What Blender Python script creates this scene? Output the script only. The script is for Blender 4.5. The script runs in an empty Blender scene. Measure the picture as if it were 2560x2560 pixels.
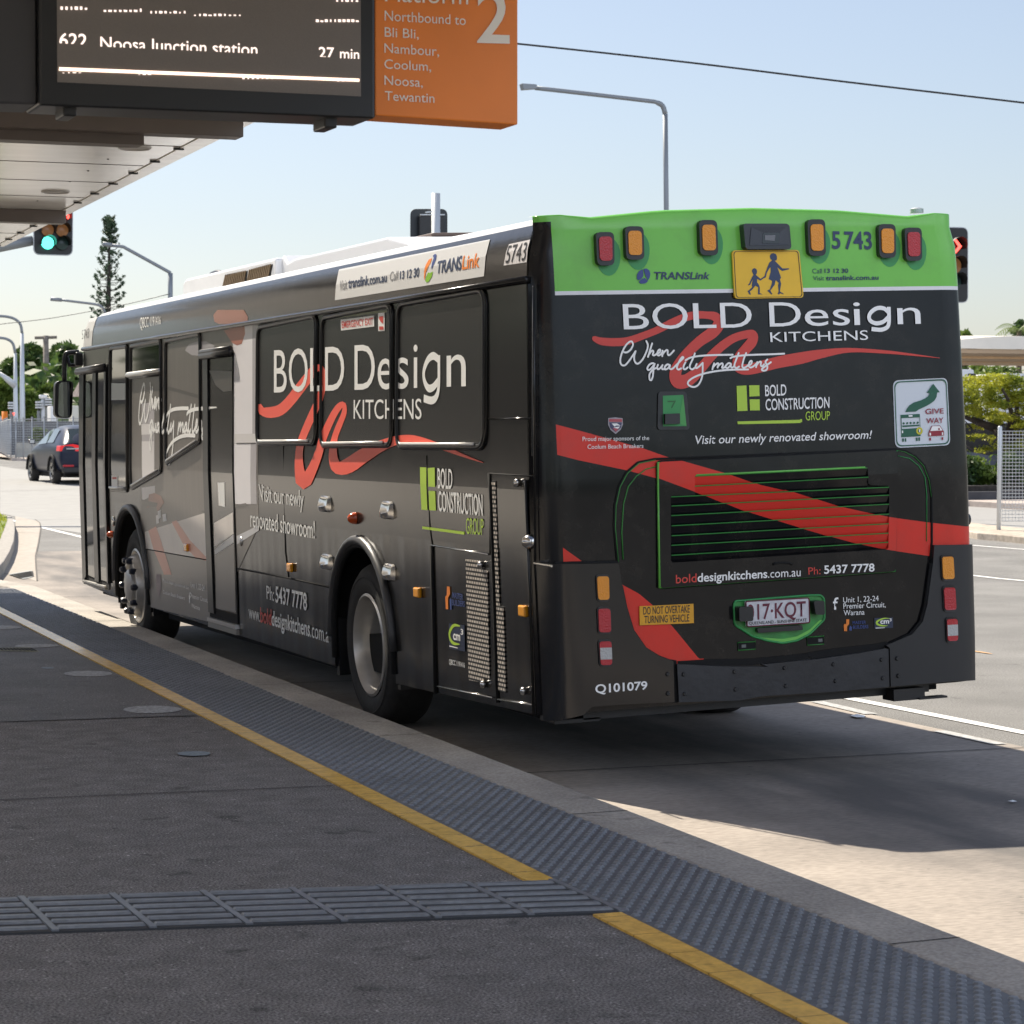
import bpy, bmesh, math, random
import numpy as np
from mathutils import Vector, Matrix
from mathutils.geometry import tessellate_polygon
random.seed(7); rng = np.random.default_rng(7)
sc = bpy.context.scene
R = math.radians
COL = sc.collection

# ------------------------------------------------------------------ camera, sky, sun, exposure
cam = bpy.data.cameras.new('camera'); cam_o = bpy.data.objects.new('camera', cam); COL.objects.link(cam_o)
CAM = Vector((-4.521, -11.544, 1.723))
cam_o.location = CAM
cam_o.rotation_euler = (R(90 - 1.744), 0, R(-20.633))
cam.lens = 90.36; cam.sensor_width = 36; cam.clip_end = 3000
cam.dof.use_dof = True; cam.dof.focus_distance = 13.0; cam.dof.aperture_fstop = 13
sc.camera = cam_o
SUN = Vector((-0.72, 2.5, 2.95)).normalized()
world = bpy.data.worlds.new('World'); sc.world = world; world.use_nodes = True
nt = world.node_tree
sky = nt.nodes.new('ShaderNodeTexSky'); sky.sky_type = 'NISHITA'; sky.sun_disc = False
sky.sun_elevation = math.asin(SUN.z); sky.sun_rotation = math.atan2(SUN.x, SUN.y)
sky.air_density = 1.0; sky.dust_density = 0.9; sky.ozone_density = 1.5; sky.altitude = 10
# added unseen cloud glow behind the camera, fills the bus rear and platform
wt = nt.nodes.new('ShaderNodeTexCoord'); ws = nt.nodes.new('ShaderNodeSeparateXYZ'); nt.links.new(wt.outputs['Generated'], ws.inputs[0])
wr = nt.nodes.new('ShaderNodeMapRange'); wr.interpolation_type = 'SMOOTHSTEP'; wr.inputs[1].default_value = .05; wr.inputs[2].default_value = -.55; wr.inputs[3].default_value = 0; wr.inputs[4].default_value = 1; nt.links.new(ws.outputs[1], wr.inputs[0])
wn = nt.nodes.new('ShaderNodeTexNoise'); wn.inputs['Scale'].default_value = 2.6; wn.inputs['Detail'].default_value = 5; nt.links.new(wt.outputs['Generated'], wn.inputs[0])
wc = nt.nodes.new('ShaderNodeMapRange'); wc.inputs[1].default_value = .38; wc.inputs[2].default_value = .62; wc.inputs[3].default_value = .35; wc.inputs[4].default_value = 1; nt.links.new(wn.outputs[0], wc.inputs[0])
wz = nt.nodes.new('ShaderNodeMapRange'); wz.interpolation_type = 'SMOOTHSTEP'; wz.inputs[1].default_value = .75; wz.inputs[2].default_value = .40; wz.inputs[3].default_value = 0; wz.inputs[4].default_value = 1; nt.links.new(ws.outputs[2], wz.inputs[0])
wl = nt.nodes.new('ShaderNodeMapRange'); wl.interpolation_type = 'SMOOTHSTEP'; wl.inputs[1].default_value = .10; wl.inputs[2].default_value = .28; wl.inputs[3].default_value = .08; wl.inputs[4].default_value = 1; nt.links.new(ws.outputs[2], wl.inputs[0])
wq = nt.nodes.new('ShaderNodeMath'); wq.operation = 'MULTIPLY'; nt.links.new(wr.outputs[0], wq.inputs[0]); nt.links.new(wz.outputs[0], wq.inputs[1])
wv_ = nt.nodes.new('ShaderNodeMath'); wv_.operation = 'MULTIPLY'; nt.links.new(wq.outputs[0], wv_.inputs[0]); nt.links.new(wl.outputs[0], wv_.inputs[1])
wm = nt.nodes.new('ShaderNodeMath'); wm.operation = 'MULTIPLY'; nt.links.new(wv_.outputs[0], wm.inputs[0]); nt.links.new(wc.outputs[0], wm.inputs[1])
wx = nt.nodes.new('ShaderNodeMix'); wx.data_type = 'RGBA'; wx.blend_type = 'ADD'; wx.inputs[7].default_value = (17.0, 18.5, 21.0, 1); nt.links.new(wm.outputs[0], wx.inputs[0]); nt.links.new(sky.outputs[0], wx.inputs[6])
wb = nt.nodes.new('ShaderNodeMix'); wb.data_type = 'RGBA'; wb.blend_type = 'MULTIPLY'; wb.inputs[0].default_value = 1; wb.inputs[7].default_value = (.97, .97, 1.02, 1); hs = nt.nodes.new('ShaderNodeHueSaturation'); hs.inputs['Saturation'].default_value = .78; nt.links.new(wx.outputs[2], hs.inputs['Color']); nt.links.new(hs.outputs[0], wb.inputs[6])
nt.links.new(wb.outputs[2], nt.nodes['Background'].inputs[0]); nt.nodes['Background'].inputs[1].default_value = 0.06
sun = bpy.data.lights.new('sun', 'SUN'); sun.energy = 4.3; sun.angle = R(0.5); sun.color = (1, .91, .77)
sun_o = bpy.data.objects.new('sun', sun); COL.objects.link(sun_o)
sun_o.rotation_euler = (-SUN).to_track_quat('-Z', 'Y').to_euler()
sc.view_settings.view_transform = 'Standard'; sc.view_settings.look = 'None'
sc.view_settings.exposure = 1.0; sc.view_settings.gamma = 1

# ------------------------------------------------------------------ helpers
def M(name, col, rough=.5, metal=0., var=0., scale=6., bump=0., bscale=60., spec=None, emit=None, es=1., coat=0., stretch=None, detail=4., var2=0., scale2=1., alpha=1., trans=0.):
    m = bpy.data.materials.new(name); m.use_nodes = True
    n = m.node_tree.nodes; l = m.node_tree.links; b = n['Principled BSDF']
    c = (*col, 1)
    b.inputs['Base Color'].default_value = c; b.inputs['Roughness'].default_value = rough; b.inputs['Metallic'].default_value = metal
    if spec is not None: b.inputs['Specular IOR Level'].default_value = spec
    if coat: b.inputs['Coat Weight'].default_value = coat; b.inputs['Coat Roughness'].default_value = .08
    if emit: b.inputs['Emission Color'].default_value = (*emit, 1); b.inputs['Emission Strength'].default_value = es
    if trans: b.inputs['Transmission Weight'].default_value = trans
    if alpha < 1: b.inputs['Alpha'].default_value = alpha
    tc = n.new('ShaderNodeTexCoord'); mp = n.new('ShaderNodeMapping'); l.new(tc.outputs['Object'], mp.inputs[0])
    if stretch: mp.inputs['Scale'].default_value = stretch
    def noise(s, d=detail):
        t = n.new('ShaderNodeTexNoise'); t.inputs['Scale'].default_value = s; t.inputs['Detail'].default_value = d
        l.new(mp.outputs[0], t.inputs[0]); return t
    last = None
    def mulvar(s, amt, prev):
        t = noise(s); r = n.new('ShaderNodeMapRange'); r.inputs[1].default_value = .3; r.inputs[2].default_value = .7
        r.inputs[3].default_value = 1 - amt; r.inputs[4].default_value = 1 + amt
        l.new(t.outputs[0], r.inputs[0])
        x = n.new('ShaderNodeMix'); x.data_type = 'RGBA'; x.blend_type = 'MULTIPLY'; x.inputs[0].default_value = 1
        if prev is None: x.inputs[6].default_value = c
        else: l.new(prev, x.inputs[6])
        l.new(r.outputs[0], x.inputs[7]); return x.outputs[2]
    if var: last = mulvar(scale, var, last)
    if var2: last = mulvar(scale2, var2, last)
    if last is not None: l.new(last, b.inputs['Base Color'])
    if bump:
        t = noise(bscale); bp = n.new('ShaderNodeBump'); bp.inputs['Strength'].default_value = bump; bp.inputs['Distance'].default_value = .02
        l.new(t.outputs[0], bp.inputs['Height']); l.new(bp.outputs[0], b.inputs['Normal'])
    return m

def prop(o, label=None, cat=None, group=None, kind=None):
    for k, v in (('label', label), ('category', cat), ('group', group), ('kind', kind)):
        if v: o[k] = v
    return o
def empty(name, loc=(0, 0, 0), rot=(0, 0, 0), parent=None):
    o = bpy.data.objects.new(name, None); COL.objects.link(o); o.location = loc; o.rotation_euler = rot; o.parent = parent
    o.empty_display_size = .1; return o
def link_mesh(name, me, mat, parent):
    o = bpy.data.objects.new(name, me); COL.objects.link(o); o.parent = parent
    for m in (mat if isinstance(mat, (list, tuple)) else [mat]): me.materials.append(m)
    return o

class MB:
    def __init__(s): s.v = []; s.f = []; s.m = []
    def add(s, vs, fs, mi=0):
        k = len(s.v); s.v += [tuple(p) for p in vs]; s.f += [tuple(i + k for i in f) for f in fs]; s.m += [mi] * len(fs); return s
    def box(s, x0, x1, y0, y1, z0, z1, mi=0):
        return s.add([(x0, y0, z0), (x1, y0, z0), (x1, y1, z0), (x0, y1, z0), (x0, y0, z1), (x1, y0, z1), (x1, y1, z1), (x0, y1, z1)],
                     [(0, 3, 2, 1), (4, 5, 6, 7), (0, 1, 5, 4), (1, 2, 6, 5), (2, 3, 7, 6), (3, 0, 4, 7)], mi)
    def tube(s, pts, r, n=8, closed=False, mi=0, flat=1.0):
        P = [Vector(p) for p in pts]; N = len(P); rr = r if isinstance(r, (list, tuple)) else [r] * N
        rings = []; up = None
        for i, p in enumerate(P):
            a = P[(i - 1) % N] if (closed or i > 0) else p; b = P[(i + 1) % N] if (closed or i < N - 1) else p
            t = (b - a).normalized()
            if up is None:
                up = Vector((0, 0, 1)) if abs(t.z) < .9 else Vector((1, 0, 0))
            x = t.cross(up); x = x.normalized() if x.length > 1e-6 else t.orthogonal().normalized(); y = x.cross(t).normalized(); up = y
            rings.append([p + x * (math.cos(2 * math.pi * k / n) * rr[i] * flat) + y * (math.sin(2 * math.pi * k / n) * rr[i]) for k in range(n)])
        vs = [q for ring in rings for q in ring]; fs = []
        for i in range(N if closed else N - 1):
            for k in range(n):
                j = (i + 1) % N; fs.append((i * n + k, i * n + (k + 1) % n, j * n + (k + 1) % n, j * n + k))
        if not closed: fs += [tuple(range(n - 1, -1, -1)), tuple((N - 1) * n + k for k in range(n))]
        return s.add(vs, fs, mi)
    def lathe(s, prof, c, axis='X', n=40, mi=0, cap=False):
        vs = []; fs = []; c = Vector(c)
        for r, a in prof:
            for k in range(n):
                w = 2 * math.pi * k / n; u, v = r * math.cos(w), r * math.sin(w)
                vs.append(c + (Vector((a, u, v)) if axis == 'X' else Vector((u, a, v)) if axis == 'Y' else Vector((u, v, a))))
        for i in range(len(prof) - 1):
            for k in range(n): fs.append((i * n + k, i * n + (k + 1) % n, (i + 1) * n + (k + 1) % n, (i + 1) * n + k))
        if cap: fs.append(tuple((len(prof) - 1) * n + k for k in range(n))); fs.append(tuple(range(n - 1, -1, -1)))
        return s.add(vs, fs, mi)
    def prism(s, poly, f0, f1, mi=0):   # poly: 2D points; f0/f1 map (u,v) -> 3D of the two faces
        n = len(poly); a = [f0(*p) for p in poly]; b = [f1(*p) for p in poly]
        tr = tessellate_polygon([[Vector((p[0], p[1], 0)) for p in poly]])
        fs = [tuple(t) for t in tr] + [tuple(i + n for i in reversed(t)) for t in tr] + [(i, (i + 1) % n, n + (i + 1) % n, n + i) for i in range(n)]
        return s.add(a + b, fs, mi)
    def build(s, name, mat, parent=None, smooth=False, bevel=0., segs=2, fix=True):
        me = bpy.data.meshes.new(name); me.from_pydata(s.v, [], s.f); me.polygons.foreach_set('material_index', s.m)
        if fix:
            bm = bmesh.new(); bm.from_mesh(me); bmesh.ops.recalc_face_normals(bm, faces=bm.faces); bm.to_mesh(me); bm.free()
        if smooth:
            me.polygons.foreach_set('use_smooth', [True] * len(me.polygons))
        me.update(); o = link_mesh(name, me, mat, parent)
        if smooth == 'auto':
            me.set_sharp_from_angle(angle=R(35))
        if bevel:
            b = o.modifiers.new('bevel', 'BEVEL'); b.width = bevel; b.segments = segs; b.limit_method = 'ANGLE'; b.angle_limit = R(40)
        return o

def catmull(P, n=4):
    P = [np.array(p, float) for p in P]; Q = [2 * P[0] - P[1]] + P + [2 * P[-1] - P[-2]]; out = []
    for i in range(1, len(Q) - 2):
        a, b, c, d = Q[i - 1:i + 3]
        for k in range(n):
            t = k / n; out.append(.5 * (2 * b + (c - a) * t + (2 * a - 5 * b + 4 * c - d) * t * t + (3 * b - a - 3 * c + d) * t ** 3))
    out.append(P[-1]); return out
def rounded(poly, r, n=5):
    out = []; N = len(poly); P = [Vector(p) for p in poly]
    for i in range(N):
        a, b, c = P[i - 1], P[i], P[(i + 1) % N]
        u = (a - b); v = (c - b); k = min(r, u.length * .45, v.length * .45); p0 = b + u.normalized() * k; p1 = b + v.normalized() * k
        for j in range(n + 1):
            t = j / n; out.append(tuple(p0 * (1 - t) ** 2 + b * 2 * t * (1 - t) + p1 * t * t))
    return out

# ------------------------------------------------------------------ materials
asphalt = M('asphalt', (.185, .18, .17), .9, var=.55, scale=95, bump=.4, bscale=160, var2=.2, scale2=.9)
plat_m = M('platform_asphalt', (.20, .186, .18), .85, var=.95, scale=120, bump=.9, bscale=130, var2=.2, scale2=7)
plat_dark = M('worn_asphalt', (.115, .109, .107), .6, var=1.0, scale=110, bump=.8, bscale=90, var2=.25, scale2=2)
concrete = M('bay_concrete', (.315, .275, .236), .9, var=.2, scale=60, bump=.12, bscale=150, var2=.2, scale2=1.3, stretch=(.35, 1, 1))
kerb_m = M('kerb_concrete', (.36, .33, .29), .85, var=.25, scale=70, bump=.2, bscale=140, var2=.2, scale2=2.0)
white_line = M('road_paint', (.72, .71, .68), .7, var=.15, scale=40)
faded_line = M('worn_road_paint', (.40, .40, .39), .8, var=.3, scale=30)
tact_m = M('tactile_grey', (.165, .178, .198), .42, var=.16, scale=40, var2=.15, scale2=3)
yellow_m = M('yellow_strip', (.86, .52, .10), .26, var=.12, scale=12, var2=.12, scale2=60)
vinyl = M('black_vinyl', (.0115, .011, .0105), .17, spec=.34, bump=.05, bscale=1.8, stretch=(1, 3, .5), detail=2)
vinyl_low = M('wrinkled_vinyl', (.0125, .0115, .0105), .17, spec=.45, bump=.55, bscale=1.25, stretch=(1, 3.2, .38), detail=1)
black = M('black_plastic', (.014, .014, .015), .38, var=.2, scale=20)
rubber = M('rubber', (.012, .012, .013), .55)
tyre_m = M('tyre_rubber', (.022, .021, .02), .75, var=.25, scale=30, bump=.1, bscale=60)
void = M('dark_recess', (.004, .004, .004), .9)
chrome = M('polished_steel', (.62, .6, .57), .18, metal=1)
alloy = M('wheel_alloy', (.50, .48, .45), .38, metal=.55, var=.15, scale=8)
alu = M('aluminium', (.6, .59, .57), .35, metal=.9)
white_p = M('white_paint', (.78, .78, .77), .4)
roof_m = M('roof_white', (.74, .75, .76), .35, var=.05, scale=4)
green_p = M('green_paint', (.15, .52, .085), .3, coat=.3)
dark_green = M('green_recess_shade', (.03, .27, .07), .4)
letter = M('white_lettering', (.86, .86, .84), .45)
letter_black = M('black_lettering', (.015, .016, .02), .5)
navy = M('navy_lettering', (.02, .04, .10), .45)
lime = M('lime_print', (.42, .62, .05), .45)
red_p = M('red_print', (.60, .045, .03), .4)
orange_p = M('orange_print', (.80, .22, .02), .45)
blue_p = M('blue_print', (.03, .06, .22), .45)
amber = M('amber_lens', (.74, .27, .008), .35, bump=.35, bscale=120, coat=.15)
amber_b = M('amber_reflector', (.85, .34, .01), .25, coat=.5)
red_l = M('red_lens', (.42, .010, .018), .3, bump=.25, bscale=120, coat=.15)
orange_l = M('orange_red_lens', (.55, .075, .01), .2, coat=.5)
clear_l = M('clear_lens', (.42, .42, .41), .2, bump=.4, bscale=90, coat=.5)
sign_y = M('sign_yellow', (.78, .47, .02), .45, var=.05, scale=9)
maroon = M('plate_maroon', (.12, .01, .03), .5)
plate_w = M('plate_white', (.55, .55, .58), .45, var=.15, scale=25)
sign_g = M('sign_green', (.01, .10, .055), .5)
steel = M('galvanised_steel', (.38, .40, .42), .5, metal=.6, var=.12, scale=12)
pole_m = M('pole_grey', (.24, .26, .28), .55, metal=.4)
pole_pale = M('pole_pale', (.55, .58, .6), .5, metal=.3)
glass_d = M('dark_glass', (.012, .015, .016), .04, spec=.75)
wood = M('timber', (.21, .18, .15), .85, var=.25, scale=5)
trunk_m = M('bark', (.10, .075, .05), .9, var=.35, scale=9, bump=.4, bscale=20)

def joints(m, period, width=.006, dark=.35):
    n = m.node_tree.nodes; l = m.node_tree.links; b = n['Principled BSDF']; src = b.inputs['Base Color'].links[0].from_socket
    tc = n.new('ShaderNodeTexCoord'); sp = n.new('ShaderNodeSeparateXYZ'); l.new(tc.outputs['Object'], sp.inputs[0])
    a = n.new('ShaderNodeMath'); a.operation = 'PINGPONG'; a.inputs[1].default_value = period / 2; l.new(sp.outputs[1], a.inputs[0])
    k = n.new('ShaderNodeMath'); k.operation = 'LESS_THAN'; k.inputs[1].default_value = width / 2; l.new(a.outputs[0], k.inputs[0])
    x = n.new('ShaderNodeMix'); x.data_type = 'RGBA'; x.blend_type = 'MULTIPLY'; l.new(k.outputs[0], x.inputs[0]); l.new(src, x.inputs[6]); x.inputs[7].default_value = (dark, dark * .9, dark * .8, 1)
    l.new(x.outputs[2], b.inputs['Base Color'])
def spots(m, scale, lo, hi, k):
    n = m.node_tree.nodes; l = m.node_tree.links; b = n['Principled BSDF']; src = b.inputs['Base Color'].links[0].from_socket
    tc = n.new('ShaderNodeTexCoord'); t = n.new('ShaderNodeTexNoise'); t.inputs['Scale'].default_value = scale; t.inputs['Detail'].default_value = 3; l.new(tc.outputs['Object'], t.inputs[0])
    r = n.new('ShaderNodeMapRange'); r.inputs[1].default_value = lo; r.inputs[2].default_value = hi; l.new(t.outputs[0], r.inputs[0])
    x = n.new('ShaderNodeMix'); x.data_type = 'RGBA'; x.blend_type = 'MULTIPLY'; l.new(r.outputs[0], x.inputs[0]); l.new(src, x.inputs[6]); x.inputs[7].default_value = (k, k, k, 1); l.new(x.outputs[2], b.inputs['Base Color'])
spots(plat_m, 4.5, .66, .74, .5); spots(plat_m, 13, .68, .73, .55); spots(plat_m, 45, .66, .70, 2.2); spots(plat_dark, 45, .63, .68, 2.8); spots(plat_dark, 9, .62, .72, .6)
spots(concrete, 11, .68, .74, .55); spots(kerb_m, 8, .62, .74, .6); spots(tact_m, 6, .6, .75, .65); spots(yellow_m, 14, .62, .72, .6); spots(asphalt, 6, .64, .74, .7)
joints(yellow_m, .30)
# print tones of the kitchen picture on the bus side
pr = {k: M('print_' + k, c, .28, spec=.45, **kw) for k, c, kw in (
    ('wall', (.12, .106, .094), dict(var=.12, scale=3, stretch=(1, 4, .6))), ('column', (.82, .80, .83), {}), ('column_edge', (.42, .40, .42), {}), ('pale', (.70, .68, .68), {}),
    ('counter', (.66, .61, .57), dict(var=.1, scale=3)), ('front', (.23, .21, .19), {}), ('shade', (.06, .053, .047), {}), ('stripe', (.5, .5, .52), {}),
    ('peach', (.66, .26, .18), {}), ('lamp', (.30, .12, .08), {}))}

# ------------------------------------------------------------------ ground
def g(y): return min(max(0., .0134 * (y - 15)), .85)
def sheet(name, poly, dz, mat, step=None, kind='structure', off=0.0):
    """flat ground sheet from an (x,y) outline, following the rise of the street"""
    bm = bmesh.new()
    tr = tessellate_polygon([[Vector((*p, 0)) for p in poly]])
    vs = [bm.verts.new((*p, 0)) for p in poly]
    for t in tr:
        try: bm.faces.new([vs[i] for i in t])
        except ValueError: pass
    for k in (15, 78.4):
        bmesh.ops.bisect_plane(bm, geom=bm.verts[:] + bm.edges[:] + bm.faces[:], plane_co=(0, k, 0), plane_no=(0, 1, 0))
    for v in bm.verts: v.co.z = g(v.co.y) + dz
    for f in bm.faces:
        f.normal_update()
        if f.normal.z < 0: f.normal_flip()
    me = bpy.data.meshes.new(name); bm.to_mesh(me); bm.free()
    o = link_mesh(name, me, mat, None)
    if kind: o['kind'] = kind
    return o
def slab(name, poly, z0, z1, mat, kind='structure'):
    mb = MB(); mb.prism(poly, lambda x, y: (x, y, g(y) + z0), lambda x, y: (x, y, g(y) + z1))
    o = mb.build(name, mat, None, bevel=.012, segs=2); o['kind'] = kind
    return o

sheet('ground', [(-900, -300), (900, -300), (900, 1800), (-900, 1800)], -.03, asphalt)
sheet('road', [(-.6, -60), (60, -60), (60, 140), (-60, 140), (-60, 24), (-2.5, 24), (-.6, 18)], 0, asphalt)
def kx(y): return -.237 + .0305 * y - (0.0012 * (y + 2) ** 2 if y < -2 else 0)       # kerb edge
ys = [-20, -14, -10, -7, -5, -3.5, -2, 0, 3, 6, 9, 12, 15]
bay_edge = [(3.071,0.641),(3.071,2.042),(3.105,3.236)]
(bx0, by0), (bx1, by1) = bay_edge[0], bay_edge[1]
bxe = lambda y: bx0 + (bx1 - bx0) * (y - by0) / (by1 - by0)
def stain_shade(m):  # oil stains along the bay, also darkened to deepen the bus shadow
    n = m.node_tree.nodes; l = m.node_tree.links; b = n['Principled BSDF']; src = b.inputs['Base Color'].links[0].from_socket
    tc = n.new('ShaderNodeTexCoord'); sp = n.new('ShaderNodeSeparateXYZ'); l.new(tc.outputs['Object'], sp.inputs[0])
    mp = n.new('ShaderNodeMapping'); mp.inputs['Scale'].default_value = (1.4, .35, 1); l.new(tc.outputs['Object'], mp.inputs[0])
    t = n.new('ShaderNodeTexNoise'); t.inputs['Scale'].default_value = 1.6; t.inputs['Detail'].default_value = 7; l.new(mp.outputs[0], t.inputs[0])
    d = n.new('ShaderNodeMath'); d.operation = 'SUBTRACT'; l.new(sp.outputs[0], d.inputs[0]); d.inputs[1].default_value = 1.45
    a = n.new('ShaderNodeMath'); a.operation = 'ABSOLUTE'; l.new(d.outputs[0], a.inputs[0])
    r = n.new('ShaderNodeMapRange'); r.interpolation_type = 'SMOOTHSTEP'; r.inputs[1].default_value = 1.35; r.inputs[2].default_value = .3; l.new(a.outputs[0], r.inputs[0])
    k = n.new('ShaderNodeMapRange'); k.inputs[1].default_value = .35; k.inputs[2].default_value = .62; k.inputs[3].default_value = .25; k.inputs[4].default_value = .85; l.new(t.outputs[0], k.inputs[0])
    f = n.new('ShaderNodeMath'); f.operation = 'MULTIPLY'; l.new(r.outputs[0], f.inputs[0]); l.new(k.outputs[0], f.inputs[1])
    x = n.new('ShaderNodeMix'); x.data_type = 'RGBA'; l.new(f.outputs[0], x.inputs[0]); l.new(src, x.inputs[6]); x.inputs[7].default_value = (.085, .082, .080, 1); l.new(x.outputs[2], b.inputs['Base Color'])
stain_shade(concrete)
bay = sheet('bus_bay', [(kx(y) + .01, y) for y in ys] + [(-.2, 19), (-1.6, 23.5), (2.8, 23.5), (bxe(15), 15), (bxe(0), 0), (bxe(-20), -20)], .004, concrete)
# joints of the bay
for i, y in enumerate((-6.2, .55, 5.5, 10.4, 15.3)):
    sheet('bay_joint', [(kx(y) + .03, y), (bxe(y), y + .03), (bxe(y), y + .045), (kx(y) + .03, y + .015)], .009, void)
ln = [(3.304,3.412),(3.515,3.525),(3.569,1.437),(3.321,1.038)]
def band(name, p, q, w, dz, mat):
    p, q = Vector(p), Vector(q); n = (q - p).normalized(); n = Vector((-n.y, n.x)) * (w / 2)
    return sheet(name, [tuple(p + n), tuple(q + n), tuple(q - n), tuple(p - n)], dz, mat)
A = [(3.401,3.439),(3.433,1.218)]
d = (Vector(A[0]) - Vector(A[1])).normalized(); band('road_line', Vector(A[1]) - d * 3, Vector(A[0]) + d * 30, .10, .005, white_line)
for p, q in (([(3.096,3.142),(3.067,2.371)]), ([(3.003,1.440),(2.992,0.761)])): band('bay_dash', p, q, .09, .009, faded_line)
for p, q in (([(15.057,21.337),(15.227,20.171)]), ([(11.627,15.526),(11.663,14.444)])):
    e = (Vector(q) - Vector(p)); band('edge_line', Vector(p) - e * 3, Vector(q) + e * 2, .10, .005, white_line)

# raised platform, kerb, tactile strips
tx = lambda y: kx(y) - .285                                   # kerb / tactile boundary
yx = lambda y: -1.094 + .0358 * y                             # tactile / yellow boundary
bounce_ground = sheet('bounce_ground', [(-6.2, -24), (-6.2, 40), (-13.9, 40), (-13.9, -24)], .02, M('bounce_paving', (.55, .5, .43), .85, var=.12, scale=3))  # added pale ground out of view, bounces sun onto ceiling and platform
plat = slab('platform', [(tx(y), y) for y in ys] + [(-6.1, 15), (-6.1, -20)], 0.0, .15, plat_m)
mb = MB(); mb.prism([(kx(y), y) for y in ys] + [(-.15, 17), (-.9, 20.5), (-2.4, 23.5), (-2.75, 23.4), (-1.25, 20.3), (-.5, 17)] + [(tx(y) + .002, y) for y in reversed(ys)],
        lambda x, y: (x, y, g(y) - .01), lambda x, y: (x, y, g(y) + .153))
k = mb.build('kerb', kerb_m, None, bevel=.025, segs=3); k['kind'] = 'structure'
for y in (-7.7, -4.6, -1.75, 1.15, 4.0, 6.9, 9.8): sheet('kerb_joint', [(tx(y) + .004, y), (kx(y) - .02, y + .02), (kx(y) - .02, y + .029), (tx(y) + .004, y + .009)], .1545, void)

def tactile():
    mb = MB(); zt = .156; yy = [-12, -8, -5, -2, 1, 5, 10, 14.6]
    # base plate
    for a, b in zip(yy[:-1], yy[1:]):
        q = [(yx(a), a), (tx(a) - .004, a), (tx(b) - .004, b), (yx(b), b)]
        mb.add([(x, y, zt) for x, y in q] + [(x, y, .14) for x, y in q], [(0, 1, 2, 3), (0, 4, 5, 1), (2, 6, 7, 3), (1, 5, 6, 2), (3, 7, 4, 0)])
    tb_ = M('tactile_base_shaded', (.095, .102, .115), .55, var=.25, scale=30); joints(tb_, .40, .008, .3)  # dark base paints the shade between the studs
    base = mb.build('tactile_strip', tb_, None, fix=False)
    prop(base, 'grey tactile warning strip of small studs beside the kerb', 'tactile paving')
    n = 6; V = []; F = []; y = -11.0; row = 0
    ang = np.arange(n) * 2 * np.pi / n; c, s = np.cos(ang), np.sin(ang)
    while y < 14.5:
        x0, x1 = yx(y) + .02, tx(y) - .02; cnt = int((x1 - x0) / .05); st = (x1 - x0) / cnt
        for i in range(cnt + 1):
            x = x0 + (i + (.5 if row % 2 else 0)) * st
            if x > x1: continue
            k0 = len(V)
            for j in range(n): V.append((x + c[j] * .0185, y + s[j] * .0185, zt - .0005))
            for j in range(n): V.append((x + c[j] * .0125, y + s[j] * .0125, zt + .0065))
            F.append(tuple(range(k0 + n, k0 + 2 * n)))
            for j in range(n): F.append((k0 + j, k0 + (j + 1) % n, k0 + n + (j + 1) % n, k0 + n + j))
        y += .05; row += 1
    me = bpy.data.meshes.new('studs'); me.from_pydata(V, [], F); st = link_mesh('studs', me, tact_m, base); st['kind'] = 'stuff'
tactile()
cross = [(-3.098,-2.863),(-3.198,-3.472)] + [(-1.197,-3.207),(-1.203,-3.840)]
print('cross', cross)
cy0, cy1 = (-1.310,-3.835)[1], (-1.285,-3.198)[1]
for a, b, lab in ((-12, cy0, 'near piece of the yellow edging strip, closest to the camera'), (cy1, 14.6, 'long piece of the yellow edging strip running back beyond the crossing tactile path')):
    mb = MB(); n = 8
    for i in range(n):
        p = a + (b - a) * i / n; q = a + (b - a) * (i + 1) / n
        mb.add([(yx(p) - .105, p, .158), (yx(p) - .004, p, .158), (yx(q) - .004, q, .158), (yx(q) - .105, q, .158), (yx(p) - .105, p, .14), (yx(p) - .004, p, .14), (yx(q) - .004, q, .14), (yx(q) - .105, q, .14)],
               [(0, 1, 2, 3), (1, 0, 4, 5), (2, 1, 5, 6), (3, 2, 6, 7), (0, 3, 7, 4)])
    o = mb.build('edge_strip', yellow_m, None, fix=False); prop(o, lab, 'edging strip', 'yellow edging strips beside the tactile paving')
# crossing path of raised bars
mb = MB(); x1 = yx((cy0 + cy1) / 2) - .0; tilt = .0
mb.box(-6, x1 - .004, cy0, cy1, .14, .1575)
kS = ((cross[0][1] + cross[1][1]) / 2 - (cy0 + cy1) / 2) / ((cross[0][0] + cross[1][0]) / 2 - x1)      # the path runs square to the kerb
def skew(): mb.v = [(x_, y_ + kS * (x_ - x1), z_) for x_, y_, z_ in mb.v]
skew(); cp = mb.build('tactile_path', M('path_base_shaded', (.028, .031, .036), .6), None); prop(cp, 'grey tactile guiding path of long raised bars crossing the platform', 'tactile paving')  # near-black base paints the shade in the gaps between bars
mb = MB(); nb = 6; wd = (cy1 - cy0)
L = .30; x = x1 - .01
while x > -6:
    for i in range(nb):
        yc = cy0 + wd * (i + .5) / nb
        xa, xb = x - L + .012, x - .012
        mb.add([(xa, yc - .0165, .157), (xb, yc - .0165, .157), (xb, yc + .0165, .157), (xa, yc + .0165, .157), (xa + .008, yc - .013, .166), (xb - .008, yc - .013, .166), (xb - .008, yc + .013, .166), (xa + .008, yc + .013, .166)],
               [(4, 5, 6, 7), (0, 1, 5, 4), (1, 2, 6, 5), (2, 3, 7, 6), (3, 0, 4, 7)])
    x -= L
skew(); o = mb.build('raised_bars', tact_m, cp, fix=False); o['kind'] = 'stuff'
mb = MB(); x = x1 - .01
while x > -6: mb.box(x - .011, x + .011, cy0, cy1, .157, .1635); x -= L
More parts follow.
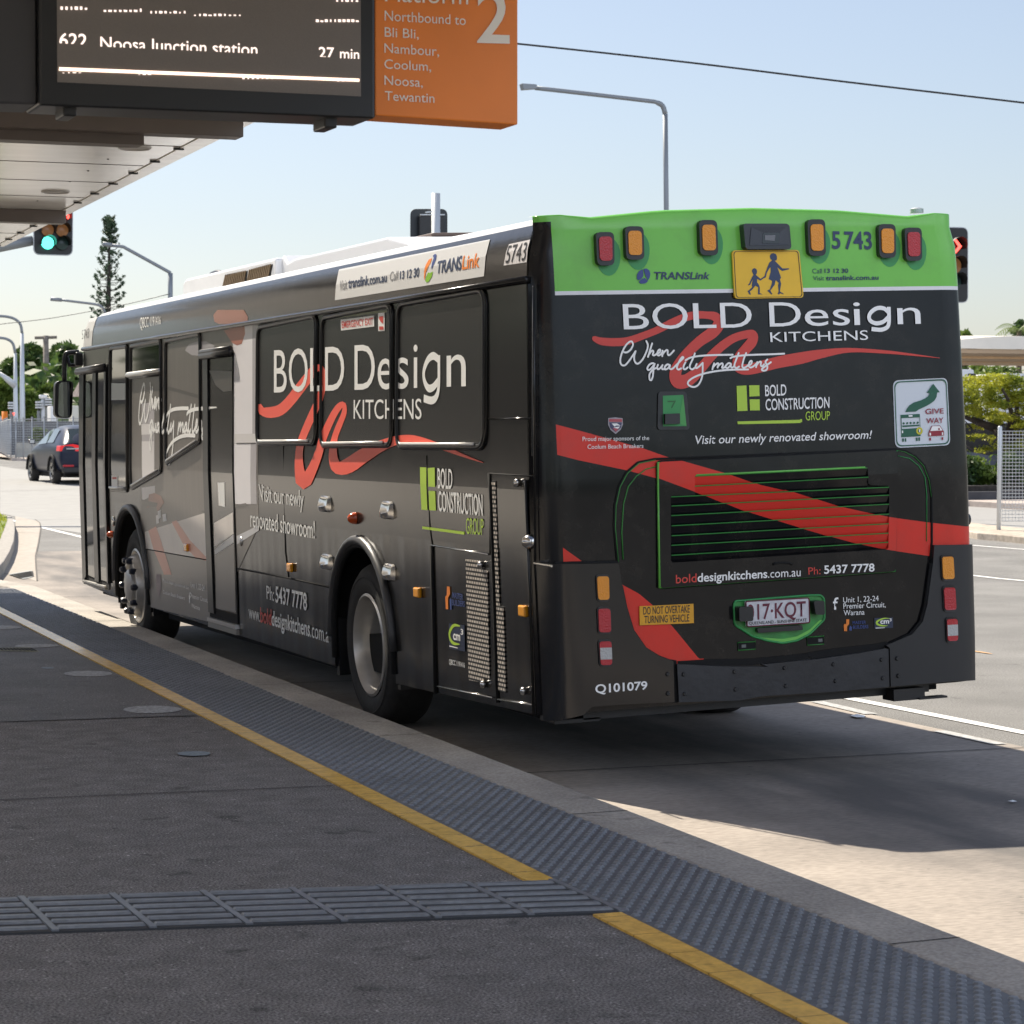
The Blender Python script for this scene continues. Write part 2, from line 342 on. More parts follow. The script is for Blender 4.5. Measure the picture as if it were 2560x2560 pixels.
skew(); mb.build('cross_rails', tact_m, cp)

# darker far platform, seams, worn white spots
b0 = [(-2.171,2.752),(-1.120,2.442)]
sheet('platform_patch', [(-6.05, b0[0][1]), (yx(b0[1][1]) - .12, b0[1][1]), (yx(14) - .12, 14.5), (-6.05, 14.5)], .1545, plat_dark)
for pts in ([(-2.678,-0.324),(-1.617,-0.577)],):
    sheet('platform_seam', [(-6.05, pts[0][1]), (yx(pts[1][1]) - .13, pts[1][1]), (yx(pts[1][1]) - .13, pts[1][1] + .012), (-6.05, pts[0][1] + .012)], .1545, void)
spot_m = M('worn_white_disc', (.36, .37, .38), .8, var=.45, scale=55, bump=.3, bscale=90)
spot_b = M('worn_blue_disc', (.19, .23, .26), .7, var=.3, scale=45)
spots = [([(-1.367,5.182),(-1.053,5.044),(-1.168,5.317),(-1.250,4.904)], 'second nearest of the worn white discs painted on the platform', spot_m),
         ([(-1.466,2.873),(-1.136,2.741),(-1.255,3.013),(-1.344,2.613)], 'nearest worn white disc, largest of those painted on the platform', spot_m),
         ([(-1.636,0.790),(-1.477,0.719),(-1.533,0.852),(-1.580,0.659)], 'small pale blue oblong mark painted alone on the near platform', spot_b),
         ([(-1.285,7.525),(-0.966,7.367),(-1.094,7.606),(-1.154,7.275)], 'worn white disc on the platform just above the metal drain cover', spot_m),
         ([(-1.168,9.409),(-0.917,9.285),(-1.006,9.548),(-1.073,9.148)], 'farthest worn white disc, cut by the left border of the photo', spot_m),
         ([(-1.424,5.629),(-1.340,5.608),(-1.369,5.691),(-1.397,5.536)], 'tiny bluish mark between the white discs on the platform', spot_b)]
for (a, b, c, d), lab, m in spots:
    cx_, cy_ = (a[0] + b[0]) / 2, (c[1] + d[1]) / 2; rx, ry = (b[0] - a[0]) / 2, abs(c[1] - d[1]) / 2
    n = 28; poly = [(cx_ + rx * math.cos(2 * math.pi * i / n) * random.uniform(.97, 1.02), cy_ + ry * math.sin(2 * math.pi * i / n) * random.uniform(.96, 1.03)) for i in range(n)]
    o = sheet('ground_mark', poly, .1572, m, kind=None); prop(o, lab, 'floor marking', 'worn marks painted on the platform')
dc = [(-1.594,7.171),(-1.202,6.903),(-1.199,7.292),(-1.561,7.378)]
o = sheet('drain_cover', dc, .158, M('drain_yellow', (.30, .29, .16), .6, var=.6, scale=25), kind=None); prop(o, 'yellowish slotted metal drain cover in the dark platform', 'drain cover')
mb = MB()
for i in range(16):
    t = i / 16; p = Vector(dc[0]).lerp(Vector(dc[1]), t); q = Vector(dc[3]).lerp(Vector(dc[2]), t); p, q = p.lerp(q, .12), p.lerp(q, .88)
    mb.add([(p.x, p.y, .1595), (p.x + .02, p.y, .1595), (q.x + .02, q.y, .1595), (q.x, q.y, .1595)], [(0, 1, 2, 3)])
mb.build('slots', void, o)

# ------------------------------------------------------------------ the bus: surfaces
W = 2.43; LEN = 11.15
ZK = [0, 1.45, 2.46, 2.52, 2.62, 2.70, 2.76, 2.80, 2.83]; XK = [0, 0, .036, .042, .055, .08, .115, .17, .30]
def xs(z): return float(np.interp(z, ZK, XK))
def yr(x, z):
    y = .03 * max(0, z - 1.45); l = x - xs(z); d = min(l, (W - xsr(z)) - x)
    if d < .22:
        k = (.22 - max(d, 0)) / .22; y += .085 * (1 - math.sqrt(max(0, 1 - k * k)))
    return y
def xsr(z): return .35 * xs(z) if z < 2.6 else .35 * xs(2.6) + (xs(z) - xs(2.6))
def side(y, z, off=0.):
    e = .01; dx = (xs(z + e) - xs(z - e)) / (2 * e); n = math.hypot(1, dx)
    return (xs(z) - off / n, y, z + off * dx / n)
def sider(y, z, off=0.):
    return (W - xsr(z) + off, y, z)
def rear(x, z, off=0.): 
    return (x, yr(x, z) - off, z)
def rear_flat(x, z, off=0.): return (x, .03 * max(0, z - 1.45) - off, z)
bus = empty('bus', (0, 0, 0), (0, -R(2.118), 0))
prop(bus, 'black city bus with green rear top and kitchen advertising, standing at the kerb', 'bus')

RX = [.01, .03, .06, .10, .15, .22, W - .22, W - .15, W - .10, W - .06, W - .03, W - .01]
def decal(name, polys, surf, off, mat, parent, thick=0., curved=False, smooth=False):
    """lettering film or thin panel following a surface of the bus; polys in surface metres"""
    if not isinstance(polys[0][0], (tuple, list)): polys = [polys]
    bm = bmesh.new()
    for poly in polys:
        holes = poly if isinstance(poly[0][0], (tuple, list)) else [poly]
        flat = [p for h in holes for p in h]
        tr = tessellate_polygon([[Vector((p[0], p[1], 0)) for p in h] for h in holes])
        vs = [bm.verts.new((p[0], p[1], 0)) for p in flat]
        for t in tr:
            try: bm.faces.new([vs[i] for i in t])
            except ValueError: pass
    def cut(co, no): bmesh.ops.bisect_plane(bm, geom=bm.verts[:] + bm.edges[:] + bm.faces[:], plane_co=co, plane_no=no)
    if surf in (side, sider):
        for z in ZK[1:-1] + [2.57, 2.66]: cut((0, z, 0), (0, 1, 0))
    else:
        cut((0, 1.45, 0), (0, 1, 0))
        if curved:
            for x in RX: cut((x, 0, 0), (1, 0, 0))
            for z in (.6, .9, 1.2, 1.7, 2.0, 2.3, 2.55): cut((0, z, 0), (0, 1, 0))
    if thick:
        back = {v: bm.verts.new((v.co.x, v.co.y, 1)) for v in list(bm.verts)}
        for e in [e for e in bm.edges if len(e.link_faces) == 1]:
            a, b = e.verts
            try: bm.faces.new([a, b, back[b], back[a]])
            except ValueError: pass
        for v in list(back.values()):
            if not v.link_faces: bm.verts.remove(v)
    for v in bm.verts: v.co = surf(v.co.x, v.co.y, off - thick if v.co.z > .5 else off)
    bmesh.ops.recalc_face_normals(bm, faces=bm.faces) if thick else None
    if not thick:
        ref = Vector((-1, 0, 0)) if surf is side else Vector((1, 0, 0)) if surf is sider else Vector((0, -1, 0))
        for f in bm.faces:
            f.normal_update()
            if f.normal.dot(ref) < 0: f.normal_flip()
    me = bpy.data.meshes.new(name); bm.to_mesh(me); bm.free()
    if smooth: me.polygons.foreach_set('use_smooth', [True] * len(me.polygons)); me.update(); me.set_sharp_from_angle(angle=R(30))
    return link_mesh(name, me, mat, parent)

_cap = {}
def text(s, BL, BR, TR, TL, surf, off, mat, parent, bold=0., shear=0., name='lettering', gap=1.0):
    cu = bpy.data.curves.new('t', 'FONT'); cu.body = s; cu.offset = bold; cu.shear = shear; cu.space_character = gap; cu.resolution_u = 4
    o = bpy.data.objects.new('t', cu); COL.objects.link(o); dg = bpy.context.evaluated_depsgraph_get()
    me = bpy.data.meshes.new_from_object(o.evaluated_get(dg), depsgraph=dg)
    n = len(me.vertices); co = np.zeros(n * 3); me.vertices.foreach_get('co', co); co = co.reshape(-1, 3)
    if bold not in _cap:
        cu.body = 'H'; cu.shear = 0; dg = bpy.context.evaluated_depsgraph_get(); dg.update(); m2 = bpy.data.meshes.new_from_object(o.evaluated_get(dg), depsgraph=dg)
        c2 = np.zeros(len(m2.vertices) * 3); m2.vertices.foreach_get('co', c2); _cap[bold] = (c2.reshape(-1, 3)[:, 1].min(), c2.reshape(-1, 3)[:, 1].max()); bpy.data.meshes.remove(m2)
    bpy.data.objects.remove(o)
    y0, y1 = _cap[bold]; u = (co[:, 0] - co[:, 0].min()) / np.ptp(co[:, 0]); v = (co[:, 1] - y0) / (y1 - y0)
    BL, BR, TR, TL = map(np.array, (BL, BR, TR, TL))
    p = BL * ((1 - u) * (1 - v))[:, None] + BR * (u * (1 - v))[:, None] + TR * (u * v)[:, None] + TL * ((1 - u) * v)[:, None]
    if surf is side and p[:, 1].max() > 2.47:
        me.vertices.foreach_set('co', np.hstack([p, np.zeros((len(p), 1))]).reshape(-1)); bm = bmesh.new(); bm.from_mesh(me)
        for z in (2.49, 2.52, 2.57, 2.62, 2.66, 2.70, 2.73): bmesh.ops.bisect_plane(bm, geom=bm.verts[:] + bm.edges[:] + bm.faces[:], plane_co=(0, z, 0), plane_no=(0, 1, 0))
        for v in bm.verts: v.co = surf(v.co.x, v.co.y, off)
        bm.to_mesh(me); bm.free(); me.update()
    else:
        out = np.array([surf(a, b, off) for a, b in p]); me.vertices.foreach_set('co', out.reshape(-1)); me.update()
    me.materials.clear(); me.name = name
    return link_mesh(name, me, mat, parent)

def ribbon(strips, surf, off, name, mat, parent, rise=.0012):
    """strips: lists of (u0,v0,u1,v1) edge pairs; each climbs slightly so crossings never coincide"""
    V = []; F = []
    for q, st in enumerate(strips):
        k = len(V)
        for i, (a, b, c, d) in enumerate(st):
            o = off + rise * i / max(1, len(st) - 1) + .00025 * (q % 5)
            V += [surf(a, b, o), surf(c, d, o)]
        F += [(k + 2 * i, k + 2 * i + 1, k + 2 * i + 3, k + 2 * i + 2) for i in range(len(st) - 1)]
    me = bpy.data.meshes.new(name); me.from_pydata(V, [], F); me.update()
    return link_mesh(name, me, mat, parent)
def stroke(P, w, n=4, cap=True):
    E = np.array(catmull([p[:2] for p in P], n)); ww = np.array(catmull([(p[2], 0) for p in P], n))[:, 0] if len(P[0]) > 2 else np.full(len(E), w)
    T = np.gradient(E, axis=0); T /= np.linalg.norm(T, axis=1)[:, None] + 1e-9
    if cap:
        E = np.vstack([E[0] - T[0] * ww[0] * .35, E, E[-1] + T[-1] * ww[-1] * .35]); T = np.vstack([T[0], T, T[-1]]); ww = np.concatenate([[ww[0] * .45], ww, [ww[-1] * .45]])
    N = np.stack([-T[:, 1], T[:, 0]], 1) * ww[:, None] / 2
    return [(*(e + m), *(e - m)) for e, m in zip(E, N)]

# ------------------------------------------------------------------ bus body
YR0, ZR, YF, ZF = 2.90, .49, 9.23, .49
RR, RF = .60, .62
def arch(yc, zc, r, zb, n=18):
    return [(yc - r, zb)] + [(yc + r * math.cos(math.pi - math.pi * i / n), zc + r * math.sin(math.pi - math.pi * i / n)) for i in range(n + 1)] + [(yc + r, zb)]
zbot = lambda y: float(np.interp(y, [0, 1.5, 3.6, 5.8, 8.6, 11.2], [.355, .315, .302, .325, .33, .38]))
bot = [(.085, zbot(0))] + arch(YR0, ZR, RR, zbot(YR0)) + [(5.0, zbot(5))] + arch(YF, ZF, RF, zbot(YF)) + [(LEN, zbot(LEN))]
ztop_side = 2.735
outline = bot + [(LEN + .0, 1.4), (LEN - .10, 2.46), (LEN - .16, ztop_side), (.12, ztop_side), (.11, 2.5), (.085, 1.4)]
sidep = decal('side_panel', outline, side, 0., vinyl_low, bus, smooth=True)
decal('side_panel', outline, sider, 0., vinyl, bus, smooth=True)
up = decal('upper_side_panel', [(.09, 1.15), (LEN - .02, 1.15), (LEN - .10, 2.45), (.115, 2.45)], side, .0015, vinyl, bus)
cove = decal('cove_panel', [(.115, 2.47), (LEN - .11, 2.47), (LEN - .16, ztop_side), (.13, ztop_side)], side, .002, M('cove_vinyl', (.017, .0165, .0165), .17, spec=.5, bump=.05, bscale=2.5, stretch=(1, 4, .5), detail=2), bus, smooth=True)
zt = lambda x: float(np.interp(x, [.0, .18, .20, .31, .72, 1.23, 1.7, 2.13, 2.24, 2.26, 2.45], [2.775, 2.778, 2.778, 2.762, 2.797, 2.806, 2.792, 2.757, 2.770, 2.772, 2.768]))
# roof
mb = MB(); prof = [(xs(z), z) for z in (2.735, 2.752, 2.765)] + [(.16, 2.778), (.22, 2.787), (.32, 2.793), (.6, 2.799), (.9, 2.803), (W / 2, 2.806)]
prof = prof + [(W - x, z) for x, z in reversed(prof[:-1])]
ends = [(.10, 0), (.5, 0), (1.0, 0), (1.66, 0), (9.8, 0), (10.6, -.01), (LEN - .1, -.05), (LEN + .02, -.12)]
V = []
for y, dz in ends:
    for x, z in prof:
        k = min(1, max(0, (y - .10) / 1.5)); V.append((x, y, (z + dz) * k + (1 - k) * min(z, zt(x) - .012)))
n = len(prof)
mb.add(V, [(i * n + k, i * n + k + 1, (i + 1) * n + k + 1, (i + 1) * n + k) for i in range(len(ends) - 1) for k in range(n - 1)])
roof = mb.build('roof', roof_m, bus, smooth=True)
# front
mb = MB(); fp = [(0.0, LEN, .38), (.05, LEN + .10, .38), (.4, LEN + .16, .38)]
def frontx(z): 
    b = LEN - (.0 if z < 1.4 else (z - 1.4) * .095); return [(xs(z), b), (xs(z) + .05, b + .10), (.45, b + .17), (W - .45, b + .17), (W - xs(z) - .05, b + .10), (W - xs(z), b)]
V = [(x, y, z) for z in (.38, 1.1, 1.4, 2.0, 2.46, 2.70) for x, y in frontx(z)]
mb.add(V, [(i * 6 + k, i * 6 + k + 1, (i + 1) * 6 + k + 1, (i + 1) * 6 + k) for i in range(5) for k in range(5)])
mb.build('front_panel', black, bus, smooth='auto')
decal('corner_strip', [(LEN - .005, .40), (LEN + .0, 1.1), (LEN - .03, 1.1), (LEN - .03, .40)], side, .004, green_p, sidep)
decal('front_cap', [(LEN - .47, 2.48), (LEN - .10, 2.48), (LEN - .16, 2.735), (LEN - .48, 2.735)], side, .0045, M('front_cap_white', (.6, .6, .58), .4), roof)
mb = MB(); mb.box(.12, W - .12, .25, LEN - .1, .30, .52); mb.box(.10, W - .10, 3.7, 8.4, .26, .31)
mb.box(.42, W - .42, YR0 - .72, YR0 + .72, .3, 1.25); mb.box(.42, W - .42, YF - .72, YF + .72, .3, 1.25)
mb.build('chassis', void, bus)
# wheel wells
for yc, zc, r in ((YR0, ZR, RR), (YF, ZF, RF)):
    for x0, x1 in ((.004, .45), (W - .45, W - .004)):
        pts = arch(yc, zc, r + .004, .3)
        mb = MB(); mb.add([(x0, y, z) for y, z in pts] + [(x1, y, z) for y, z in pts], [(i, i + 1, len(pts) + i + 1, len(pts) + i) for i in range(len(pts) - 1)] )
        xi = x1 if x0 < 1 else x0; k = len(mb.v); mb.add([(xi, y, z) for y, z in pts], [tuple(range(len(pts)))])
        mb.build('wheel_well', void, bus, fix=False)

# rear panel with its printed livery
def livery():
    m = bpy.data.materials.new('rear_livery'); m.use_nodes = True; n = m.node_tree.nodes; l = m.node_tree.links; b = n['Principled BSDF']
    b.inputs['Roughness'].default_value = .13; b.inputs['Specular IOR Level'].default_value = .38
    tc = n.new('ShaderNodeTexCoord'); tc.object = bus; sp = n.new('ShaderNodeSeparateXYZ'); l.new(tc.outputs['Object'], sp.inputs[0])
    def math_(op, a, b_=None):
        k = n.new('ShaderNodeMath'); k.operation = op
        for i, v in enumerate((a, b_)):
            if v is None: continue
            if isinstance(v, (int, float)): k.inputs[i].default_value = v
            else: l.new(v, k.inputs[i])
        return k.outputs[0]
    xn = math_('DIVIDE', sp.outputs[0], 2.5)
    def curve(pts):
        pts = sorted(pts); f = n.new('ShaderNodeFloatCurve'); c = f.mapping.curves[0]
        q = [(p[0] / 2.5, p[1] / 3) for p in pts]
        c.points[0].location = (0, q[0][1]); c.points[1].location = (1, q[-1][1])
        for p in q: c.points.new(*p)
        for p in c.points: p.handle_type = 'VECTOR'
        f.mapping.update(); l.new(xn, f.inputs['Value']); return math_('MULTIPLY', f.outputs[0], 3.0)
    upper = curve([(0.127,1.764),(0.250,1.728),(0.385,1.688),(0.575,1.631),(0.716,1.579) ,(0.773,1.562),(1.006,1.491),(1.338,1.394),(1.199,1.424),(1.335,1.391),(1.646,1.294),(1.808,1.255),(1.921,1.229),(2.161,1.189),(2.389,1.157)])
    lower = curve([(0.127,1.617),(0.228,1.588),(0.485,1.527),(0.652,1.478),(0.829,1.409),(1.102,1.300),(1.261,1.249),(1.414,1.197),(1.405,1.203),(1.556,1.154),(1.718,1.107),(1.880,1.068),(2.152,1.018),(2.376,0.977)])
    sweep = curve([(0.117,1.181),(0.231,1.096),(0.426,0.977),(0.524,0.922),(0.622,0.838),(0.719,0.724),(0.836,0.580)])
    x, z = sp.outputs[0], sp.outputs[2]
    red1 = math_('MULTIPLY', math_('LESS_THAN', z, upper), math_('GREATER_THAN', z, lower))
    red1 = math_('MULTIPLY', red1, math_('GREATER_THAN', x, .125))
    red1 = math_('MULTIPLY', red1, math_('GREATER_THAN', z, 1.02))
    r1b = math_('MULTIPLY', math_('MULTIPLY', math_('LESS_THAN', z, upper), math_('GREATER_THAN', z, lower)), math_('MULTIPLY', math_('GREATER_THAN', x, 1.4), math_('LESS_THAN', x, 2.16)))
    red2 = math_('MULTIPLY', math_('LESS_THAN', z, sweep), math_('MULTIPLY', math_('MULTIPLY', math_('GREATER_THAN', x, .135), math_('LESS_THAN', x, .862)), math_('GREATER_THAN', z, .495)))
    red = math_('MAXIMUM', math_('MAXIMUM', red1, r1b), red2)
    zw = math_('SUBTRACT', z, math_('MULTIPLY', x, -.005))
    gx = math_('GREATER_THAN', x, (0.151,2.447)[0])
    green = math_('MULTIPLY', math_('GREATER_THAN', zw, 2.408), gx)
    white = math_('MULTIPLY', math_('MULTIPLY', math_('GREATER_THAN', zw, 2.389), math_('LESS_THAN', zw, 2.408)), gx)
    top = math_('GREATER_THAN', z, 2.745)
    green = math_('MAXIMUM', green, top)
    col = None
    def mix(f, c, prev):
        k = n.new('ShaderNodeMix'); k.data_type = 'RGBA'; l.new(f, k.inputs[0])
        if prev is None: k.inputs[6].default_value = (.0065, .0065, .0075, 1)
        else: l.new(prev, k.inputs[6])
        k.inputs[7].default_value = (*c, 1); return k.outputs[2]
    col = mix(red, (.66, .04, .028), None); col = mix(green, (.18, .53, .085), col); col = mix(white, (.75, .75, .76), col)
    # road dust that settles low on the panel and round the engine hatch
    tn = n.new('ShaderNodeTexNoise'); tn.inputs['Scale'].default_value = 5; tn.inputs['Detail'].default_value = 8; tn.inputs['Roughness'].default_value = .7; l.new(tc.outputs['Object'], tn.inputs[0])
    dr = n.new('ShaderNodeMapRange'); dr.inputs[1].default_value = .48; dr.inputs[2].default_value = .8; dr.inputs[3].default_value = 0; dr.inputs[4].default_value = .2; l.new(tn.outputs[0], dr.inputs[0])
    kx_ = n.new('ShaderNodeMix'); kx_.data_type = 'RGBA'; l.new(dr.outputs[0], kx_.inputs[0]); l.new(col, kx_.inputs[6]); kx_.inputs[7].default_value = (.10, .085, .07, 1); col = kx_.outputs[2]
    l.new(col, b.inputs['Base Color'])
    t = n.new('ShaderNodeTexNoise'); t.inputs['Scale'].default_value = 2.2; t.inputs['Detail'].default_value = 2; l.new(tc.outputs['Object'], t.inputs[0])
    bp = n.new('ShaderNodeBump'); bp.inputs['Strength'].default_value = .12; bp.inputs['Distance'].default_value = .02; l.new(t.outputs[0], bp.inputs['Height']); l.new(bp.outputs[0], b.inputs['Normal'])
    return m
liv = livery()
nu, nv = 48, 50; V = []; F = []
us = sorted(set([i / 24 * .12 for i in range(13)] + [.12 + .76 * i / 22 for i in range(23)] + [1 - i / 24 * .12 for i in range(13)]))
vz = [.36, .6, .8, 1.0, 1.1, 1.2, 1.3, 1.4, 1.45, 1.5, 1.6, 1.8, 2.0, 2.2, 2.38, 2.43, 2.5, 2.6, 2.7]
for z in vz:
    for u in us: x = xs(z) + u * (W - xs(z) - xsr(z)); V.append((x, yr(x, z), z))
for k, (dz, dy) in enumerate(((-.02, .0), (-.006, .006), (0, .02), (.002, .05), (.0, .2))):
    for u in us:
        zz = 2.70; x = xs(zz) + u * (W - xs(zz) - xsr(zz)); post = x < .30 or x > W - .28
        V.append((x, yr(x, zz) + (dy * 1.6 if not post else dy * .35), zt(x) + dz * (1.0 if not post else .4)))
m_ = len(us); rows = len(V) // m_
F = [(i * m_ + k, i * m_ + k + 1, (i + 1) * m_ + k + 1, (i + 1) * m_ + k) for i in range(rows - 1) for k in range(m_ - 1)]
mb = MB(); mb.add(V, F); rp = mb.build('rear_panel', liv, bus, smooth=True); rp.data.set_sharp_from_angle(angle=R(50))
# corner posts at the roof
mb = MB(); mb.lathe([(.0, .0), (.035, .0), (.035, .022), (.02, .028), (0, .028)], (W - .21, .16, 2.779), 'Z', 20); mb.build('roof_stud', steel, bus)

# ---- rear fittings
def rlamp(q, lens, frame=.0, off=.03, name='tail_light', parent=bus, r=.025, extra=None, half=None, surf=rear):
    q = [tuple(p) for p in q]; c = Vector((sum(p[0] for p in q) / 4, sum(p[1] for p in q) / 4))
    out = rounded([tuple(c + (Vector(p) - c) * (1 + frame)) for p in q], r * 1.3)
    h = decal(name, out, surf, off, black, parent, thick=off)
    decal('lens', rounded(q, r), surf, off + .006, lens, h, thick=.006)
    return h
HL = [([(0.373,2.666),(0.443,2.666),(0.439,2.548),(0.374,2.549)], red_l), ([(0.529,2.693),(0.600,2.692),(0.598,2.574),(0.528,2.575)], amber),
      ([(0.926,2.719),(0.997,2.718),(0.996,2.592),(0.925,2.593)], amber), ([(1.522,2.716),(1.594,2.716),(1.591,2.583),(1.522,2.584)], amber),
      ([(1.922,2.691),(1.993,2.690),(1.989,2.566),(1.921,2.567)], amber), ([(2.071,2.672),(2.143,2.671),(2.139,2.549),(2.071,2.549)], red_l)]
for q, m in HL:
    c = Vector((sum(p[0] for p in q) / 4 + .006, sum(p[1] for p in q) / 4 - .005))
    ov = [(c.x + .02 + .066 * math.cos(t), c.y - .02 + (.105 if math.sin(t) < 0 else .085) * math.sin(t)) for t in [2 * math.pi * i / 24 for i in range(24)]]
    o = decal('lamp_recess_shade', ov, rear, .0015, dark_green, rp)  # dark oval paints the shade of the recess round each lamp
    rlamp(q, m, .38, .035, 'marker_light', bus, .022)
# reversing camera in its hooded housing
mb = MB(); o2 = [(1.146,2.722),(1.385,2.720),(1.400,2.710),(1.405,2.605),(1.398,2.593),(1.163,2.595),(1.152,2.604)]; i2 = [(1.250,2.676),(1.342,2.675),(1.334,2.621),(1.243,2.622)]
hsg = decal('camera_housing', rounded(o2, .015), rear, .05, M('camera_black', (.02, .024, .03), .3), bus, thick=.05)
o3 = [(1.187,2.703),(1.382,2.703),(1.395,2.614),(1.173,2.614)]
mb = MB(); oo = [rear(x, z, .052) for x, z in o3]; ii = [rear(x, z, .022) for x, z in i2]
mb.add([rear(x, z, .0535) for x, z in o3] + [rear(x, z, .0515) for x, z in i2], [(0, 1, 5, 4), (1, 2, 6, 5), (2, 3, 7, 6), (3, 0, 4, 7)], 0)
mb.build('camera_bezel', M('camera_bezel', (.03, .035, .045), .35), hsg, fix=False)
decal('lens', rounded(i2, .01), rear, .053, glass_d, hsg)
decal('lens_glint', [(1.259,2.663),(1.317,2.663),(1.311,2.634),(1.258,2.639)], rear, .0545, M('camera_glint', (.14, .14, .15), .2), hsg)  # pale patch paints a glint on the camera lens
# school sign
sq = [(1.093,2.592),(1.464,2.590),(1.478,2.351),(1.096,2.353)]
sg = decal('school_sign', rounded(sq, .02), rear_flat, .018, sign_y, bus, thick=.012)
c = Vector((sum(p[0] for p in sq) / 4, sum(p[1] for p in sq) / 4)); inn = lambda k: rounded([tuple(c + (Vector(p) - c) * k) for p in sq], .018)
decal('border', [[inn(.965), inn(.945)]], rear_flat, .0195, letter_black, sg)
def disc(cx, cy, rx, ry, n=20): return [(cx + rx * math.cos(2 * math.pi * i / n), cy + ry * math.sin(2 * math.pi * i / n)) for i in range(n)]
PED = [[(1.311,2.541),(1.294,2.528),(1.283,2.507),(1.272,2.483),(1.264,2.462),(1.249,2.453),(1.242,2.449),(1.216,2.470),(1.204,2.470),(1.194,2.456),(1.178,2.426),(1.171,2.420),(1.176,2.417),(1.183,2.420),(1.199,2.448),(1.192,2.418),(1.194,2.409),(1.182,2.398),(1.167,2.389),(1.178,2.371),(1.185,2.372),(1.180,2.387),(1.196,2.398),(1.211,2.415),(1.227,2.408),(1.224,2.372),(1.249,2.371),(1.234,2.379),(1.236,2.406),(1.231,2.421),(1.222,2.432),(1.223,2.449),(1.241,2.440),(1.259,2.451),(1.271,2.455),(1.278,2.477),(1.290,2.496),(1.301,2.507),(1.299,2.481),(1.287,2.447),(1.306,2.437),(1.303,2.424),(1.292,2.398),(1.276,2.389),(1.298,2.370),(1.304,2.372),(1.293,2.390),(1.320,2.420),(1.324,2.439),(1.328,2.439),(1.341,2.427),(1.337,2.415),(1.339,2.385),(1.333,2.372),(1.340,2.369),(1.347,2.376),(1.364,2.369),(1.366,2.372),(1.346,2.385),(1.355,2.423),(1.349,2.445),(1.356,2.452),(1.348,2.476),(1.338,2.504),(1.350,2.495),(1.364,2.486),(1.403,2.494),(1.402,2.499),(1.365,2.499),(1.349,2.515),(1.326,2.537)],
       [(1.298,2.561),(1.306,2.572),(1.318,2.576),(1.332,2.571),(1.338,2.560),(1.338,2.548),(1.334,2.539),(1.323,2.538),(1.312,2.539),(1.302,2.546)],
       [(1.196,2.489),(1.201,2.499),(1.211,2.503),(1.221,2.498),(1.225,2.488),(1.222,2.475),(1.216,2.469),(1.204,2.469),(1.199,2.478)]]
decal('pictogram', PED, rear_flat, .0195, navy, sg)
# lettering on the green top
T = lambda s, q, m, par=rp, off=.004, surf=rear, **k: text(s, q[0], q[1], q[2], q[3], surf, off, m, par, **k)
T('TRANSLink', [(0.673,2.455),(0.970,2.452),(0.975,2.487),(0.671,2.493)], navy, bold=.022, shear=.15)
T('Call', [(1.540,2.473),(1.594,2.472),(1.595,2.495),(1.540,2.496)], navy); T('13 12 30', [(1.608,2.474),(1.742,2.472),(1.743,2.494),(1.609,2.495)], navy, bold=.022)
T('Visit', [(1.543,2.437),(1.605,2.437),(1.605,2.458),(1.543,2.459)], navy); T('translink.com.au', [(1.614,2.436),(1.913,2.435),(1.914,2.458),(1.615,2.460)], navy, bold=.022)
T('5', [(1.656,2.594),(1.705,2.593),(1.706,2.682),(1.658,2.683)], navy, bold=.02); T('743', [(1.728,2.592),(1.884,2.588),(1.883,2.678),(1.728,2.681)], navy, bold=.02)
L1 = [[(0.617,2.509),(0.634,2.510),(0.648,2.500),(0.652,2.484),(0.648,2.466),(0.638,2.451),(0.628,2.470),(0.622,2.489)], [(0.613,2.508),(0.616,2.488),(0.615,2.474),(0.606,2.462),(0.587,2.453),(0.579,2.461),(0.581,2.481),(0.592,2.497)], [(0.599,2.456),(0.621,2.465),(0.639,2.448),(0.623,2.437),(0.600,2.436),(0.589,2.444)]]
decal('emblem', L1, rear, .004, blue_p, rp)
# advertising on the back
for ch, q in [('B',[(0.497,2.215),(0.632,2.214),(0.632,2.337),(0.496,2.338)]),('O',[(0.651,2.214),(0.842,2.212),(0.841,2.335),(0.651,2.337)]),('L',[(0.872,2.212),(0.995,2.211),(0.995,2.334),(0.871,2.335)]),('D',[(1.019,2.211),(1.191,2.209),(1.190,2.333),(1.018,2.334)])] + [('D',[(1.288,2.211),(1.463,2.210),(1.463,2.330),(1.288,2.331)]),('e',[(1.484,2.210),(1.617,2.209),(1.617,2.330),(1.484,2.330)]),('s',[(1.642,2.209),(1.738,2.209),(1.738,2.330),(1.641,2.330)]),('i',[(1.760,2.208),(1.798,2.208),(1.798,2.330),(1.760,2.330)]),('n',[(2.010,2.207),(2.144,2.206),(2.143,2.330),(2.010,2.330)])]: T(ch, q, letter, off=.007)
ribbon([stroke(p, .021, 5, False) for p in ([(1.960,2.269),(1.933,2.289),(1.894,2.290),(1.860,2.271),(1.847,2.247),(1.856,2.226),(1.887,2.214),(1.926,2.221),(1.959,2.245)], [(1.963,2.296),(1.960,2.221),(1.948,2.193),(1.912,2.181),(1.858,2.186)])], rear_flat, .007, 'lettering', letter, rp)
T('KITCHENS', [(1.288,2.134),(1.837,2.132),(1.837,2.180),(1.287,2.182)], letter, off=.007)
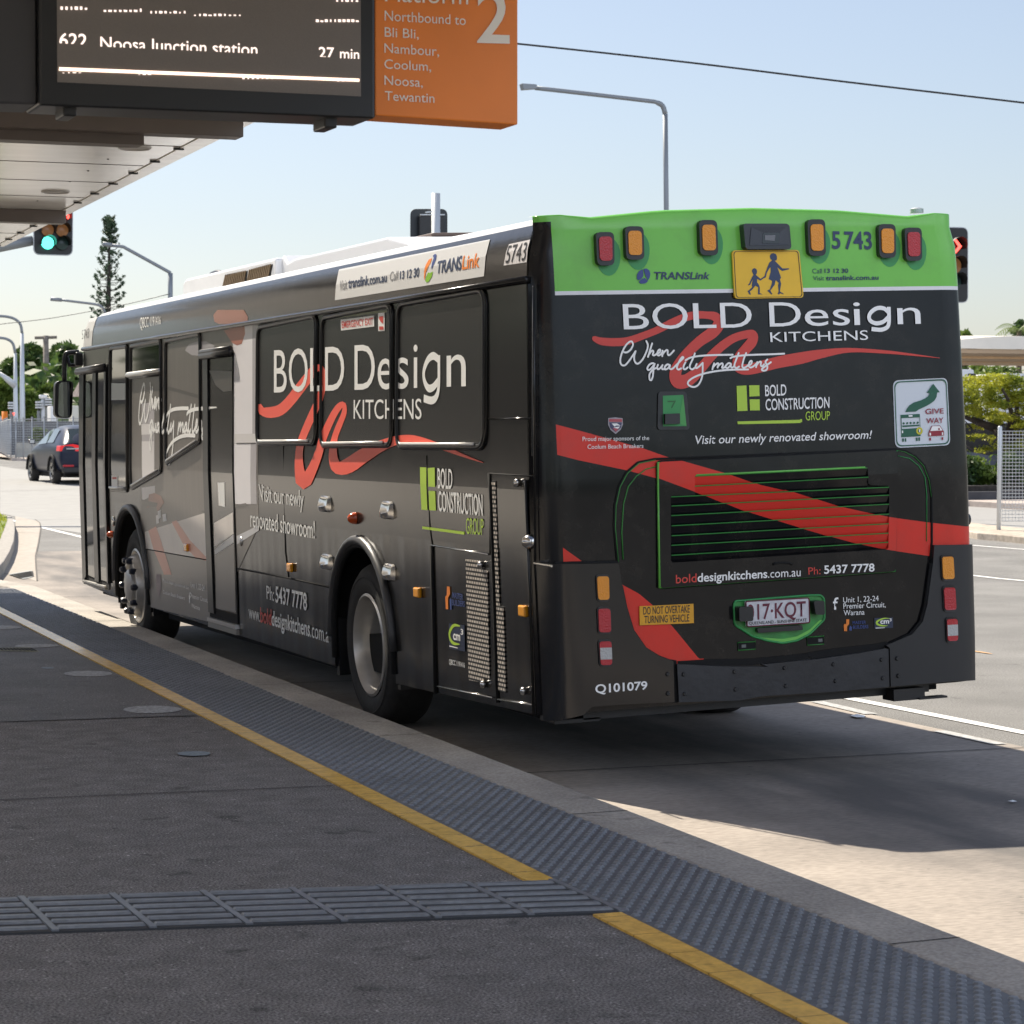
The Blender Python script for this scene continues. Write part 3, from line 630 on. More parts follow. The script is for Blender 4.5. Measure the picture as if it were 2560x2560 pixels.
SWR = [(0.338,2.175,0.0250),(0.377,2.160,0.0366),(0.446,2.154,0.0400),(0.515,2.158,0.0383),(0.593,2.180,0.0350),(0.672,2.206,0.0350),(0.752,2.240,0.0383),(0.823,2.265,0.0400),(0.886,2.277,0.0383),(0.949,2.275,0.0366),(0.992,2.266,0.0466),(1.012,2.235,0.0583),(0.977,2.192,0.0600),(0.904,2.148,0.0533),(0.838,2.096,0.0516),(0.789,2.043,0.0550),(0.763,1.994,0.0633),(0.773,1.955,0.0700),(0.816,1.953,0.0666),(0.864,1.981,0.0600),(0.910,2.022,0.0516),(0.963,2.074,0.0483),(1.021,2.120,0.0450),(1.086,2.157,0.0416),(1.151,2.174,0.0400),(1.194,2.173,0.0466),(1.189,2.141,0.0550),(1.151,2.102,0.0533),(1.118,2.070,0.0516),(1.100,2.038,0.0500),(1.111,2.009,0.0500),(1.158,2.001,0.0533),(1.231,2.013,0.0566),(1.328,2.032,0.0583),(1.457,2.050,0.0583),(1.573,2.068,0.0433),(1.728,2.082,0.0233),(1.923,2.069,0.0175),(2.079,2.051,0.0108),(2.246,2.029,0.0025)]
ribbon([stroke(SWR, .05, 5)], rear_flat, .003, 'swoosh', red_p, rp)
SCRIPT = [[(0.492,2.104),(0.509,2.103),(0.529,2.116),(0.542,2.138),(0.538,2.153),(0.526,2.154),(0.506,2.139),(0.485,2.108),(0.473,2.077),(0.471,2.055),(0.479,2.041),(0.496,2.041),(0.519,2.063),(0.540,2.089),(0.555,2.108)],
[(0.555,2.108),(0.546,2.084),(0.546,2.062),(0.555,2.048),(0.569,2.048),(0.590,2.067),(0.608,2.096),(0.619,2.122),(0.620,2.140),(0.613,2.156)],
[(0.645,2.144),(0.634,2.117),(0.624,2.091),(0.618,2.077)],
[(0.622,2.087),(0.635,2.102),(0.645,2.108),(0.649,2.101),(0.644,2.088),(0.651,2.084),(0.664,2.090)],
[(0.664,2.092),(0.679,2.096),(0.687,2.107),(0.682,2.112),(0.673,2.105),(0.669,2.092),(0.673,2.083),(0.686,2.087),(0.696,2.098)],
[(0.699,2.107),(0.697,2.094),(0.695,2.078)],
[(0.697,2.087),(0.708,2.100),(0.721,2.109),(0.726,2.104),(0.725,2.088),(0.732,2.083),(0.745,2.092),(0.760,2.106)],
[(0.654,2.041),(0.642,2.046),(0.625,2.040),(0.613,2.024),(0.616,2.014),(0.629,2.017),(0.647,2.035),(0.653,2.043)],
[(0.653,2.043),(0.646,2.023),(0.643,2.001),(0.639,1.979),(0.631,1.964),(0.623,1.966),(0.621,1.982),(0.625,1.997),(0.641,2.014),(0.661,2.023)],
[(0.671,2.038),(0.665,2.025),(0.668,2.016),(0.680,2.020),(0.695,2.036)],
[(0.695,2.036),(0.690,2.024),(0.694,2.015),(0.707,2.018)],
[(0.735,2.034),(0.722,2.038),(0.710,2.031),(0.704,2.017),(0.711,2.014),(0.724,2.020),(0.736,2.034),(0.731,2.021),(0.738,2.014),(0.751,2.018)],
[(0.751,2.018),(0.774,2.038),(0.799,2.059),(0.809,2.068),(0.803,2.072),(0.790,2.059),(0.775,2.033),(0.771,2.018),(0.780,2.011),(0.795,2.017)],
[(0.819,2.046),(0.808,2.028),(0.807,2.014),(0.817,2.012),(0.830,2.021)],
[(0.872,2.089),(0.859,2.062),(0.842,2.031),(0.842,2.016),(0.854,2.010),(0.869,2.019)],
[(0.819,2.055),(0.839,2.065),(0.869,2.072),(0.919,2.076),(0.993,2.077),(1.078,2.076)],
[(0.880,2.037),(0.872,2.024),(0.876,2.015),(0.891,2.023),(0.912,2.041)],
[(0.912,2.041),(0.910,2.012),(0.907,1.980),(0.895,1.949),(0.877,1.929),(0.855,1.923),(0.833,1.931),(0.826,1.942),(0.834,1.955),(0.864,1.972),(0.914,1.987),(0.989,1.998),(1.064,2.002),(1.159,2.001)],
[(0.974,2.037),(0.966,2.019),(0.962,2.006)],
[(0.965,2.017),(0.981,2.030),(0.994,2.036),(0.996,2.029),(0.990,2.014)],
[(0.991,2.018),(1.006,2.031),(1.018,2.035),(1.021,2.026),(1.015,2.015),(1.022,2.012),(1.035,2.019)],
[(1.066,2.032),(1.053,2.035),(1.038,2.024),(1.035,2.015),(1.045,2.011),(1.058,2.020),(1.066,2.032),(1.064,2.019),(1.070,2.012),(1.083,2.020)],
[(1.111,2.085),(1.099,2.060),(1.085,2.029),(1.085,2.016),(1.095,2.010),(1.110,2.017)],
[(1.152,2.084),(1.139,2.059),(1.128,2.028),(1.127,2.014),(1.137,2.010),(1.155,2.018)],
[(1.062,2.059),(1.082,2.066),(1.143,2.072),(1.218,2.073),(1.294,2.073),(1.362,2.074)],
[(1.155,2.021),(1.173,2.025),(1.181,2.038),(1.176,2.043),(1.166,2.034),(1.163,2.018),(1.172,2.010),(1.190,2.017),(1.206,2.030)],
[(1.211,2.037),(1.205,2.021),(1.202,2.010)],
[(1.206,2.021),(1.219,2.035),(1.231,2.037),(1.228,2.021),(1.235,2.014),(1.248,2.025)],
[(1.267,2.048),(1.255,2.036),(1.261,2.024),(1.265,2.011),(1.260,1.997),(1.244,1.992),(1.232,1.998),(1.245,2.009),(1.266,2.022),(1.286,2.034)]]
ribbon([stroke(s, .0092, 4) for s in SCRIPT], rear_flat, .0055, 'lettering', letter, rp)
decal('logo', [[(1.092,1.921),(1.146,1.922),(1.146,1.796),(1.090,1.796)], [(1.161,1.922),(1.217,1.921),(1.216,1.867),(1.160,1.866)], [(1.160,1.852),(1.215,1.851),(1.214,1.796),(1.160,1.797)], [(1.088,1.745),(1.437,1.741),(1.436,1.725),(1.089,1.731)] , [(1.435,1.744),(1.446,1.744),(1.446,1.729),(1.434,1.728)]], rear, .004, lime, rp)
T('BOLD', [(1.247,1.865),(1.364,1.866),(1.367,1.921),(1.248,1.920)], letter, bold=.01); T('CONSTRUCTION', [(1.246,1.794),(1.602,1.795),(1.605,1.850),(1.247,1.851)], letter, bold=.01); T('GROUP', [(1.466,1.737),(1.602,1.735),(1.604,1.779),(1.467,1.781)], lime)
Q = [(0.856,1.641),(0.855,1.683),(1.835,1.632),(1.838,1.673)]; T('Visit our newly renovated showroom!', [Q[0], Q[2], Q[3], Q[1]], letter, shear=.2, bold=.006)
T('Proud major sponsors of the', [(0.254,1.679),(0.606,1.671),(0.607,1.691),(0.255,1.700)], letter, off=.006); T('Coolum Beach Breakers', [(0.278,1.640),(0.573,1.634),(0.574,1.654),(0.279,1.661)], letter, off=.006)
sh = decal('shield', [[(0.394,1.786),(0.432,1.788),(0.470,1.783),(0.471,1.752),(0.458,1.727),(0.430,1.707),(0.404,1.728),(0.392,1.754)]], rear, .004, M('shield_grey', (.35, .33, .36), .5), rp)
decal('shield_mark', [[(0.398,1.765),(0.465,1.762),(0.460,1.738),(0.430,1.716),(0.403,1.738)]], rear, .0055, M('shield_navy', (.05, .05, .12), .5), sh)
decal('shield_mark', [[(0.399,1.782),(0.466,1.779),(0.466,1.765),(0.398,1.768)], [(0.414,1.736),(0.449,1.735),(0.431,1.718)]], rear, .0065, M('shield_red', (.45, .08, .10), .5), sh)
decal('shield_mark', [[(0.410,1.759),(0.438,1.759),(0.457,1.747),(0.434,1.748),(0.425,1.743)], [(0.418,1.739),(0.455,1.743),(0.442,1.732)]], rear, .0068, letter, sh)
# step recess
sr = decal('step_recess', rounded([(0.665,1.906),(0.817,1.903),(0.826,1.714),(0.652,1.719)], .02), rear, .008, black, bus, thick=.008)
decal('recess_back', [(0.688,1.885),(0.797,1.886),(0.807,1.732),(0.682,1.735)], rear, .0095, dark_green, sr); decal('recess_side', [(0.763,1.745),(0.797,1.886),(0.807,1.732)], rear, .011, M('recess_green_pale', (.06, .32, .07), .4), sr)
decal('foot_pad', [(0.687,1.796),(0.766,1.796),(0.765,1.745),(0.685,1.745)], rear, .03, black, sr, thick=.02)
decal('number_mark', [[(0.711,1.860),(0.757,1.859),(0.735,1.824),(0.728,1.824),(0.745,1.852),(0.711,1.853)]], rear, .0112, M('dull_green', (.02, .12, .03), .5), sr)
# give-way sticker
gq = [(1.970,1.922),(2.289,1.927),(2.290,1.581),(1.967,1.579)]; c = Vector((sum(p[0] for p in gq) / 4, sum(p[1] for p in gq) / 4)); gr = lambda k: rounded([tuple(c + (Vector(p) - c) * k) for p in gq], .035 * k, 6)
gw = decal('give_way_sign', gr(1), rear, .005, M('sign_white', (.62, .66, .70), .4), bus, thick=.004)
decal('border', [[gr(.965), gr(.93)]], rear, .0065, sign_g, gw)
decal('pictogram', [[(2.032,1.759),(2.042,1.776),(2.057,1.792),(2.082,1.806),(2.121,1.815),(2.150,1.825),(2.168,1.835),(2.180,1.852),(2.161,1.853),(2.201,1.899),(2.238,1.854),(2.222,1.853),(2.218,1.831),(2.205,1.813),(2.183,1.799),(2.153,1.785),(2.114,1.771),(2.093,1.760)],
    [(2.004,1.746),(2.116,1.747),(2.116,1.729),(2.113,1.729),(2.112,1.730),(2.009,1.729),(2.008,1.674),(2.116,1.676),(2.115,1.634),(2.003,1.632)], [(2.113,1.730),(2.116,1.730),(2.116,1.680),(2.113,1.680)],
    [(2.007,1.626),(2.018,1.626),(2.017,1.609),(2.008,1.609)], [(2.023,1.626),(2.031,1.626),(2.031,1.609),(2.023,1.609)], [(2.087,1.627),(2.097,1.627),(2.097,1.610),(2.087,1.610)], [(2.102,1.628),(2.111,1.628),(2.111,1.610),(2.102,1.610)],
    [(2.012,1.692),(2.110,1.693),(2.110,1.686),(2.012,1.683)]] + [[(2.014,1.702),(2.017,1.708),(2.023,1.708),(2.027,1.702),(2.023,1.697),(2.017,1.697)], [(2.034,1.702),(2.038,1.708),(2.044,1.708),(2.047,1.703),(2.043,1.697),(2.037,1.697)], [(2.054,1.703),(2.058,1.709),(2.064,1.708),(2.067,1.703),(2.064,1.697),(2.058,1.697)], [(2.075,1.702),(2.078,1.708),(2.084,1.708),(2.087,1.703),(2.084,1.697),(2.078,1.697)], [(2.095,1.703),(2.099,1.709),(2.105,1.708),(2.108,1.703),(2.104,1.698),(2.098,1.697)]], rear, .0065, sign_g, gw)
ring = [(2.109,1.661),(2.109,1.680)]; rr_ = abs(ring[1][1] - ring[0][1])
decal('pictogram', [[disc(*ring[0], rr_, rr_), disc(*ring[0], rr_ * .45, rr_ * .5)]], rear, .0075, M('sign_ring', (.55, .5, .02), .45), gw)
decal('pictogram', [[(2.050,1.743),(2.072,1.743),(2.072,1.735),(2.050,1.735)], [(2.007,1.666),(2.014,1.666),(2.014,1.653),(2.007,1.653)], [(2.106,1.669),(2.114,1.669),(2.113,1.654),(2.106,1.654)]], rear, .0082, letter, gw)
sred = M('sign_red', (.28, .015, .03), .5)
decal('pictogram', [[(2.181,1.684),(2.230,1.684),(2.249,1.658),(2.253,1.652),(2.252,1.632),(2.161,1.631),(2.162,1.651),(2.167,1.659)], [(2.164,1.623),(2.175,1.624),(2.175,1.609),(2.165,1.609)], [(2.237,1.624),(2.247,1.624),(2.247,1.610),(2.237,1.610)]], rear, .0065, sred, gw)
decal('pictogram', [[(2.184,1.682),(2.228,1.681),(2.244,1.658),(2.172,1.658)], [(2.167,1.649),(2.175,1.649),(2.175,1.635),(2.167,1.635)], [(2.239,1.649),(2.247,1.649),(2.247,1.635),(2.239,1.635)]], rear, .0075, letter, gw)
decal('pictogram', [[(2.217,1.668),(2.223,1.673),(2.228,1.668),(2.226,1.661),(2.219,1.661)]], rear, .0085, sred, gw)
T('GIVE', [(2.149,1.745),(2.257,1.745),(2.256,1.771),(2.149,1.772)], sred, gw, .0065, bold=.012); T('WAY', [(2.152,1.697),(2.252,1.697),(2.253,1.724),(2.152,1.724)], sred, gw, .0065, bold=.012)

# ---- engine hatch with louvres
hin = [(0.630,0.944),(0.645,1.562),(1.971,1.568),(1.940,0.953)]          # inner door: BL TL TR BR
hout = [(0.413,1.085),(0.403,1.255),(0.410,1.361),(0.435,1.452),(0.477,1.517),(0.541,1.564),(0.630,1.577),(1.969,1.573),(2.024,1.562),(2.082,1.533),(2.131,1.485),(2.160,1.410),(2.170,1.326),(2.162,1.089),(2.151,1.011)]
green_line = M('green_edge', (.03, .22, .035), .4)
def outline_tube(pts, off, r, mat, parent, name='edge_trim', closed=False, surf=rear):
    mb = MB(); mb.tube([surf(x, z, off) for x, z in pts], r, 6, closed); return mb.build(name, mat, parent, smooth=True)
hatch = decal('engine_hatch', [[rounded([hin[0], hin[1], hin[2], hin[3]], .02), [(0.700,1.065),(0.693,1.076),(0.703,1.388),(0.715,1.394),(0.833,1.388),(0.836,1.484),(0.844,1.489),(1.777,1.490),(1.796,1.478),(1.797,1.406),(1.813,1.396),(1.906,1.390),(1.915,1.379),(1.901,1.074),(1.892,1.067)]]], rear, .02, liv, bus, thick=.02)
decal('hatch_back', rounded([hin[0], hin[1], hin[2], hin[3]], .02), rear, .002, void, hatch)
outline_tube(hout, .002, .006, void, rp, 'panel_gap'); outline_tube([(x + .006, z - .004) for x, z in hout[:7]], .004, .0028, green_line, rp); outline_tube([(x - .004, z - .004) for x, z in hout[7:13]], .004, .0022, green_line, rp)
outline_tube([(0.445,1.093),(0.442,1.225),(0.457,1.366),(0.485,1.449),(0.530,1.497),(0.585,1.530),(0.636,1.539)], .003, .003, green_line, rp); outline_tube([(1.976,1.540),(2.046,1.523),(2.099,1.482),(2.132,1.425),(2.140,1.334),(2.132,1.096)], .003, .0022, dark_green, rp)
outline_tube([(x, z) for x, z in rounded(hin, .02)], .003, .009, void, hatch, 'panel_gap', True)
outline_tube([hin[1], hin[0]], .014, .0075, green_p, hatch); outline_tube([hin[0], hin[3]], .012, .0035, green_line, hatch); outline_tube([hin[3], hin[2]], .012, .003, dark_green, hatch)
lx = [(0.836,1.484),(0.834,1.435),(0.833,1.388)] ; rx_ = [(1.793,1.485),(1.797,1.438),(1.805,1.394)]
rowsL = [(0.705,1.388),(0.705,1.343),(0.703,1.296),(0.702,1.246),(0.700,1.197),(0.698,1.150),(0.697,1.101),(0.700,1.065)]; rowsR = [(1.914,1.382),(1.913,1.342),(1.911,1.296),(1.910,1.246),(1.906,1.197),(1.903,1.149),(1.900,1.103),(1.895,1.070)]
def louvre(a, b, c, d_):   # a,b upper left/right ; c,d lower left/right
    mb = MB(); mb.add([rear(*a, .019), rear(*b, .019), rear(*d_, .0035), rear(*c, .0035)], [(0, 1, 2, 3)])
    o = mb.build('louvre', liv, hatch, fix=False)
    t = MB(); t.tube([rear(*a, .0185), rear(*b, .0185)], .0028, 6); t.build('louvre_lip', green_line, o)
louvre(lx[0], rx_[0], lx[1], rx_[1]); louvre(lx[1], rx_[1], lx[2], (rx_[1][0], lx[2][1]))
for i in range(7): louvre(rowsL[i], rowsR[i], rowsL[i + 1], rowsR[i + 1])
outline_tube([(0.844,1.489),(1.781,1.489)], .018, .005, green_p, hatch)
T('bold', [(0.714,0.962),(0.826,0.962),(0.827,1.005),(0.715,1.004)], red_p, hatch, .022, bold=.008); T('designkitchens', [(0.831,0.962),(1.213,0.961),(1.215,1.004),(0.833,1.005)], letter, hatch, .022, bold=.016); T('.com.au', [(1.217,0.961),(1.398,0.959),(1.400,1.002),(1.218,1.002)], letter, hatch, .022)
T('Ph:', [(1.443,0.964),(1.510,0.963),(1.511,1.000),(1.442,1.000)], red_p, hatch, .022); T('5437 7778', [(1.531,0.963),(1.816,0.959),(1.817,1.000),(1.531,1.005)], letter, hatch, .022, bold=.018)
outline_tube([(1.247,1.026),(1.262,1.032),(1.302,1.032),(1.338,1.028),(1.352,1.020)], .022, .006, void, hatch, 'handle')
# lower corners
lc = [(0.016,1.095),(0.410,1.078),(0.426,0.970),(0.445,0.863),(0.478,0.747),(0.542,0.657),(0.610,0.611),(0.685,0.580),(0.684,0.379),(0.412,0.387),(0.244,0.388)] ; lc = [(max(x, .042), z) for x, z in lc]
lc = [(.006, lc[0][1])] + lc[1:] + [(.20, .352), (.10, .335), (.012, .330)]
bc = M('bumper_black', (.009, .009, .010), .15, var=.1, scale=4, bump=.05, bscale=5, coat=.2)
cl = decal('bumper_corner', lc, rear, .028, bc, bus, thick=.04, curved=True, smooth=True)
rc = [(2.162,1.075),(2.151,0.983),(2.112,0.775),(2.083,0.689),(2.020,0.627),(1.908,0.592),(1.869,0.581),(1.888,0.565),(1.888,0.368),(2.256,0.370)] + [(W - .02, .36), (W - .008, .6), (W - .008, 1.063)]
cr = decal('bumper_corner', rc, rear, .028, M('bumper_grey', (.014, .0145, .017), .4, var=.1, scale=5, bump=.05, bscale=6), bus, thick=.04, curved=True, smooth=True)
for p, lab in ((cl, None), (cr, None)):
    pass
TL_ = [([(0.289,1.021),(0.351,1.019),(0.350,0.905),(0.292,0.907)], amber, cl), ([(0.290,0.864),(0.353,0.861),(0.353,0.746),(0.291,0.749)], red_l, cl), ([(0.290,0.704),(0.353,0.702),(0.353,0.586),(0.293,0.589)], red_l, cl),
       ([(2.198,1.014),(2.265,1.012),(2.269,0.897),(2.201,0.899)], amber, cr), ([(2.203,0.855),(2.271,0.853),(2.275,0.738),(2.207,0.740)], red_l, cr), ([(2.216,0.693),(2.280,0.691),(2.280,0.578),(2.218,0.580)], red_l, cr)]
for i, (q, m, p) in enumerate(TL_):
    h = rlamp(q, m, .16, .036, 'tail_light', p, .016)
    if i in (2, 5):
        a, b, c_, d_ = [Vector(t) for t in q]; decal('reversing_lens', [tuple(a.lerp(d_, .26)), tuple(b.lerp(c_, .26)), tuple(b.lerp(c_, .76)), tuple(a.lerp(d_, .76))], rear, .0435, clear_l, h)
T('Q101079', [(0.265,0.452),(0.540,0.452),(0.541,0.493),(0.265,0.495)], letter, cl, .0295, bold=.02)
for q in ((0.650,0.520),(0.648,0.424)): 
    mb = MB(); mb.lathe([(0, -.009), (.008, -.009), (.012, 0)], rear(q[0], q[1], .028), 'Y', 12); mb.build('bolt', black, cl)
for q in ((1.927,0.510),(1.931,0.421)): 
    mb = MB(); mb.lathe([(0, -.009), (.008, -.009), (.012, 0)], rear(q[0], q[1], .028), 'Y', 12); mb.build('bolt', black, cr)
cb = [(0.707,0.564),(0.965,0.535),(1.204,0.517),(1.169,0.531),(1.475,0.536),(1.707,0.550),(1.868,0.565),(1.884,0.559),(1.883,0.367),(1.546,0.365),(1.164,0.372),(1.039,0.360),(0.711,0.375)]
bump_c = M('bumper_satin', (.018, .0195, .024), .36, var=.25, scale=7, bump=.08, bscale=30)
bm_ = decal('bumper', cb, rear, .022, bump_c, bus, thick=.03)
for q in ([(0.739,0.511),(0.742,0.415),(1.016,0.506),(1.018,0.417),(1.292,0.505),(1.296,0.414),(1.566,0.504),(1.575,0.419),(1.840,0.509),(1.844,0.414)]):
    mb = MB(); mb.lathe([(0, -.007), (.007, -.007), (.0115, 0)], rear(q[0], q[1], .022), 'Y', 12); mb.build('bolt', black, bm_)
slot = [(0.718,0.577),(0.887,0.575),(1.117,0.562),(1.430,0.568),(1.444,0.540),(1.169,0.531),(1.124,0.528),(0.886,0.542),(0.718,0.563)]
decal('bumper_slot', slot, rear, .004, void, rp)
decal('bumper_slot', [(1.422,0.569),(1.553,0.581),(1.826,0.590),(1.885,0.597),(1.904,0.578),(1.864,0.566),(1.629,0.547),(1.459,0.535)], rear, .004, void, rp)
outline_tube([(0.425,0.967),(0.445,0.859),(0.478,0.743),(0.542,0.650),(0.614,0.604),(0.683,0.576)], .012, .010, void, rp, 'panel_gap'); outline_tube([(2.150,0.980),(2.110,0.772),(2.080,0.686),(2.016,0.623),(1.904,0.585)], .012, .010, void, rp, 'panel_gap')
decal('panel_gap', [(0.680,0.589),(0.713,0.581),(0.710,0.372),(0.681,0.374)], rear, .003, void, rp)
lip = MB(); lip.tube([rear(x, z, .012) for x, z in [(0.090,1.091),(0.246,1.087),(0.413,1.080)]], .010, 8); lip.build('panel_gap', void, rp)
lip = MB(); lip.tube([side(y, z, .010) for y, z in [(0.019,1.099),(-0.100,1.096),(-0.204,1.096)]], .006, 8); lip.build('corner_trim', chrome, cl)
mb = MB(); mb.box(.25, W - .25, .10, .35, .31, .40); mb.box(.10, .34, .10, .2, .30, .318); mb.box(W - .50, W - .32, .02, .14, .285, .345); mb.box(W - .36, W - .20, .0, .06, .285, .295); mb.build('tow_bracket', black, bus)
# number plate in its green recess
rec = rounded([(1.033,0.837),(1.042,0.854),(1.454,0.859),(1.515,0.856),(1.534,0.838),(1.534,0.733),(1.447,0.663),(1.374,0.635),(1.295,0.628),(1.215,0.645),(1.130,0.673),(1.035,0.736)], .015)
pr_ = decal('plate_recess', rec, rear, .002, M('plate_recess_green', (.035, .25, .05), .35, var=.25, scale=14), bus)
outline_tube(rec, .004, .006, dark_green, pr_, 'rim', True)
decal('recess_step', rounded([(1.125,0.676),(1.193,0.661),(1.296,0.649),(1.377,0.657),(1.448,0.686),(1.508,0.732),(1.532,0.728),(1.444,0.660),(1.374,0.634),(1.295,0.627),(1.215,0.644)], .01), rear, .005, green_p, pr_)
pq = [(1.089,0.851),(1.439,0.848),(1.439,0.723),(1.092,0.725)]
npl = decal('number_plate', rounded(pq, .008), rear, .026, plate_w, bus, thick=.02)
outline_tube(rounded(pq, .01), .026, .0035, maroon, npl, 'rim', True)
T('017\u00b7KQT', [(1.092,0.756),(1.419,0.757),(1.420,0.833),(1.093,0.834)], maroon, npl, .0275, bold=.012); T('QUEENSLAND - SUNSHINE STATE', [(1.103,0.733),(1.421,0.731),(1.422,0.746),(1.103,0.748)], letter_black, npl, .0275, bold=.01)
decal('plate_lamp', rounded([(1.036,0.829),(1.111,0.825),(1.111,0.754),(1.035,0.756)], .012), rear, .06, black, bus, thick=.058); decal('plate_lamp', rounded([(1.452,0.833),(1.511,0.831),(1.512,0.760),(1.461,0.763)], .012), rear, .055, black, bus, thick=.053)
decal('hatch_handle', rounded([(1.146,0.713),(1.396,0.714),(1.399,0.689),(1.149,0.690)], .006), rear, .03, black, bus, thick=.028)
for q, k in (([(1.048,0.647),(1.145,0.646),(1.145,0.608),(1.049,0.608)], 0), ([(1.432,0.648),(1.528,0.649),(1.527,0.608),(1.434,0.608)], 1)):
    o = decal('reflector_recess', q, rear, .004, void, rp); outline_tube(q, .004, .0028, green_line, o, 'rim', True)
    a, b, c_, d_ = [Vector(t) for t in q]; s0, s1 = ((.2, .45), (.65, .9))[k]; decal('latch', [tuple(a.lerp(b, s0).lerp(d_.lerp(c_, s0), .3)), tuple(a.lerp(b, s1).lerp(d_.lerp(c_, s1), .3)), tuple(a.lerp(b, s1).lerp(d_.lerp(c_, s1), .7)), tuple(a.lerp(b, s0).lerp(d_.lerp(c_, s0), .7))], rear, .006, M('latch_grey', (.12, .13, .13), .4), o)
dq = [(0.522,0.860),(0.812,0.855),(0.811,0.759),(0.520,0.767)]
dn = decal('warning_sign', dq, rear, .008, amber_b if False else M('warning_yellow', (.68, .33, .01), .45, var=.06, scale=30), bus, thick=.006)
T('DO NOT OVERTAKE', [(0.540,0.818),(0.790,0.813),(0.791,0.850),(0.541,0.855)], letter_black, dn, .0095, bold=.006); T('TURNING VEHICLE', [(0.544,0.775),(0.786,0.769),(0.787,0.805),(0.546,0.811)], letter_black, dn, .0095, bold=.006)
T('Unit 1, 22-24', [(1.643,0.810),(1.845,0.807),(1.845,0.834),(1.643,0.837)], letter); T('Premier Circuit,', [(1.643,0.779),(1.884,0.773),(1.885,0.800),(1.643,0.806)], letter); T('Warana', [(1.644,0.745),(1.762,0.742),(1.762,0.769),(1.643,0.772)], letter)
T('f', [(1.584,0.778),(1.615,0.777),(1.616,0.838),(1.585,0.839)], letter, bold=.012)
def builders(surf, o0, o1, o2, tq1, tq2, par, off=.004):
    decal('logo', o0, surf, off, orange_p, par); decal('logo', o1, surf, off, blue_p, par)
    T('MASTER', tq1, blue_p, par, off, surf, bold=.012); T('BUILDERS', tq2, blue_p, par, off, surf, bold=.012)
builders(rear, [[(1.657,0.725),(1.674,0.724),(1.673,0.701),(1.660,0.688),(1.660,0.665),(1.643,0.666),(1.642,0.698),(1.650,0.703),(1.656,0.699)]], [[(1.673,0.682),(1.679,0.692),(1.687,0.683),(1.687,0.666),(1.672,0.667)]], None, [(1.693,0.698),(1.768,0.696),(1.769,0.711),(1.693,0.713)], [(1.693,0.674),(1.781,0.672),(1.782,0.689),(1.694,0.691)], rp)
def cm3(surf, sq, tq, t3, arc, line, par, off=.004):
    o = decal('logo', sq, surf, off, M('logo_navy', (.015, .025, .06), .4), par)
    ribbon([stroke(arc, 0, 5)], surf, off + .001, 'logo_arc', lime, o); T('cm', tq, letter, o, off + .002, surf, bold=.03); T('3', t3, letter, o, off + .002, surf, bold=.02)
    decal('logo_line', line, surf, off + .0012, letter, o)
cm3(rear, [(1.817,0.722),(1.924,0.718),(1.923,0.665),(1.817,0.668)], [(1.849,0.689),(1.900,0.688),(1.900,0.714),(1.850,0.715)], [(1.902,0.699),(1.914,0.698),(1.915,0.714),(1.903,0.714)],
    [(*p, w) for p, w in zip([(1.904,0.714),(1.873,0.716),(1.844,0.709),(1.829,0.698),(1.837,0.687),(1.864,0.679),(1.891,0.678)], (.002, .006, .009, .011, .01, .007, .002))], [(1.822,0.672),(1.875,0.670),(1.875,0.667),(1.822,0.668)], rp)
T('7', [(0.713,1.825),(0.749,1.824),(0.750,1.856),(0.714,1.857)], M('dull_green2', (.02, .13, .03), .5), sr, .0113, bold=.01) if False else None

# ------------------------------------------------------------------ kerb side of the bus
Sd = lambda s, q, m, par=sidep, off=.006, **k: text(s, q[0], q[1], q[2], q[3], side, off, m, par, **k)
# printed kitchen picture
def pic(poly, key, off, par=up, curved=False): return decal('print', poly, side, off, pr[key] if isinstance(key, str) else key, par)
pic([(9.038,2.437),(6.583,2.482),(5.090,2.452),(5.157,1.112),(5.781,0.769),(6.671,0.811),(8.860,0.832),(8.760,1.362),(9.051,1.968)], 'wall', .0028)
pic([(8.860,0.832),(6.590,0.814),(6.633,0.359),(8.577,0.345),(8.654,0.668)], 'front', .0028)
pic([(5.871,2.463),(5.104,2.447),(5.130,1.688),(5.783,1.686),(5.777,2.333)], 'column', .0034); pic([(5.256,2.450),(5.104,2.447),(5.130,1.688),(5.269,1.687)], 'column_edge', .0038)
pic([(5.775,1.653),(5.158,1.677),(5.191,1.253),(5.767,1.238)], 'column', .0034); pic([(5.312,1.673),(5.158,1.677),(5.191,1.253),(5.346,1.249)], 'column_edge', .0038); pic([(5.794,1.722),(5.124,1.725),(5.125,1.663),(5.790,1.655)], 'pale', .0040)
pic([(8.186,2.126),(6.717,1.997),(6.717,1.972),(8.187,2.096)], 'shade', .0035); pic([(8.695,1.801),(8.403,1.800),(8.405,1.719),(8.697,1.715)], 'pale', .0036); pic([(8.679,1.664),(8.235,1.665),(8.227,1.421),(8.684,1.346)], 'pale', .0036)
pic([(8.734,1.293),(8.246,1.318),(8.258,1.252),(8.734,1.186)], 'pale', .0036); 
pic([(8.681,0.942),(6.648,1.152),(6.632,0.816),(8.667,0.805)], 'counter', .0038); pic([(6.355,1.087),(5.806,1.180),(5.815,1.030),(6.383,0.916)], 'counter', .0038); pic([(7.324,0.708),(6.606,0.814),(6.635,0.640),(7.334,0.651)], 'front', .004)
pic([(6.371,0.894),(5.815,1.026),(5.815,0.970),(6.360,0.863)], 'stripe', .0042); pic([(5.757,1.017),(5.157,1.112),(5.162,1.075),(5.767,0.957)], 'stripe', .0040)
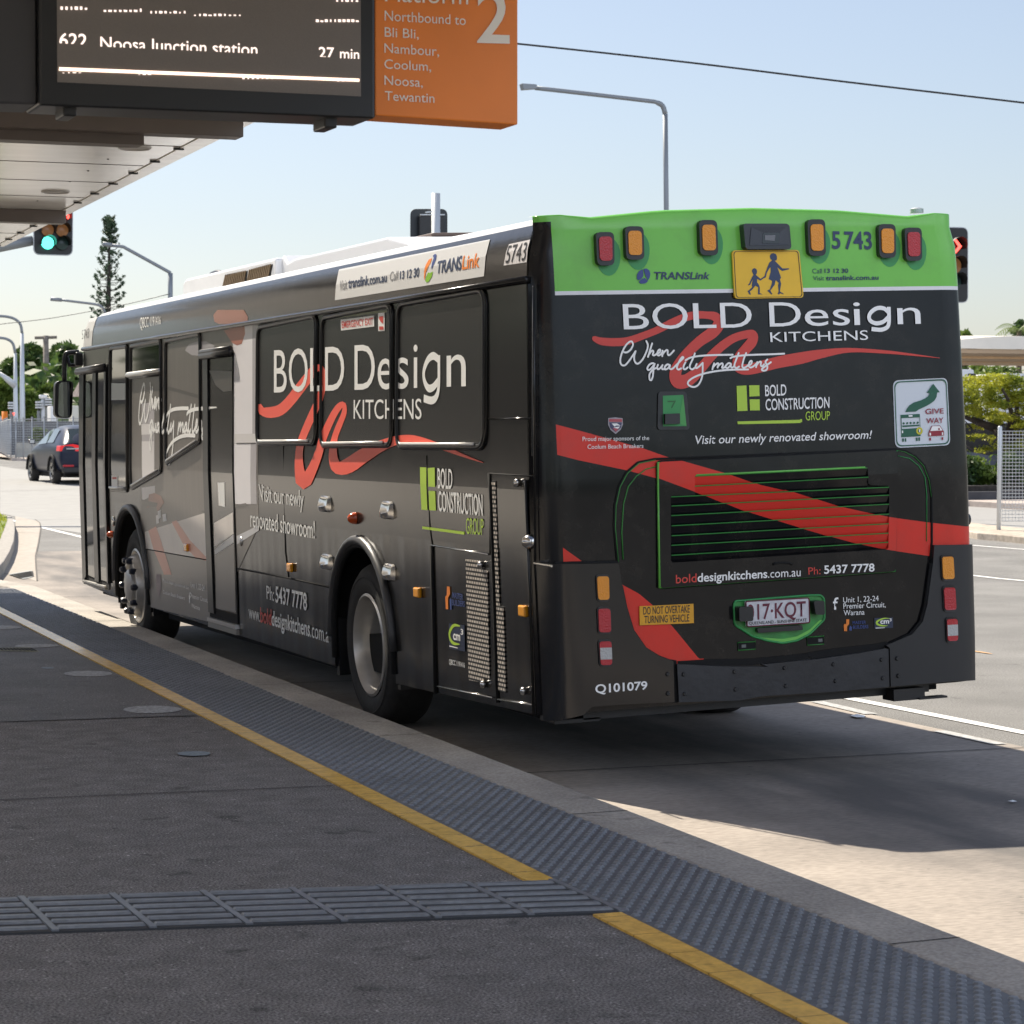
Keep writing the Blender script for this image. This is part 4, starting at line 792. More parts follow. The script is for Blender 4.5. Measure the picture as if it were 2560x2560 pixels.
pic([(8.469,1.244),(8.275,1.261),(8.054,1.241),(7.951,1.193),(8.189,1.111),(8.254,1.169),(8.567,1.135)], 'lamp', .0042); pic([(8.542,0.956),(8.266,0.999),(8.116,0.895),(7.794,0.643),(8.052,0.630),(8.394,0.817)], 'peach', .0044); pic([(7.722,1.051),(7.559,1.068),(7.149,0.933),(6.653,0.827),(6.673,0.801),(7.001,0.811),(7.361,0.892)], 'peach', .0044)
pic([(6.205,1.378),(6.008,1.384),(6.026,1.211),(6.200,1.218)], letter, .0046); pic([(8.187,1.120),(8.080,1.135),(8.084,1.073),(8.176,1.057)], letter, .0046); pic([(8.031,1.099),(7.900,1.110),(7.885,1.054),(8.022,1.043)], letter, .0046); pic([(8.250,1.084),(8.162,1.094),(8.159,1.028),(8.251,1.018)], 'pale', .0047)
pic([(6.777,1.160),(6.515,1.179),(6.081,1.157),(6.460,1.122)], 'shade', .0046); pic([(6.042,1.211),(5.474,1.252),(5.419,1.235),(5.923,1.195)], 'shade', .0046); pic([(8.751,1.199),(8.176,1.183),(8.219,1.153),(8.742,1.143)], 'shade', .0043)
pic([(6.364,2.566),(6.260,2.599),(5.513,2.566),(5.390,2.516),(5.382,2.480),(5.486,2.470),(6.189,2.498),(6.308,2.517)], 'lamp', .004, cove); pic([(6.029,2.446),(5.466,2.461),(5.449,2.402),(5.539,2.337),(5.664,2.330),(5.791,2.350)], M('print_salmon', (.40, .13, .08), .3), .0042)
pic([(7.187,2.342),(7.074,2.382),(6.840,2.394),(6.547,2.388),(6.294,2.348),(6.389,2.307),(6.678,2.288),(6.975,2.300)], M('print_lampshade', (.34, .32, .34), .3), .0042)

# windows
film_m = M('tinted_film', (.020, .019, .018), .24, spec=.22)
wfr = M('window_rubber', (.010, .010, .011), .3)
def window(q, clear=None, sill=True, r=.10, name='window'):
    P = rounded(q, r, 6); w = decal(name, P, side, .005, glass_d if clear == 'all' else film_m, bus) if True else None
    mb = MB(); mb.tube([side(y, z, .006) for y, z in P], .015, 8, True, flat=1.0); mb.build('frame', wfr, w, smooth=True)
    mb = MB(); c = Vector((sum(p[0] for p in q) / len(q), sum(p[1] for p in q) / len(q)))
    mb.tube([side(c.x + (y - c.x) * 1.025, c.y + (z - c.y) * 1.02, .004) for y, z in P], .012, 8, True); mb.build('outer_frame', vinyl, w, smooth=True)
    if sill:
        lo = sorted(q, key=lambda p: p[1])[:2]; a, b = Vector(lo[0]), Vector(lo[1]); a, b = a.lerp(b, .08), b.lerp(a, .08)
        mb = MB(); mb.tube([side(a.x, a.y + .012, .024), side(b.x, b.y + .012, .024)], .010, 8); mb.build('sill', alu, w, smooth=True)
    return w
w1 = window([(9.941,1.261),(9.874,2.437),(9.211,2.434),(9.257,1.265)], 'all', True, .05)
w2 = window([(9.114,1.282),(9.071,2.430),(7.984,2.447),(7.988,1.441)], 'film', True, .06)
w3 = window([(7.831,1.493),(7.816,2.431),(6.714,2.449),(6.717,1.673)], 'film', True, .07)
w4 = window([(5.138,1.661),(5.104,2.428),(3.724,2.451),(3.748,1.666)], 'film', True, .09)
w5 = window([(3.626,1.651),(3.594,2.428),(2.218,2.449),(2.225,1.662)], 'film', True, .09)
w6 = window([(2.123,1.653),(2.104,2.440),(0.689,2.452),(0.698,1.657)], 'film', True, .10)
for w_, ks in ((w2, 'wall'), (w3, 'wall')):
    pass
decal('film_print', [(9.038,2.168),(8.016,2.201),(8.023,1.457),(9.073,1.304)], side, .0056, pr['wall'], w2); decal('film_print', [(8.671,1.963),(8.227,1.971),(8.227,1.421),(8.681,1.363)], side, .0060, pr['column_edge'], w2); decal('film_print', [(7.762,2.405),(6.757,2.419),(6.763,1.685),(7.783,1.518)], side, .0056, pr['wall'], w3)
decal('film_print', [(8.695,1.801),(8.270,1.799),(8.253,1.719),(8.689,1.715)], side, .0064, pr['pale'], w2); decal('film_print', [(8.679,1.664),(8.243,1.665),(8.244,1.429),(8.680,1.367)], side, .0064, pr['pale'], w2)
decal('film_print', [(7.770,2.089),(6.766,2.005),(6.766,1.980),(7.770,2.060)], side, .0060, pr['shade'], w3); decal('film_print', [(7.187,2.342),(7.074,2.382),(6.840,2.394),(6.754,2.394),(6.756,2.289),(6.975,2.300)], side, .0062, M('print_lampshade2', (.34, .32, .34), .3), w3)
# clear upper light of the hopper window: street trees seen beyond
hop = decal('hopper_pane', [(9.015,2.402),(8.022,2.413),(8.005,2.214),(9.020,2.209)], side, .0062, glass_d, w2)
mb = MB(); a, b = (9.127,2.200),(7.975,2.206); mb.tube([side(*a, .02), side(*b, .02)], .022, 8); mb.build('hopper_bar', alu, w2, smooth=True)
mb = MB(); a, b = (9.086,2.173),(7.976,2.181); mb.tube([side(*a, .012), side(*b, .012)], .010, 8); mb.build('hopper_bar', wfr, w2, smooth=True)
decal('notice', [(9.862,1.373),(9.615,1.376),(9.634,1.277),(9.881,1.278)], side, .008, letter, w1); decal('notice', [(9.825,1.361),(9.651,1.363),(9.655,1.347),(9.828,1.344)], side, .009, red_p, w1)
decal('notice', [(9.839,2.148),(9.219,2.134),(9.223,2.000),(9.843,2.005)], side, .007, M('window_notice', (.16, .18, .2), .2), w1)
for pq_, m in (([(3.199,2.403),(2.538,2.400),(2.538,2.338),(3.191,2.339)], letter), ([(2.463,2.410),(2.342,2.409),(2.343,2.305),(2.459,2.308)], letter)): decal('sticker', pq_, side, .008, m, w5)
Sd('EMERGENCY EXIT', [(3.169,2.352),(2.553,2.350),(2.553,2.389),(3.174,2.392)], red_p, w5, .0095, bold=.012)
decal('sticker_mark', [[(2.438,2.390),(2.364,2.390),(2.364,2.346),(2.409,2.359),(2.438,2.375)], [(2.439,2.334),(2.360,2.331),(2.360,2.313),(2.439,2.315)]], side, .0095, red_p, w5)
decal('hopper_gap_glint', [(3.377,2.432),(2.310,2.422),(2.298,2.410),(3.364,2.418)], side, .0065, M('leaf_glint', (.10, .12, .03), .3), w5)  # leaf glint painted as a thin green strip

# doors
def door(name, outer, jambs, panes, header, sill, pane_mat):
    o = decal(name, outer, side, .006, void, bus)
    for j in jambs: decal('door_post', j, side, .022, wfr, o, thick=.02)
    for p_ in panes: decal('pane', p_, side, .010, pane_mat, o)
    a, b, c_, d_ = header; mb = MB()
    for t, r, z in ((.3, .020, .03), (.75, .026, .028)):
        p0 = Vector(a).lerp(Vector(d_), t); p1 = Vector(b).lerp(Vector(c_), t); mb.tube([side(*p0, z), side(*p1, z)], r, 8)
    mb.build('door_header', black, o, smooth=True)
    if sill: 
        decal('door_step', sill[0], side, .03, alu, o, thick=.05); decal('door_step', sill[1], side, .022, M('step_grey', (.30, .29, .27), .5, metal=.5), o, thick=.05)
    return o
fd = door('front_door', [(11.126,2.285),(10.010,2.305),(10.129,0.459),(10.160,0.393),(11.244,0.384)], [[(11.146,2.272),(10.952,2.272),(11.081,0.465),(11.241,0.398)], [(10.556,2.272),(10.417,2.271),(10.521,0.442),(10.696,0.447)], [(10.073,2.289),(10.002,2.291),(10.126,0.450),(10.175,0.452)]],
    [[(10.943,2.253),(10.556,2.258),(10.711,0.463),(11.079,0.476)], [(10.409,2.255),(10.074,2.257),(10.173,0.458),(10.508,0.462)]], [(11.208,2.297),(10.019,2.316),(10.021,2.260),(11.210,2.259)], ([(11.186,0.425),(10.253,0.420),(10.256,0.406),(11.189,0.411)], [(11.190,0.406),(10.256,0.403),(10.260,0.385),(11.194,0.389)]), glass_d)
decal('door_print', [[(11.037,0.629),(10.688,0.621),(10.711,0.463),(11.069,0.477)], [(10.485,0.617),(10.147,0.610),(10.173,0.458),(10.499,0.462)]], side, .0115, M('door_lower', (.17, .14, .11), .25), fd) if False else None
md = door('middle_door', [(6.582,2.266),(5.749,2.269),(5.799,0.371),(6.614,0.376)], [[(6.582,2.262),(6.447,2.262),(6.438,0.481),(6.429,0.435),(6.598,0.435)]], [], [(6.606,2.328),(5.762,2.329),(5.749,2.273),(6.598,2.266)], ([(6.610,0.399),(5.809,0.397),(5.799,0.367),(6.615,0.372)], [(6.615,0.366),(5.806,0.362),(5.803,0.326),(6.622,0.328)]), glass_d)
decal('door_leaf', [(6.422,2.254),(5.773,2.255),(5.813,0.471),(6.424,0.470)], side, .010, M('door_film', (.030, .028, .025), .15), md)
decal('door_print', [(6.440,2.177),(5.780,2.155),(5.783,2.021),(6.023,2.017),(6.238,2.066)], side, .0112, pr['shade'], md)
decal('door_print', [(6.355,1.087),(5.806,1.180),(5.815,1.030),(6.383,0.916)], side, .0116, pr['counter'], md); decal('door_print', [(6.371,0.894),(5.815,1.026),(5.815,0.970),(6.360,0.863)], side, .012, pr['stripe'], md); decal('door_print', [(6.361,0.856),(5.813,0.962),(5.841,0.481),(6.407,0.475)], side, .0114, pr['front'], md); decal('door_print', [(6.205,1.378),(6.008,1.384),(6.026,1.211),(6.200,1.218)], side, .0122, letter, md)
decal('door_print', [(6.493,1.917),(6.225,1.915),(6.210,1.906),(6.487,1.900)], side, .0125, letter, md)
# gutter rail, panel seams
mb = MB(); mb.tube([side(y, 2.468, .012) for y in (.09, 2, 4, 6, 8, LEN - .12)], .018, 8); mb.build('gutter', vinyl, sidep, smooth=True)
def seam(pts, off=.003, r=.0045, m=void, name='panel_seam'):
    mb = MB(); mb.tube([side(*p, off) for p in pts], r, 6); mb.build(name, m, sidep, smooth=True)
seam([(5.770,0.790),(4.479,0.792),(3.545,0.785)], r=.006); seam([(8.667,0.805),(7.658,0.806),(6.646,0.810)]); seam([(5.762,1.985),(5.794,1.309),(5.793,0.792),(5.835,0.327)], r=.006)
seam([(4.501,1.647),(4.526,0.961),(4.471,0.792)], r=.003); seam([(1.625,1.606),(1.595,1.231),(1.562,1.107)], r=.003); seam([(0.673,1.800),(0.033,1.798)], r=.005, m=vinyl); seam([(5.181,1.661),(5.687,1.659)], r=.003)
seam([(1.571,1.123),(1.577,0.830),(1.594,0.318)], r=.013); seam([(1.567,1.123),(0.685,1.112)], .006, .005, chrome, 'panel_trim'); seam([(0.637,1.526),(0.615,1.357),(0.620,0.888),(0.625,0.363)], r=.010)
seam([(1.552,0.361),(0.691,0.382)], .008, .0045, chrome, 'panel_trim'); seam([(0.609,0.381),(0.124,0.402)], .008, .0045, chrome, 'panel_trim'); seam([(0.630,1.524),(0.022,1.519)], r=.004)
seam([(0.009,2.431),(-0.001,1.906),(0.022,1.107)], .006, .006, vinyl); seam([(0.621,1.491),(0.665,1.114)], r=.003); seam([(0.022,2.434),(0.036,1.617)], .004, .0025, M('seam_grey', (.08, .08, .08), .5))
seam([(0.108,1.500),(0.096,0.920),(0.106,0.349)], .010, .008, vinyl)
# perforated vents
vm = bpy.data.materials.new('perforated_vent'); vm.use_nodes = True; n_ = vm.node_tree.nodes; l_ = vm.node_tree.links
tc_ = n_.new('ShaderNodeTexCoord'); mp_ = n_.new('ShaderNodeMapping'); mp_.inputs['Rotation'].default_value = (0, R(90), R(90)); sx = n_.new('ShaderNodeSeparateXYZ'); cx = n_.new('ShaderNodeCombineXYZ')
l_.new(tc_.outputs['Object'], sx.inputs[0]); l_.new(sx.outputs[1], cx.inputs[0]); l_.new(sx.outputs[2], cx.inputs[1])
bt = n_.new('ShaderNodeTexBrick'); l_.new(cx.outputs[0], bt.inputs[0]); bt.inputs['Color1'].default_value = (.62, .55, .47, 1); bt.inputs['Color2'].default_value = (.52, .46, .40, 1); bt.inputs['Mortar'].default_value = (.006, .006, .006, 1)
bt.inputs['Scale'].default_value = 1; bt.inputs['Brick Width'].default_value = .036; bt.inputs['Row Height'].default_value = .0225; bt.inputs['Mortar Size'].default_value = .0055; bt.inputs['Mortar Smooth'].default_value = .1
l_.new(bt.outputs[0], n_['Principled BSDF'].inputs['Base Color']); n_['Principled BSDF'].inputs['Roughness'].default_value = .6
decal('vent_grille', [(1.028,1.071),(0.813,1.074),(0.797,1.041),(0.704,1.025),(0.730,0.478),(0.810,0.468),(0.842,0.446),(1.045,0.440)], side, .006, vm, sidep, thick=.004)
decal('vent_grille', [(0.596,1.488),(0.541,1.487),(0.543,1.426),(0.542,0.859),(0.489,0.857),(0.498,0.426),(0.605,0.426),(0.588,0.823),(0.589,1.425)], side, .006, vm, sidep, thick=.004)
# lettering on the side
for ch, q in [('B',[(4.705,1.992),(4.397,1.990),(4.393,2.262),(4.700,2.267)]),('O',[(4.347,1.990),(3.913,1.987),(3.910,2.256),(4.343,2.262)]),('L',[(3.858,1.987),(3.593,1.985),(3.590,2.251),(3.854,2.255)]),('D',[(3.532,1.985),(3.131,1.982),(3.128,2.245),(3.529,2.250)]),('D',[(2.924,1.981),(2.529,1.978),(2.527,2.237),(2.921,2.242)]),('e',[(2.476,1.978),(2.204,1.976),(2.202,2.232),(2.474,2.236)]),('s',[(2.147,1.976),(1.915,1.975),(1.913,2.228),(2.145,2.231)]),('i',[(1.829,1.974),(1.760,1.974),(1.758,2.226),(1.827,2.227)]),('n',[(1.277,1.971),(0.976,1.969),(0.974,2.215),(1.276,2.219)])]: Sd(ch, q, letter, up, .0075)
ribbon([stroke(p, .042, 5, False) for p in ([(1.410,2.119),(1.492,2.140),(1.580,2.123),(1.647,2.071),(1.647,2.018),(1.586,1.972),(1.504,1.971),(1.411,2.004)], [(1.402,2.141),(1.406,1.978),(1.444,1.921),(1.521,1.902),(1.651,1.915)])], side, .0072, 'lettering', letter, up)
Sd('KITCHENS', [(2.943,1.812),(1.694,1.803),(1.693,1.913),(2.941,1.922)], letter, up, .0075)
SWS = [(5.103,1.919,5.038,1.922),(5.112,1.901,4.998,1.908),(5.117,1.880,4.963,1.896),(5.075,1.855,4.941,1.896),(4.986,1.839,4.915,1.898),(4.891,1.830,4.864,1.898),(4.796,1.827,4.805,1.899),(4.700,1.829,4.742,1.901),(4.597,1.834,4.679,1.904),(4.493,1.846,4.622,1.909),(4.402,1.864,4.565,1.918),(4.324,1.884,4.499,1.933),(4.250,1.906,4.430,1.951),(4.175,1.929,4.361,1.972),(4.102,1.954,4.291,1.996),(4.034,1.978,4.221,2.020),(3.969,2.000,4.153,2.043),(3.907,2.022,4.089,2.064),(3.849,2.043,4.029,2.083),(3.798,2.065,3.972,2.102),(3.758,2.084,3.915,2.120),(3.726,2.097,3.854,2.136),(3.701,2.104,3.788,2.147),(3.683,2.108,3.719,2.151),(3.680,2.109,3.646,2.148),(3.675,2.110,3.585,2.137),(3.661,2.105,3.544,2.120),(3.648,2.095,3.521,2.098),(3.644,2.074,3.513,2.072),(3.650,2.047,3.514,2.042),(3.663,2.020,3.522,2.012),(3.683,1.995,3.538,1.984),(3.709,1.969,3.561,1.955),(3.740,1.944,3.591,1.927),(3.778,1.919,3.629,1.900),(3.823,1.894,3.672,1.873),(3.870,1.866,3.717,1.845),(3.920,1.836,3.765,1.816),(3.971,1.805,3.815,1.785),(4.021,1.773,3.864,1.754),(4.069,1.741,3.913,1.723),(4.116,1.709,3.959,1.693),(4.155,1.676,3.995,1.664),(4.181,1.646,4.017,1.638),(4.198,1.617,4.030,1.613),(4.209,1.587,4.034,1.586),(4.217,1.554,4.031,1.556),(4.221,1.520,4.020,1.526),(4.217,1.487,3.999,1.498),(4.212,1.451,3.966,1.468),(4.198,1.411,3.930,1.446),(4.032,1.374,4.021,1.457),(3.858,1.408,4.078,1.453),(3.789,1.447,4.006,1.478),(3.737,1.484,3.934,1.509),(3.692,1.516,3.878,1.536),(3.651,1.549,3.830,1.566),(3.613,1.582,3.785,1.597),(3.578,1.618,3.744,1.630),(3.545,1.653,3.707,1.666),(3.512,1.685,3.667,1.699),(3.477,1.712,3.626,1.729),(3.439,1.738,3.584,1.756),(3.401,1.763,3.542,1.782),(3.362,1.788,3.499,1.807),(3.323,1.811,3.456,1.831),(3.286,1.831,3.411,1.853),(3.247,1.850,3.366,1.873),(3.210,1.866,3.320,1.891),(3.181,1.877,3.274,1.904),(3.162,1.885,3.225,1.913),(3.159,1.889,3.168,1.916),(3.176,1.893,3.109,1.906),(3.172,1.887,3.090,1.890),(3.174,1.871,3.082,1.869),(3.186,1.854,3.086,1.847),(3.211,1.835,3.108,1.823),(3.248,1.812,3.140,1.799),(3.285,1.789,3.172,1.775),(3.319,1.766,3.204,1.752),(3.352,1.742,3.237,1.729),(3.382,1.717,3.263,1.707),(3.407,1.693,3.279,1.685),(3.429,1.669,3.289,1.663),(3.445,1.644,3.292,1.641),(3.455,1.616,3.290,1.617),(3.459,1.588,3.281,1.594),(3.454,1.561,3.264,1.574),(3.441,1.535,3.238,1.558),(3.407,1.507,3.213,1.550),(3.315,1.483,3.216,1.554),(3.190,1.478,3.219,1.558),(3.080,1.484,3.178,1.565),(2.975,1.497,3.116,1.575),(2.870,1.517,3.038,1.590),(2.772,1.541,2.938,1.611),(2.676,1.563,2.823,1.632),(2.572,1.585,2.698,1.651),(2.463,1.609,2.568,1.669),(2.359,1.629,2.444,1.685),(2.263,1.644,2.329,1.697),(2.170,1.657,2.220,1.707),(2.082,1.667,2.116,1.714),(2.000,1.674,2.019,1.717),(1.923,1.678,1.925,1.718),(1.844,1.678,1.829,1.716),(1.757,1.674,1.730,1.709),(1.665,1.666,1.632,1.700),(1.572,1.657,1.539,1.690),(1.480,1.649,1.449,1.679),(1.388,1.641,1.359,1.667),(1.298,1.632,1.271,1.655),(1.211,1.623,1.186,1.643),(1.124,1.613,1.103,1.631),(1.032,1.604,1.015,1.618),(0.931,1.594,0.920,1.605),(0.827,1.585,0.820,1.592),(0.724,1.576,0.721,1.579)]
ribbon([SWS], side, .0060, 'swoosh', M('swoosh_red', (.90, .10, .055), .45), up)
Af = [-2.7772,-0.2332,10.5642,0.0139,2.6967,-3.7018]
scr2 = [[(Af[0] * a + Af[1] * b + Af[2], Af[3] * a + Af[4] * b + Af[5]) for a, b in s] for s in SCRIPT]
ribbon([stroke(s, .028, 4) for s in scr2], side, .0072, 'lettering', letter, up, .0006)
Sd('Visit our newly', [(5.083,1.275),(4.047,1.262),(4.033,1.366),(5.117,1.388)], letter); Sd('renovated showroom!', [(5.368,1.094),(3.824,1.072),(3.809,1.183),(5.358,1.212)], letter)
Sd('BOLD', [(1.430,1.433),(1.198,1.434),(1.195,1.538),(1.433,1.540)], letter, bold=.01); Sd('CONSTRUCTION', [(1.435,1.311),(0.743,1.306),(0.739,1.415),(1.429,1.418)], letter, bold=.01); Sd('GROUP', [(1.004,1.206),(0.743,1.208),(0.735,1.291),(0.998,1.288)], lime)
decal('logo', [[(1.729,1.542),(1.623,1.542),(1.620,1.311),(1.720,1.311)], [(1.598,1.539),(1.482,1.543),(1.478,1.439),(1.589,1.439)], [(1.588,1.417),(1.478,1.417),(1.479,1.313),(1.589,1.312)], [(1.717,1.220),(1.034,1.215),(1.036,1.200),(1.715,1.206)]], side, .005, lime, sidep)
Sd('Ph:', [(5.018,0.625),(4.839,0.621),(4.826,0.711),(5.014,0.714)], letter); Sd('5437 7778', [(4.802,0.615),(4.057,0.608),(4.050,0.720),(4.787,0.723)], letter, bold=.02)
Sd('www.', [(5.502,0.464),(5.215,0.457),(5.201,0.552),(5.504,0.556)], letter); Sd('bold', [(5.209,0.457),(4.927,0.453),(4.911,0.562),(5.194,0.558)], red_p, bold=.01); Sd('designkitchens', [(4.921,0.454),(4.014,0.446),(4.000,0.551),(4.906,0.555)], letter, bold=.016); Sd('.com.a', [(4.003,0.446),(3.601,0.439),(3.588,0.538),(3.990,0.546)], letter)
Sd('QBCC 1191416', [(8.749,2.561),(8.026,2.569),(8.049,2.630),(8.812,2.652)], letter, cove, .006); Sd('5743', [(11.123,2.558),(10.812,2.561),(10.842,2.645),(11.163,2.638)], M('dull_number', (.18, .18, .18), .5), roof, .007)
bn = decal('banner', [(3.341,2.526),(0.719,2.520),(0.718,2.571),(0.720,2.705),(3.372,2.711),(3.350,2.636)], side, .0048, M('banner_white', (.64, .64, .63), .35), cove)
Sd('Visit', [(3.255,2.579),(3.099,2.581),(3.120,2.640),(3.270,2.638)], M('grey_lettering', (.22, .22, .23), .4), bn, .0068); Sd('translink.com.au', [(3.075,2.583),(2.334,2.581),(2.347,2.631),(3.101,2.645)], navy, bn, .0068, bold=.02); Sd('Call', [(2.278,2.583),(2.132,2.582),(2.143,2.632),(2.288,2.633)], M('grey_lettering2', (.25, .25, .26), .4), bn, .0068); Sd('13 12 30', [(2.098,2.582),(1.762,2.577),(1.768,2.628),(2.105,2.626)], navy, bn, .0068, bold=.02)
Sd('TRANS', [(1.473,2.576),(1.070,2.573),(1.083,2.648),(1.469,2.641)], navy, bn, .0068, bold=.025); Sd('Link', [(1.060,2.573),(0.797,2.571),(0.805,2.645),(1.066,2.644)], orange_p, bn, .0068, bold=.02)
decal('emblem', [[(1.588,2.679),(1.554,2.687),(1.525,2.678),(1.516,2.655),(1.530,2.631),(1.556,2.603),(1.563,2.614),(1.571,2.639),(1.561,2.664)]], side, .0066, blue_p, bn); decal('emblem', [[(1.593,2.667),(1.594,2.644),(1.619,2.621),(1.650,2.594),(1.658,2.551),(1.675,2.568),(1.680,2.602),(1.670,2.636),(1.641,2.661)]], side, .0066, orange_p, bn); decal('emblem', [[(1.611,2.592),(1.580,2.587),(1.529,2.592),(1.545,2.564),(1.587,2.541),(1.620,2.537),(1.647,2.547),(1.641,2.569)]], side, .0066, M('emblem_green', (.22, .48, .02), .4), bn)
n5 = decal('number_patch', [(0.412,2.660),(0.121,2.662),(0.123,2.554),(0.442,2.557)], side, .0048, M('patch_white', (.66, .64, .64), .35), cove); Sd('5743', [(0.415,2.567),(0.139,2.565),(0.135,2.651),(0.413,2.651)], letter_black, n5, .0068)
Sd('QBCC 1191416', [(1.349,0.498),(1.100,0.500),(1.098,0.526),(1.346,0.525)], letter)
builders(side, [[(1.340,0.914),(1.297,0.913),(1.295,0.876),(1.331,0.852),(1.334,0.792),(1.373,0.790),(1.374,0.857),(1.351,0.865)]], [[(1.307,0.843),(1.289,0.855),(1.275,0.845),(1.280,0.793),(1.304,0.792)]], None, [(1.261,0.856),(1.094,0.856),(1.090,0.886),(1.257,0.888)], [(1.269,0.817),(1.070,0.821),(1.067,0.851),(1.266,0.849)], sidep, .005)
cm3(side, [(1.329,0.717),(1.083,0.724),(1.091,0.586),(1.340,0.582)], [(1.266,0.635),(1.154,0.635),(1.149,0.683),(1.260,0.685)], [(1.144,0.671),(1.103,0.671),(1.100,0.702),(1.141,0.702)], [(*p, w) for p, w in zip([(1.156,0.715),(1.241,0.713),(1.296,0.690),(1.325,0.659),(1.309,0.632),(1.261,0.616),(1.167,0.618)], (.008, .016, .022, .026, .024, .018, .006))], [(1.333,0.599),(1.200,0.598),(1.201,0.593),(1.334,0.593)], sidep, .005)
Sd('Proud major sponsors of the', [(8.099,0.573),(7.239,0.563),(7.235,0.587),(8.094,0.601)], letter, bold=.012); Sd('Coolum Beach Breakers', [(8.109,0.480),(7.381,0.474),(7.377,0.501),(8.103,0.511)], letter, bold=.012); Sd('Unit 1, 22-24', [(7.181,0.582),(6.749,0.577),(6.741,0.623),(7.174,0.623)], letter, bold=.012); Sd('Premier Circuit,', [(7.178,0.502),(6.664,0.499),(6.659,0.531),(7.172,0.535)], letter, bold=.012); Sd('Warana', [(7.182,0.434),(6.915,0.425),(6.910,0.459),(7.177,0.464)], letter, bold=.012); Sd('f', [(7.256,0.461),(7.189,0.457),(7.174,0.543),(7.242,0.547)], letter, bold=.012)
decal('shield', [[(8.335,0.622),(8.164,0.626),(8.164,0.523),(8.266,0.437),(8.335,0.513)]], side, .0056, M('shield_side', (.34, .28, .28), .5), sidep)
# lashing scoops, lamps, reflectors, locks
def scoop(x0, y0, x1, y1, q):
    (ya, za), (yb, zb) = q; yc, zc = (ya + yb) / 2, (za + zb) / 2; w, h = abs(ya - yb) / 2, abs(za - zb) / 2
    mb = MB(); ring = [(.8, 1), (1, .8), (1, -.2), (.95, -.9), (.8, -1), (-.8, -1), (-.95, -.9), (-1, -.2), (-1, .8), (-.8, 1)]
    for k in (1,):
        vs = [side(yc + u * w, zc + v * h, .002) for u, v in ring] + [side(yc + u * w * .8, zc + v * h * .85, .028 if v < 0 else .016) for u, v in ring] + [side(yc, zc - h * .35, .045), side(yc, zc + h * .3, .012)]
        n = len(ring); fs = [(i, (i + 1) % n, n + (i + 1) % n, n + i) for i in range(n)] + [(n + i, n + (i + 1) % n, 2 * n) for i in range(2, 7)] + [(n + i, n + (i + 1) % n, 2 * n + 1) for i in (7, 8, 9, 0, 1)] + [(n + 2, 2 * n, 2 * n + 1), (n + 7, 2 * n + 1, 2 * n)]
    mb.add(vs, fs); mb.build('vent_scoop', chrome, sidep, smooth='auto')
scoop(0, 0, 0, 0, [(3.675,1.345),(3.450,1.245)]); scoop(0, 0, 0, 0, [(2.426,1.343),(2.224,1.240)]); scoop(0, 0, 0, 0, [(3.683,0.987),(3.461,0.891)]); scoop(0, 0, 0, 0, [(2.428,0.987),(2.232,0.890)])
def dome(q, m, off=.05, name='side_lamp', flat=.6):
    (ya, za), (yb, zb) = q; yc, zc = (ya + yb) / 2, (za + zb) / 2; r = abs(za - zb) / 2; mb = MB()
    mb.lathe([(r * math.cos(t), -.004 - off * math.sin(t)) for t in [k * math.pi / 12 for k in range(7)]], side(yc, zc, 0), 'X', 18); mb.build(name, m, sidep, smooth=True)
dome([(3.036,1.263),(2.864,1.190)], orange_l); dome([(10.057,0.904),(9.836,0.844)], orange_l)
for q in ([(4.466,0.880),(4.330,0.849)], [(1.877,0.867),(1.764,0.839)], [(0.255,0.871),(0.134,0.842)], [(7.292,0.895),(7.189,0.854)]):
    (ya, za), (yb, zb) = q; zc = (za + zb) / 2; hh = abs(za - zb) / 2; yc = (ya + yb) / 2; mb = MB(); mb.box(xs(zc) - .024, xs(zc), yc - .045, yc + .045, zc - .028, zc + .028); mb.build('side_reflector', amber_b, sidep, bevel=.008)
for q, r in (((0.211,1.484), .022), ((0.775,1.055), .02), ((0.799,0.440), .022), ((0.220,0.460), .022)):
    mb = MB(); mb.lathe([(0, -.03), (r * .8, -.026), (r, -.012), (r * .7, 0)], side(*q, .002), 'X', 14); mb.build('latch_knob', chrome, sidep, smooth=True)
dome([(5.690,1.017),(5.597,0.952)], alu, .012, 'lock_button'); dome([(9.935,1.030),(9.847,0.946)], chrome, .012, 'lock_button')
mb = MB(); p = rear(.012, (-0.107,1.200)[1], .0); mb.lathe([(0, -.075), (.022, -.07), (.036, -.045), (.036, -.02), (.018, 0)], (p[0] + .02, .09, p[2]), 'X', 18); mb.build('corner_lamp', chrome, bus, smooth=True)
mb = MB(); p2 = (2.450,1.187); mb.lathe([(0, .05), (.03, .045), (.04, .02), (.03, 0)], (W, .16, p2[1]), 'X', 18); mb.build('corner_lamp', black, bus, smooth=True)
# wheel arch trims
for yc, zc, r in ((YR0, ZR, RR), (YF, ZF, RF)):
    pts = arch(yc, zc, r + .012, .40)[1:-1]
    mb = MB(); mb.tube([side(y, z, .012) for y, z in pts], .028, 8); mb.build('wheel_arch_trim', M('arch_rubber', (.05, .05, .052), .4), sidep, smooth=True)
    mb = MB(); pi = arch(yc, zc, r - .015, .36); mb.tube([side(y, z, .0) for y, z in pi], .022, 8); mb.build('wheel_arch_lip', void, sidep, smooth=True)
    mb = MB(); mb.box(.02, .30, yc - r - .02, yc - r + .03, .27, .55); mb.build('mud_flap', black, sidep)
    mb = MB(); mb.box(.02, .30, yc + r - .03, yc + r + .02, .25, .6); mb.build('mud_flap', black, sidep)
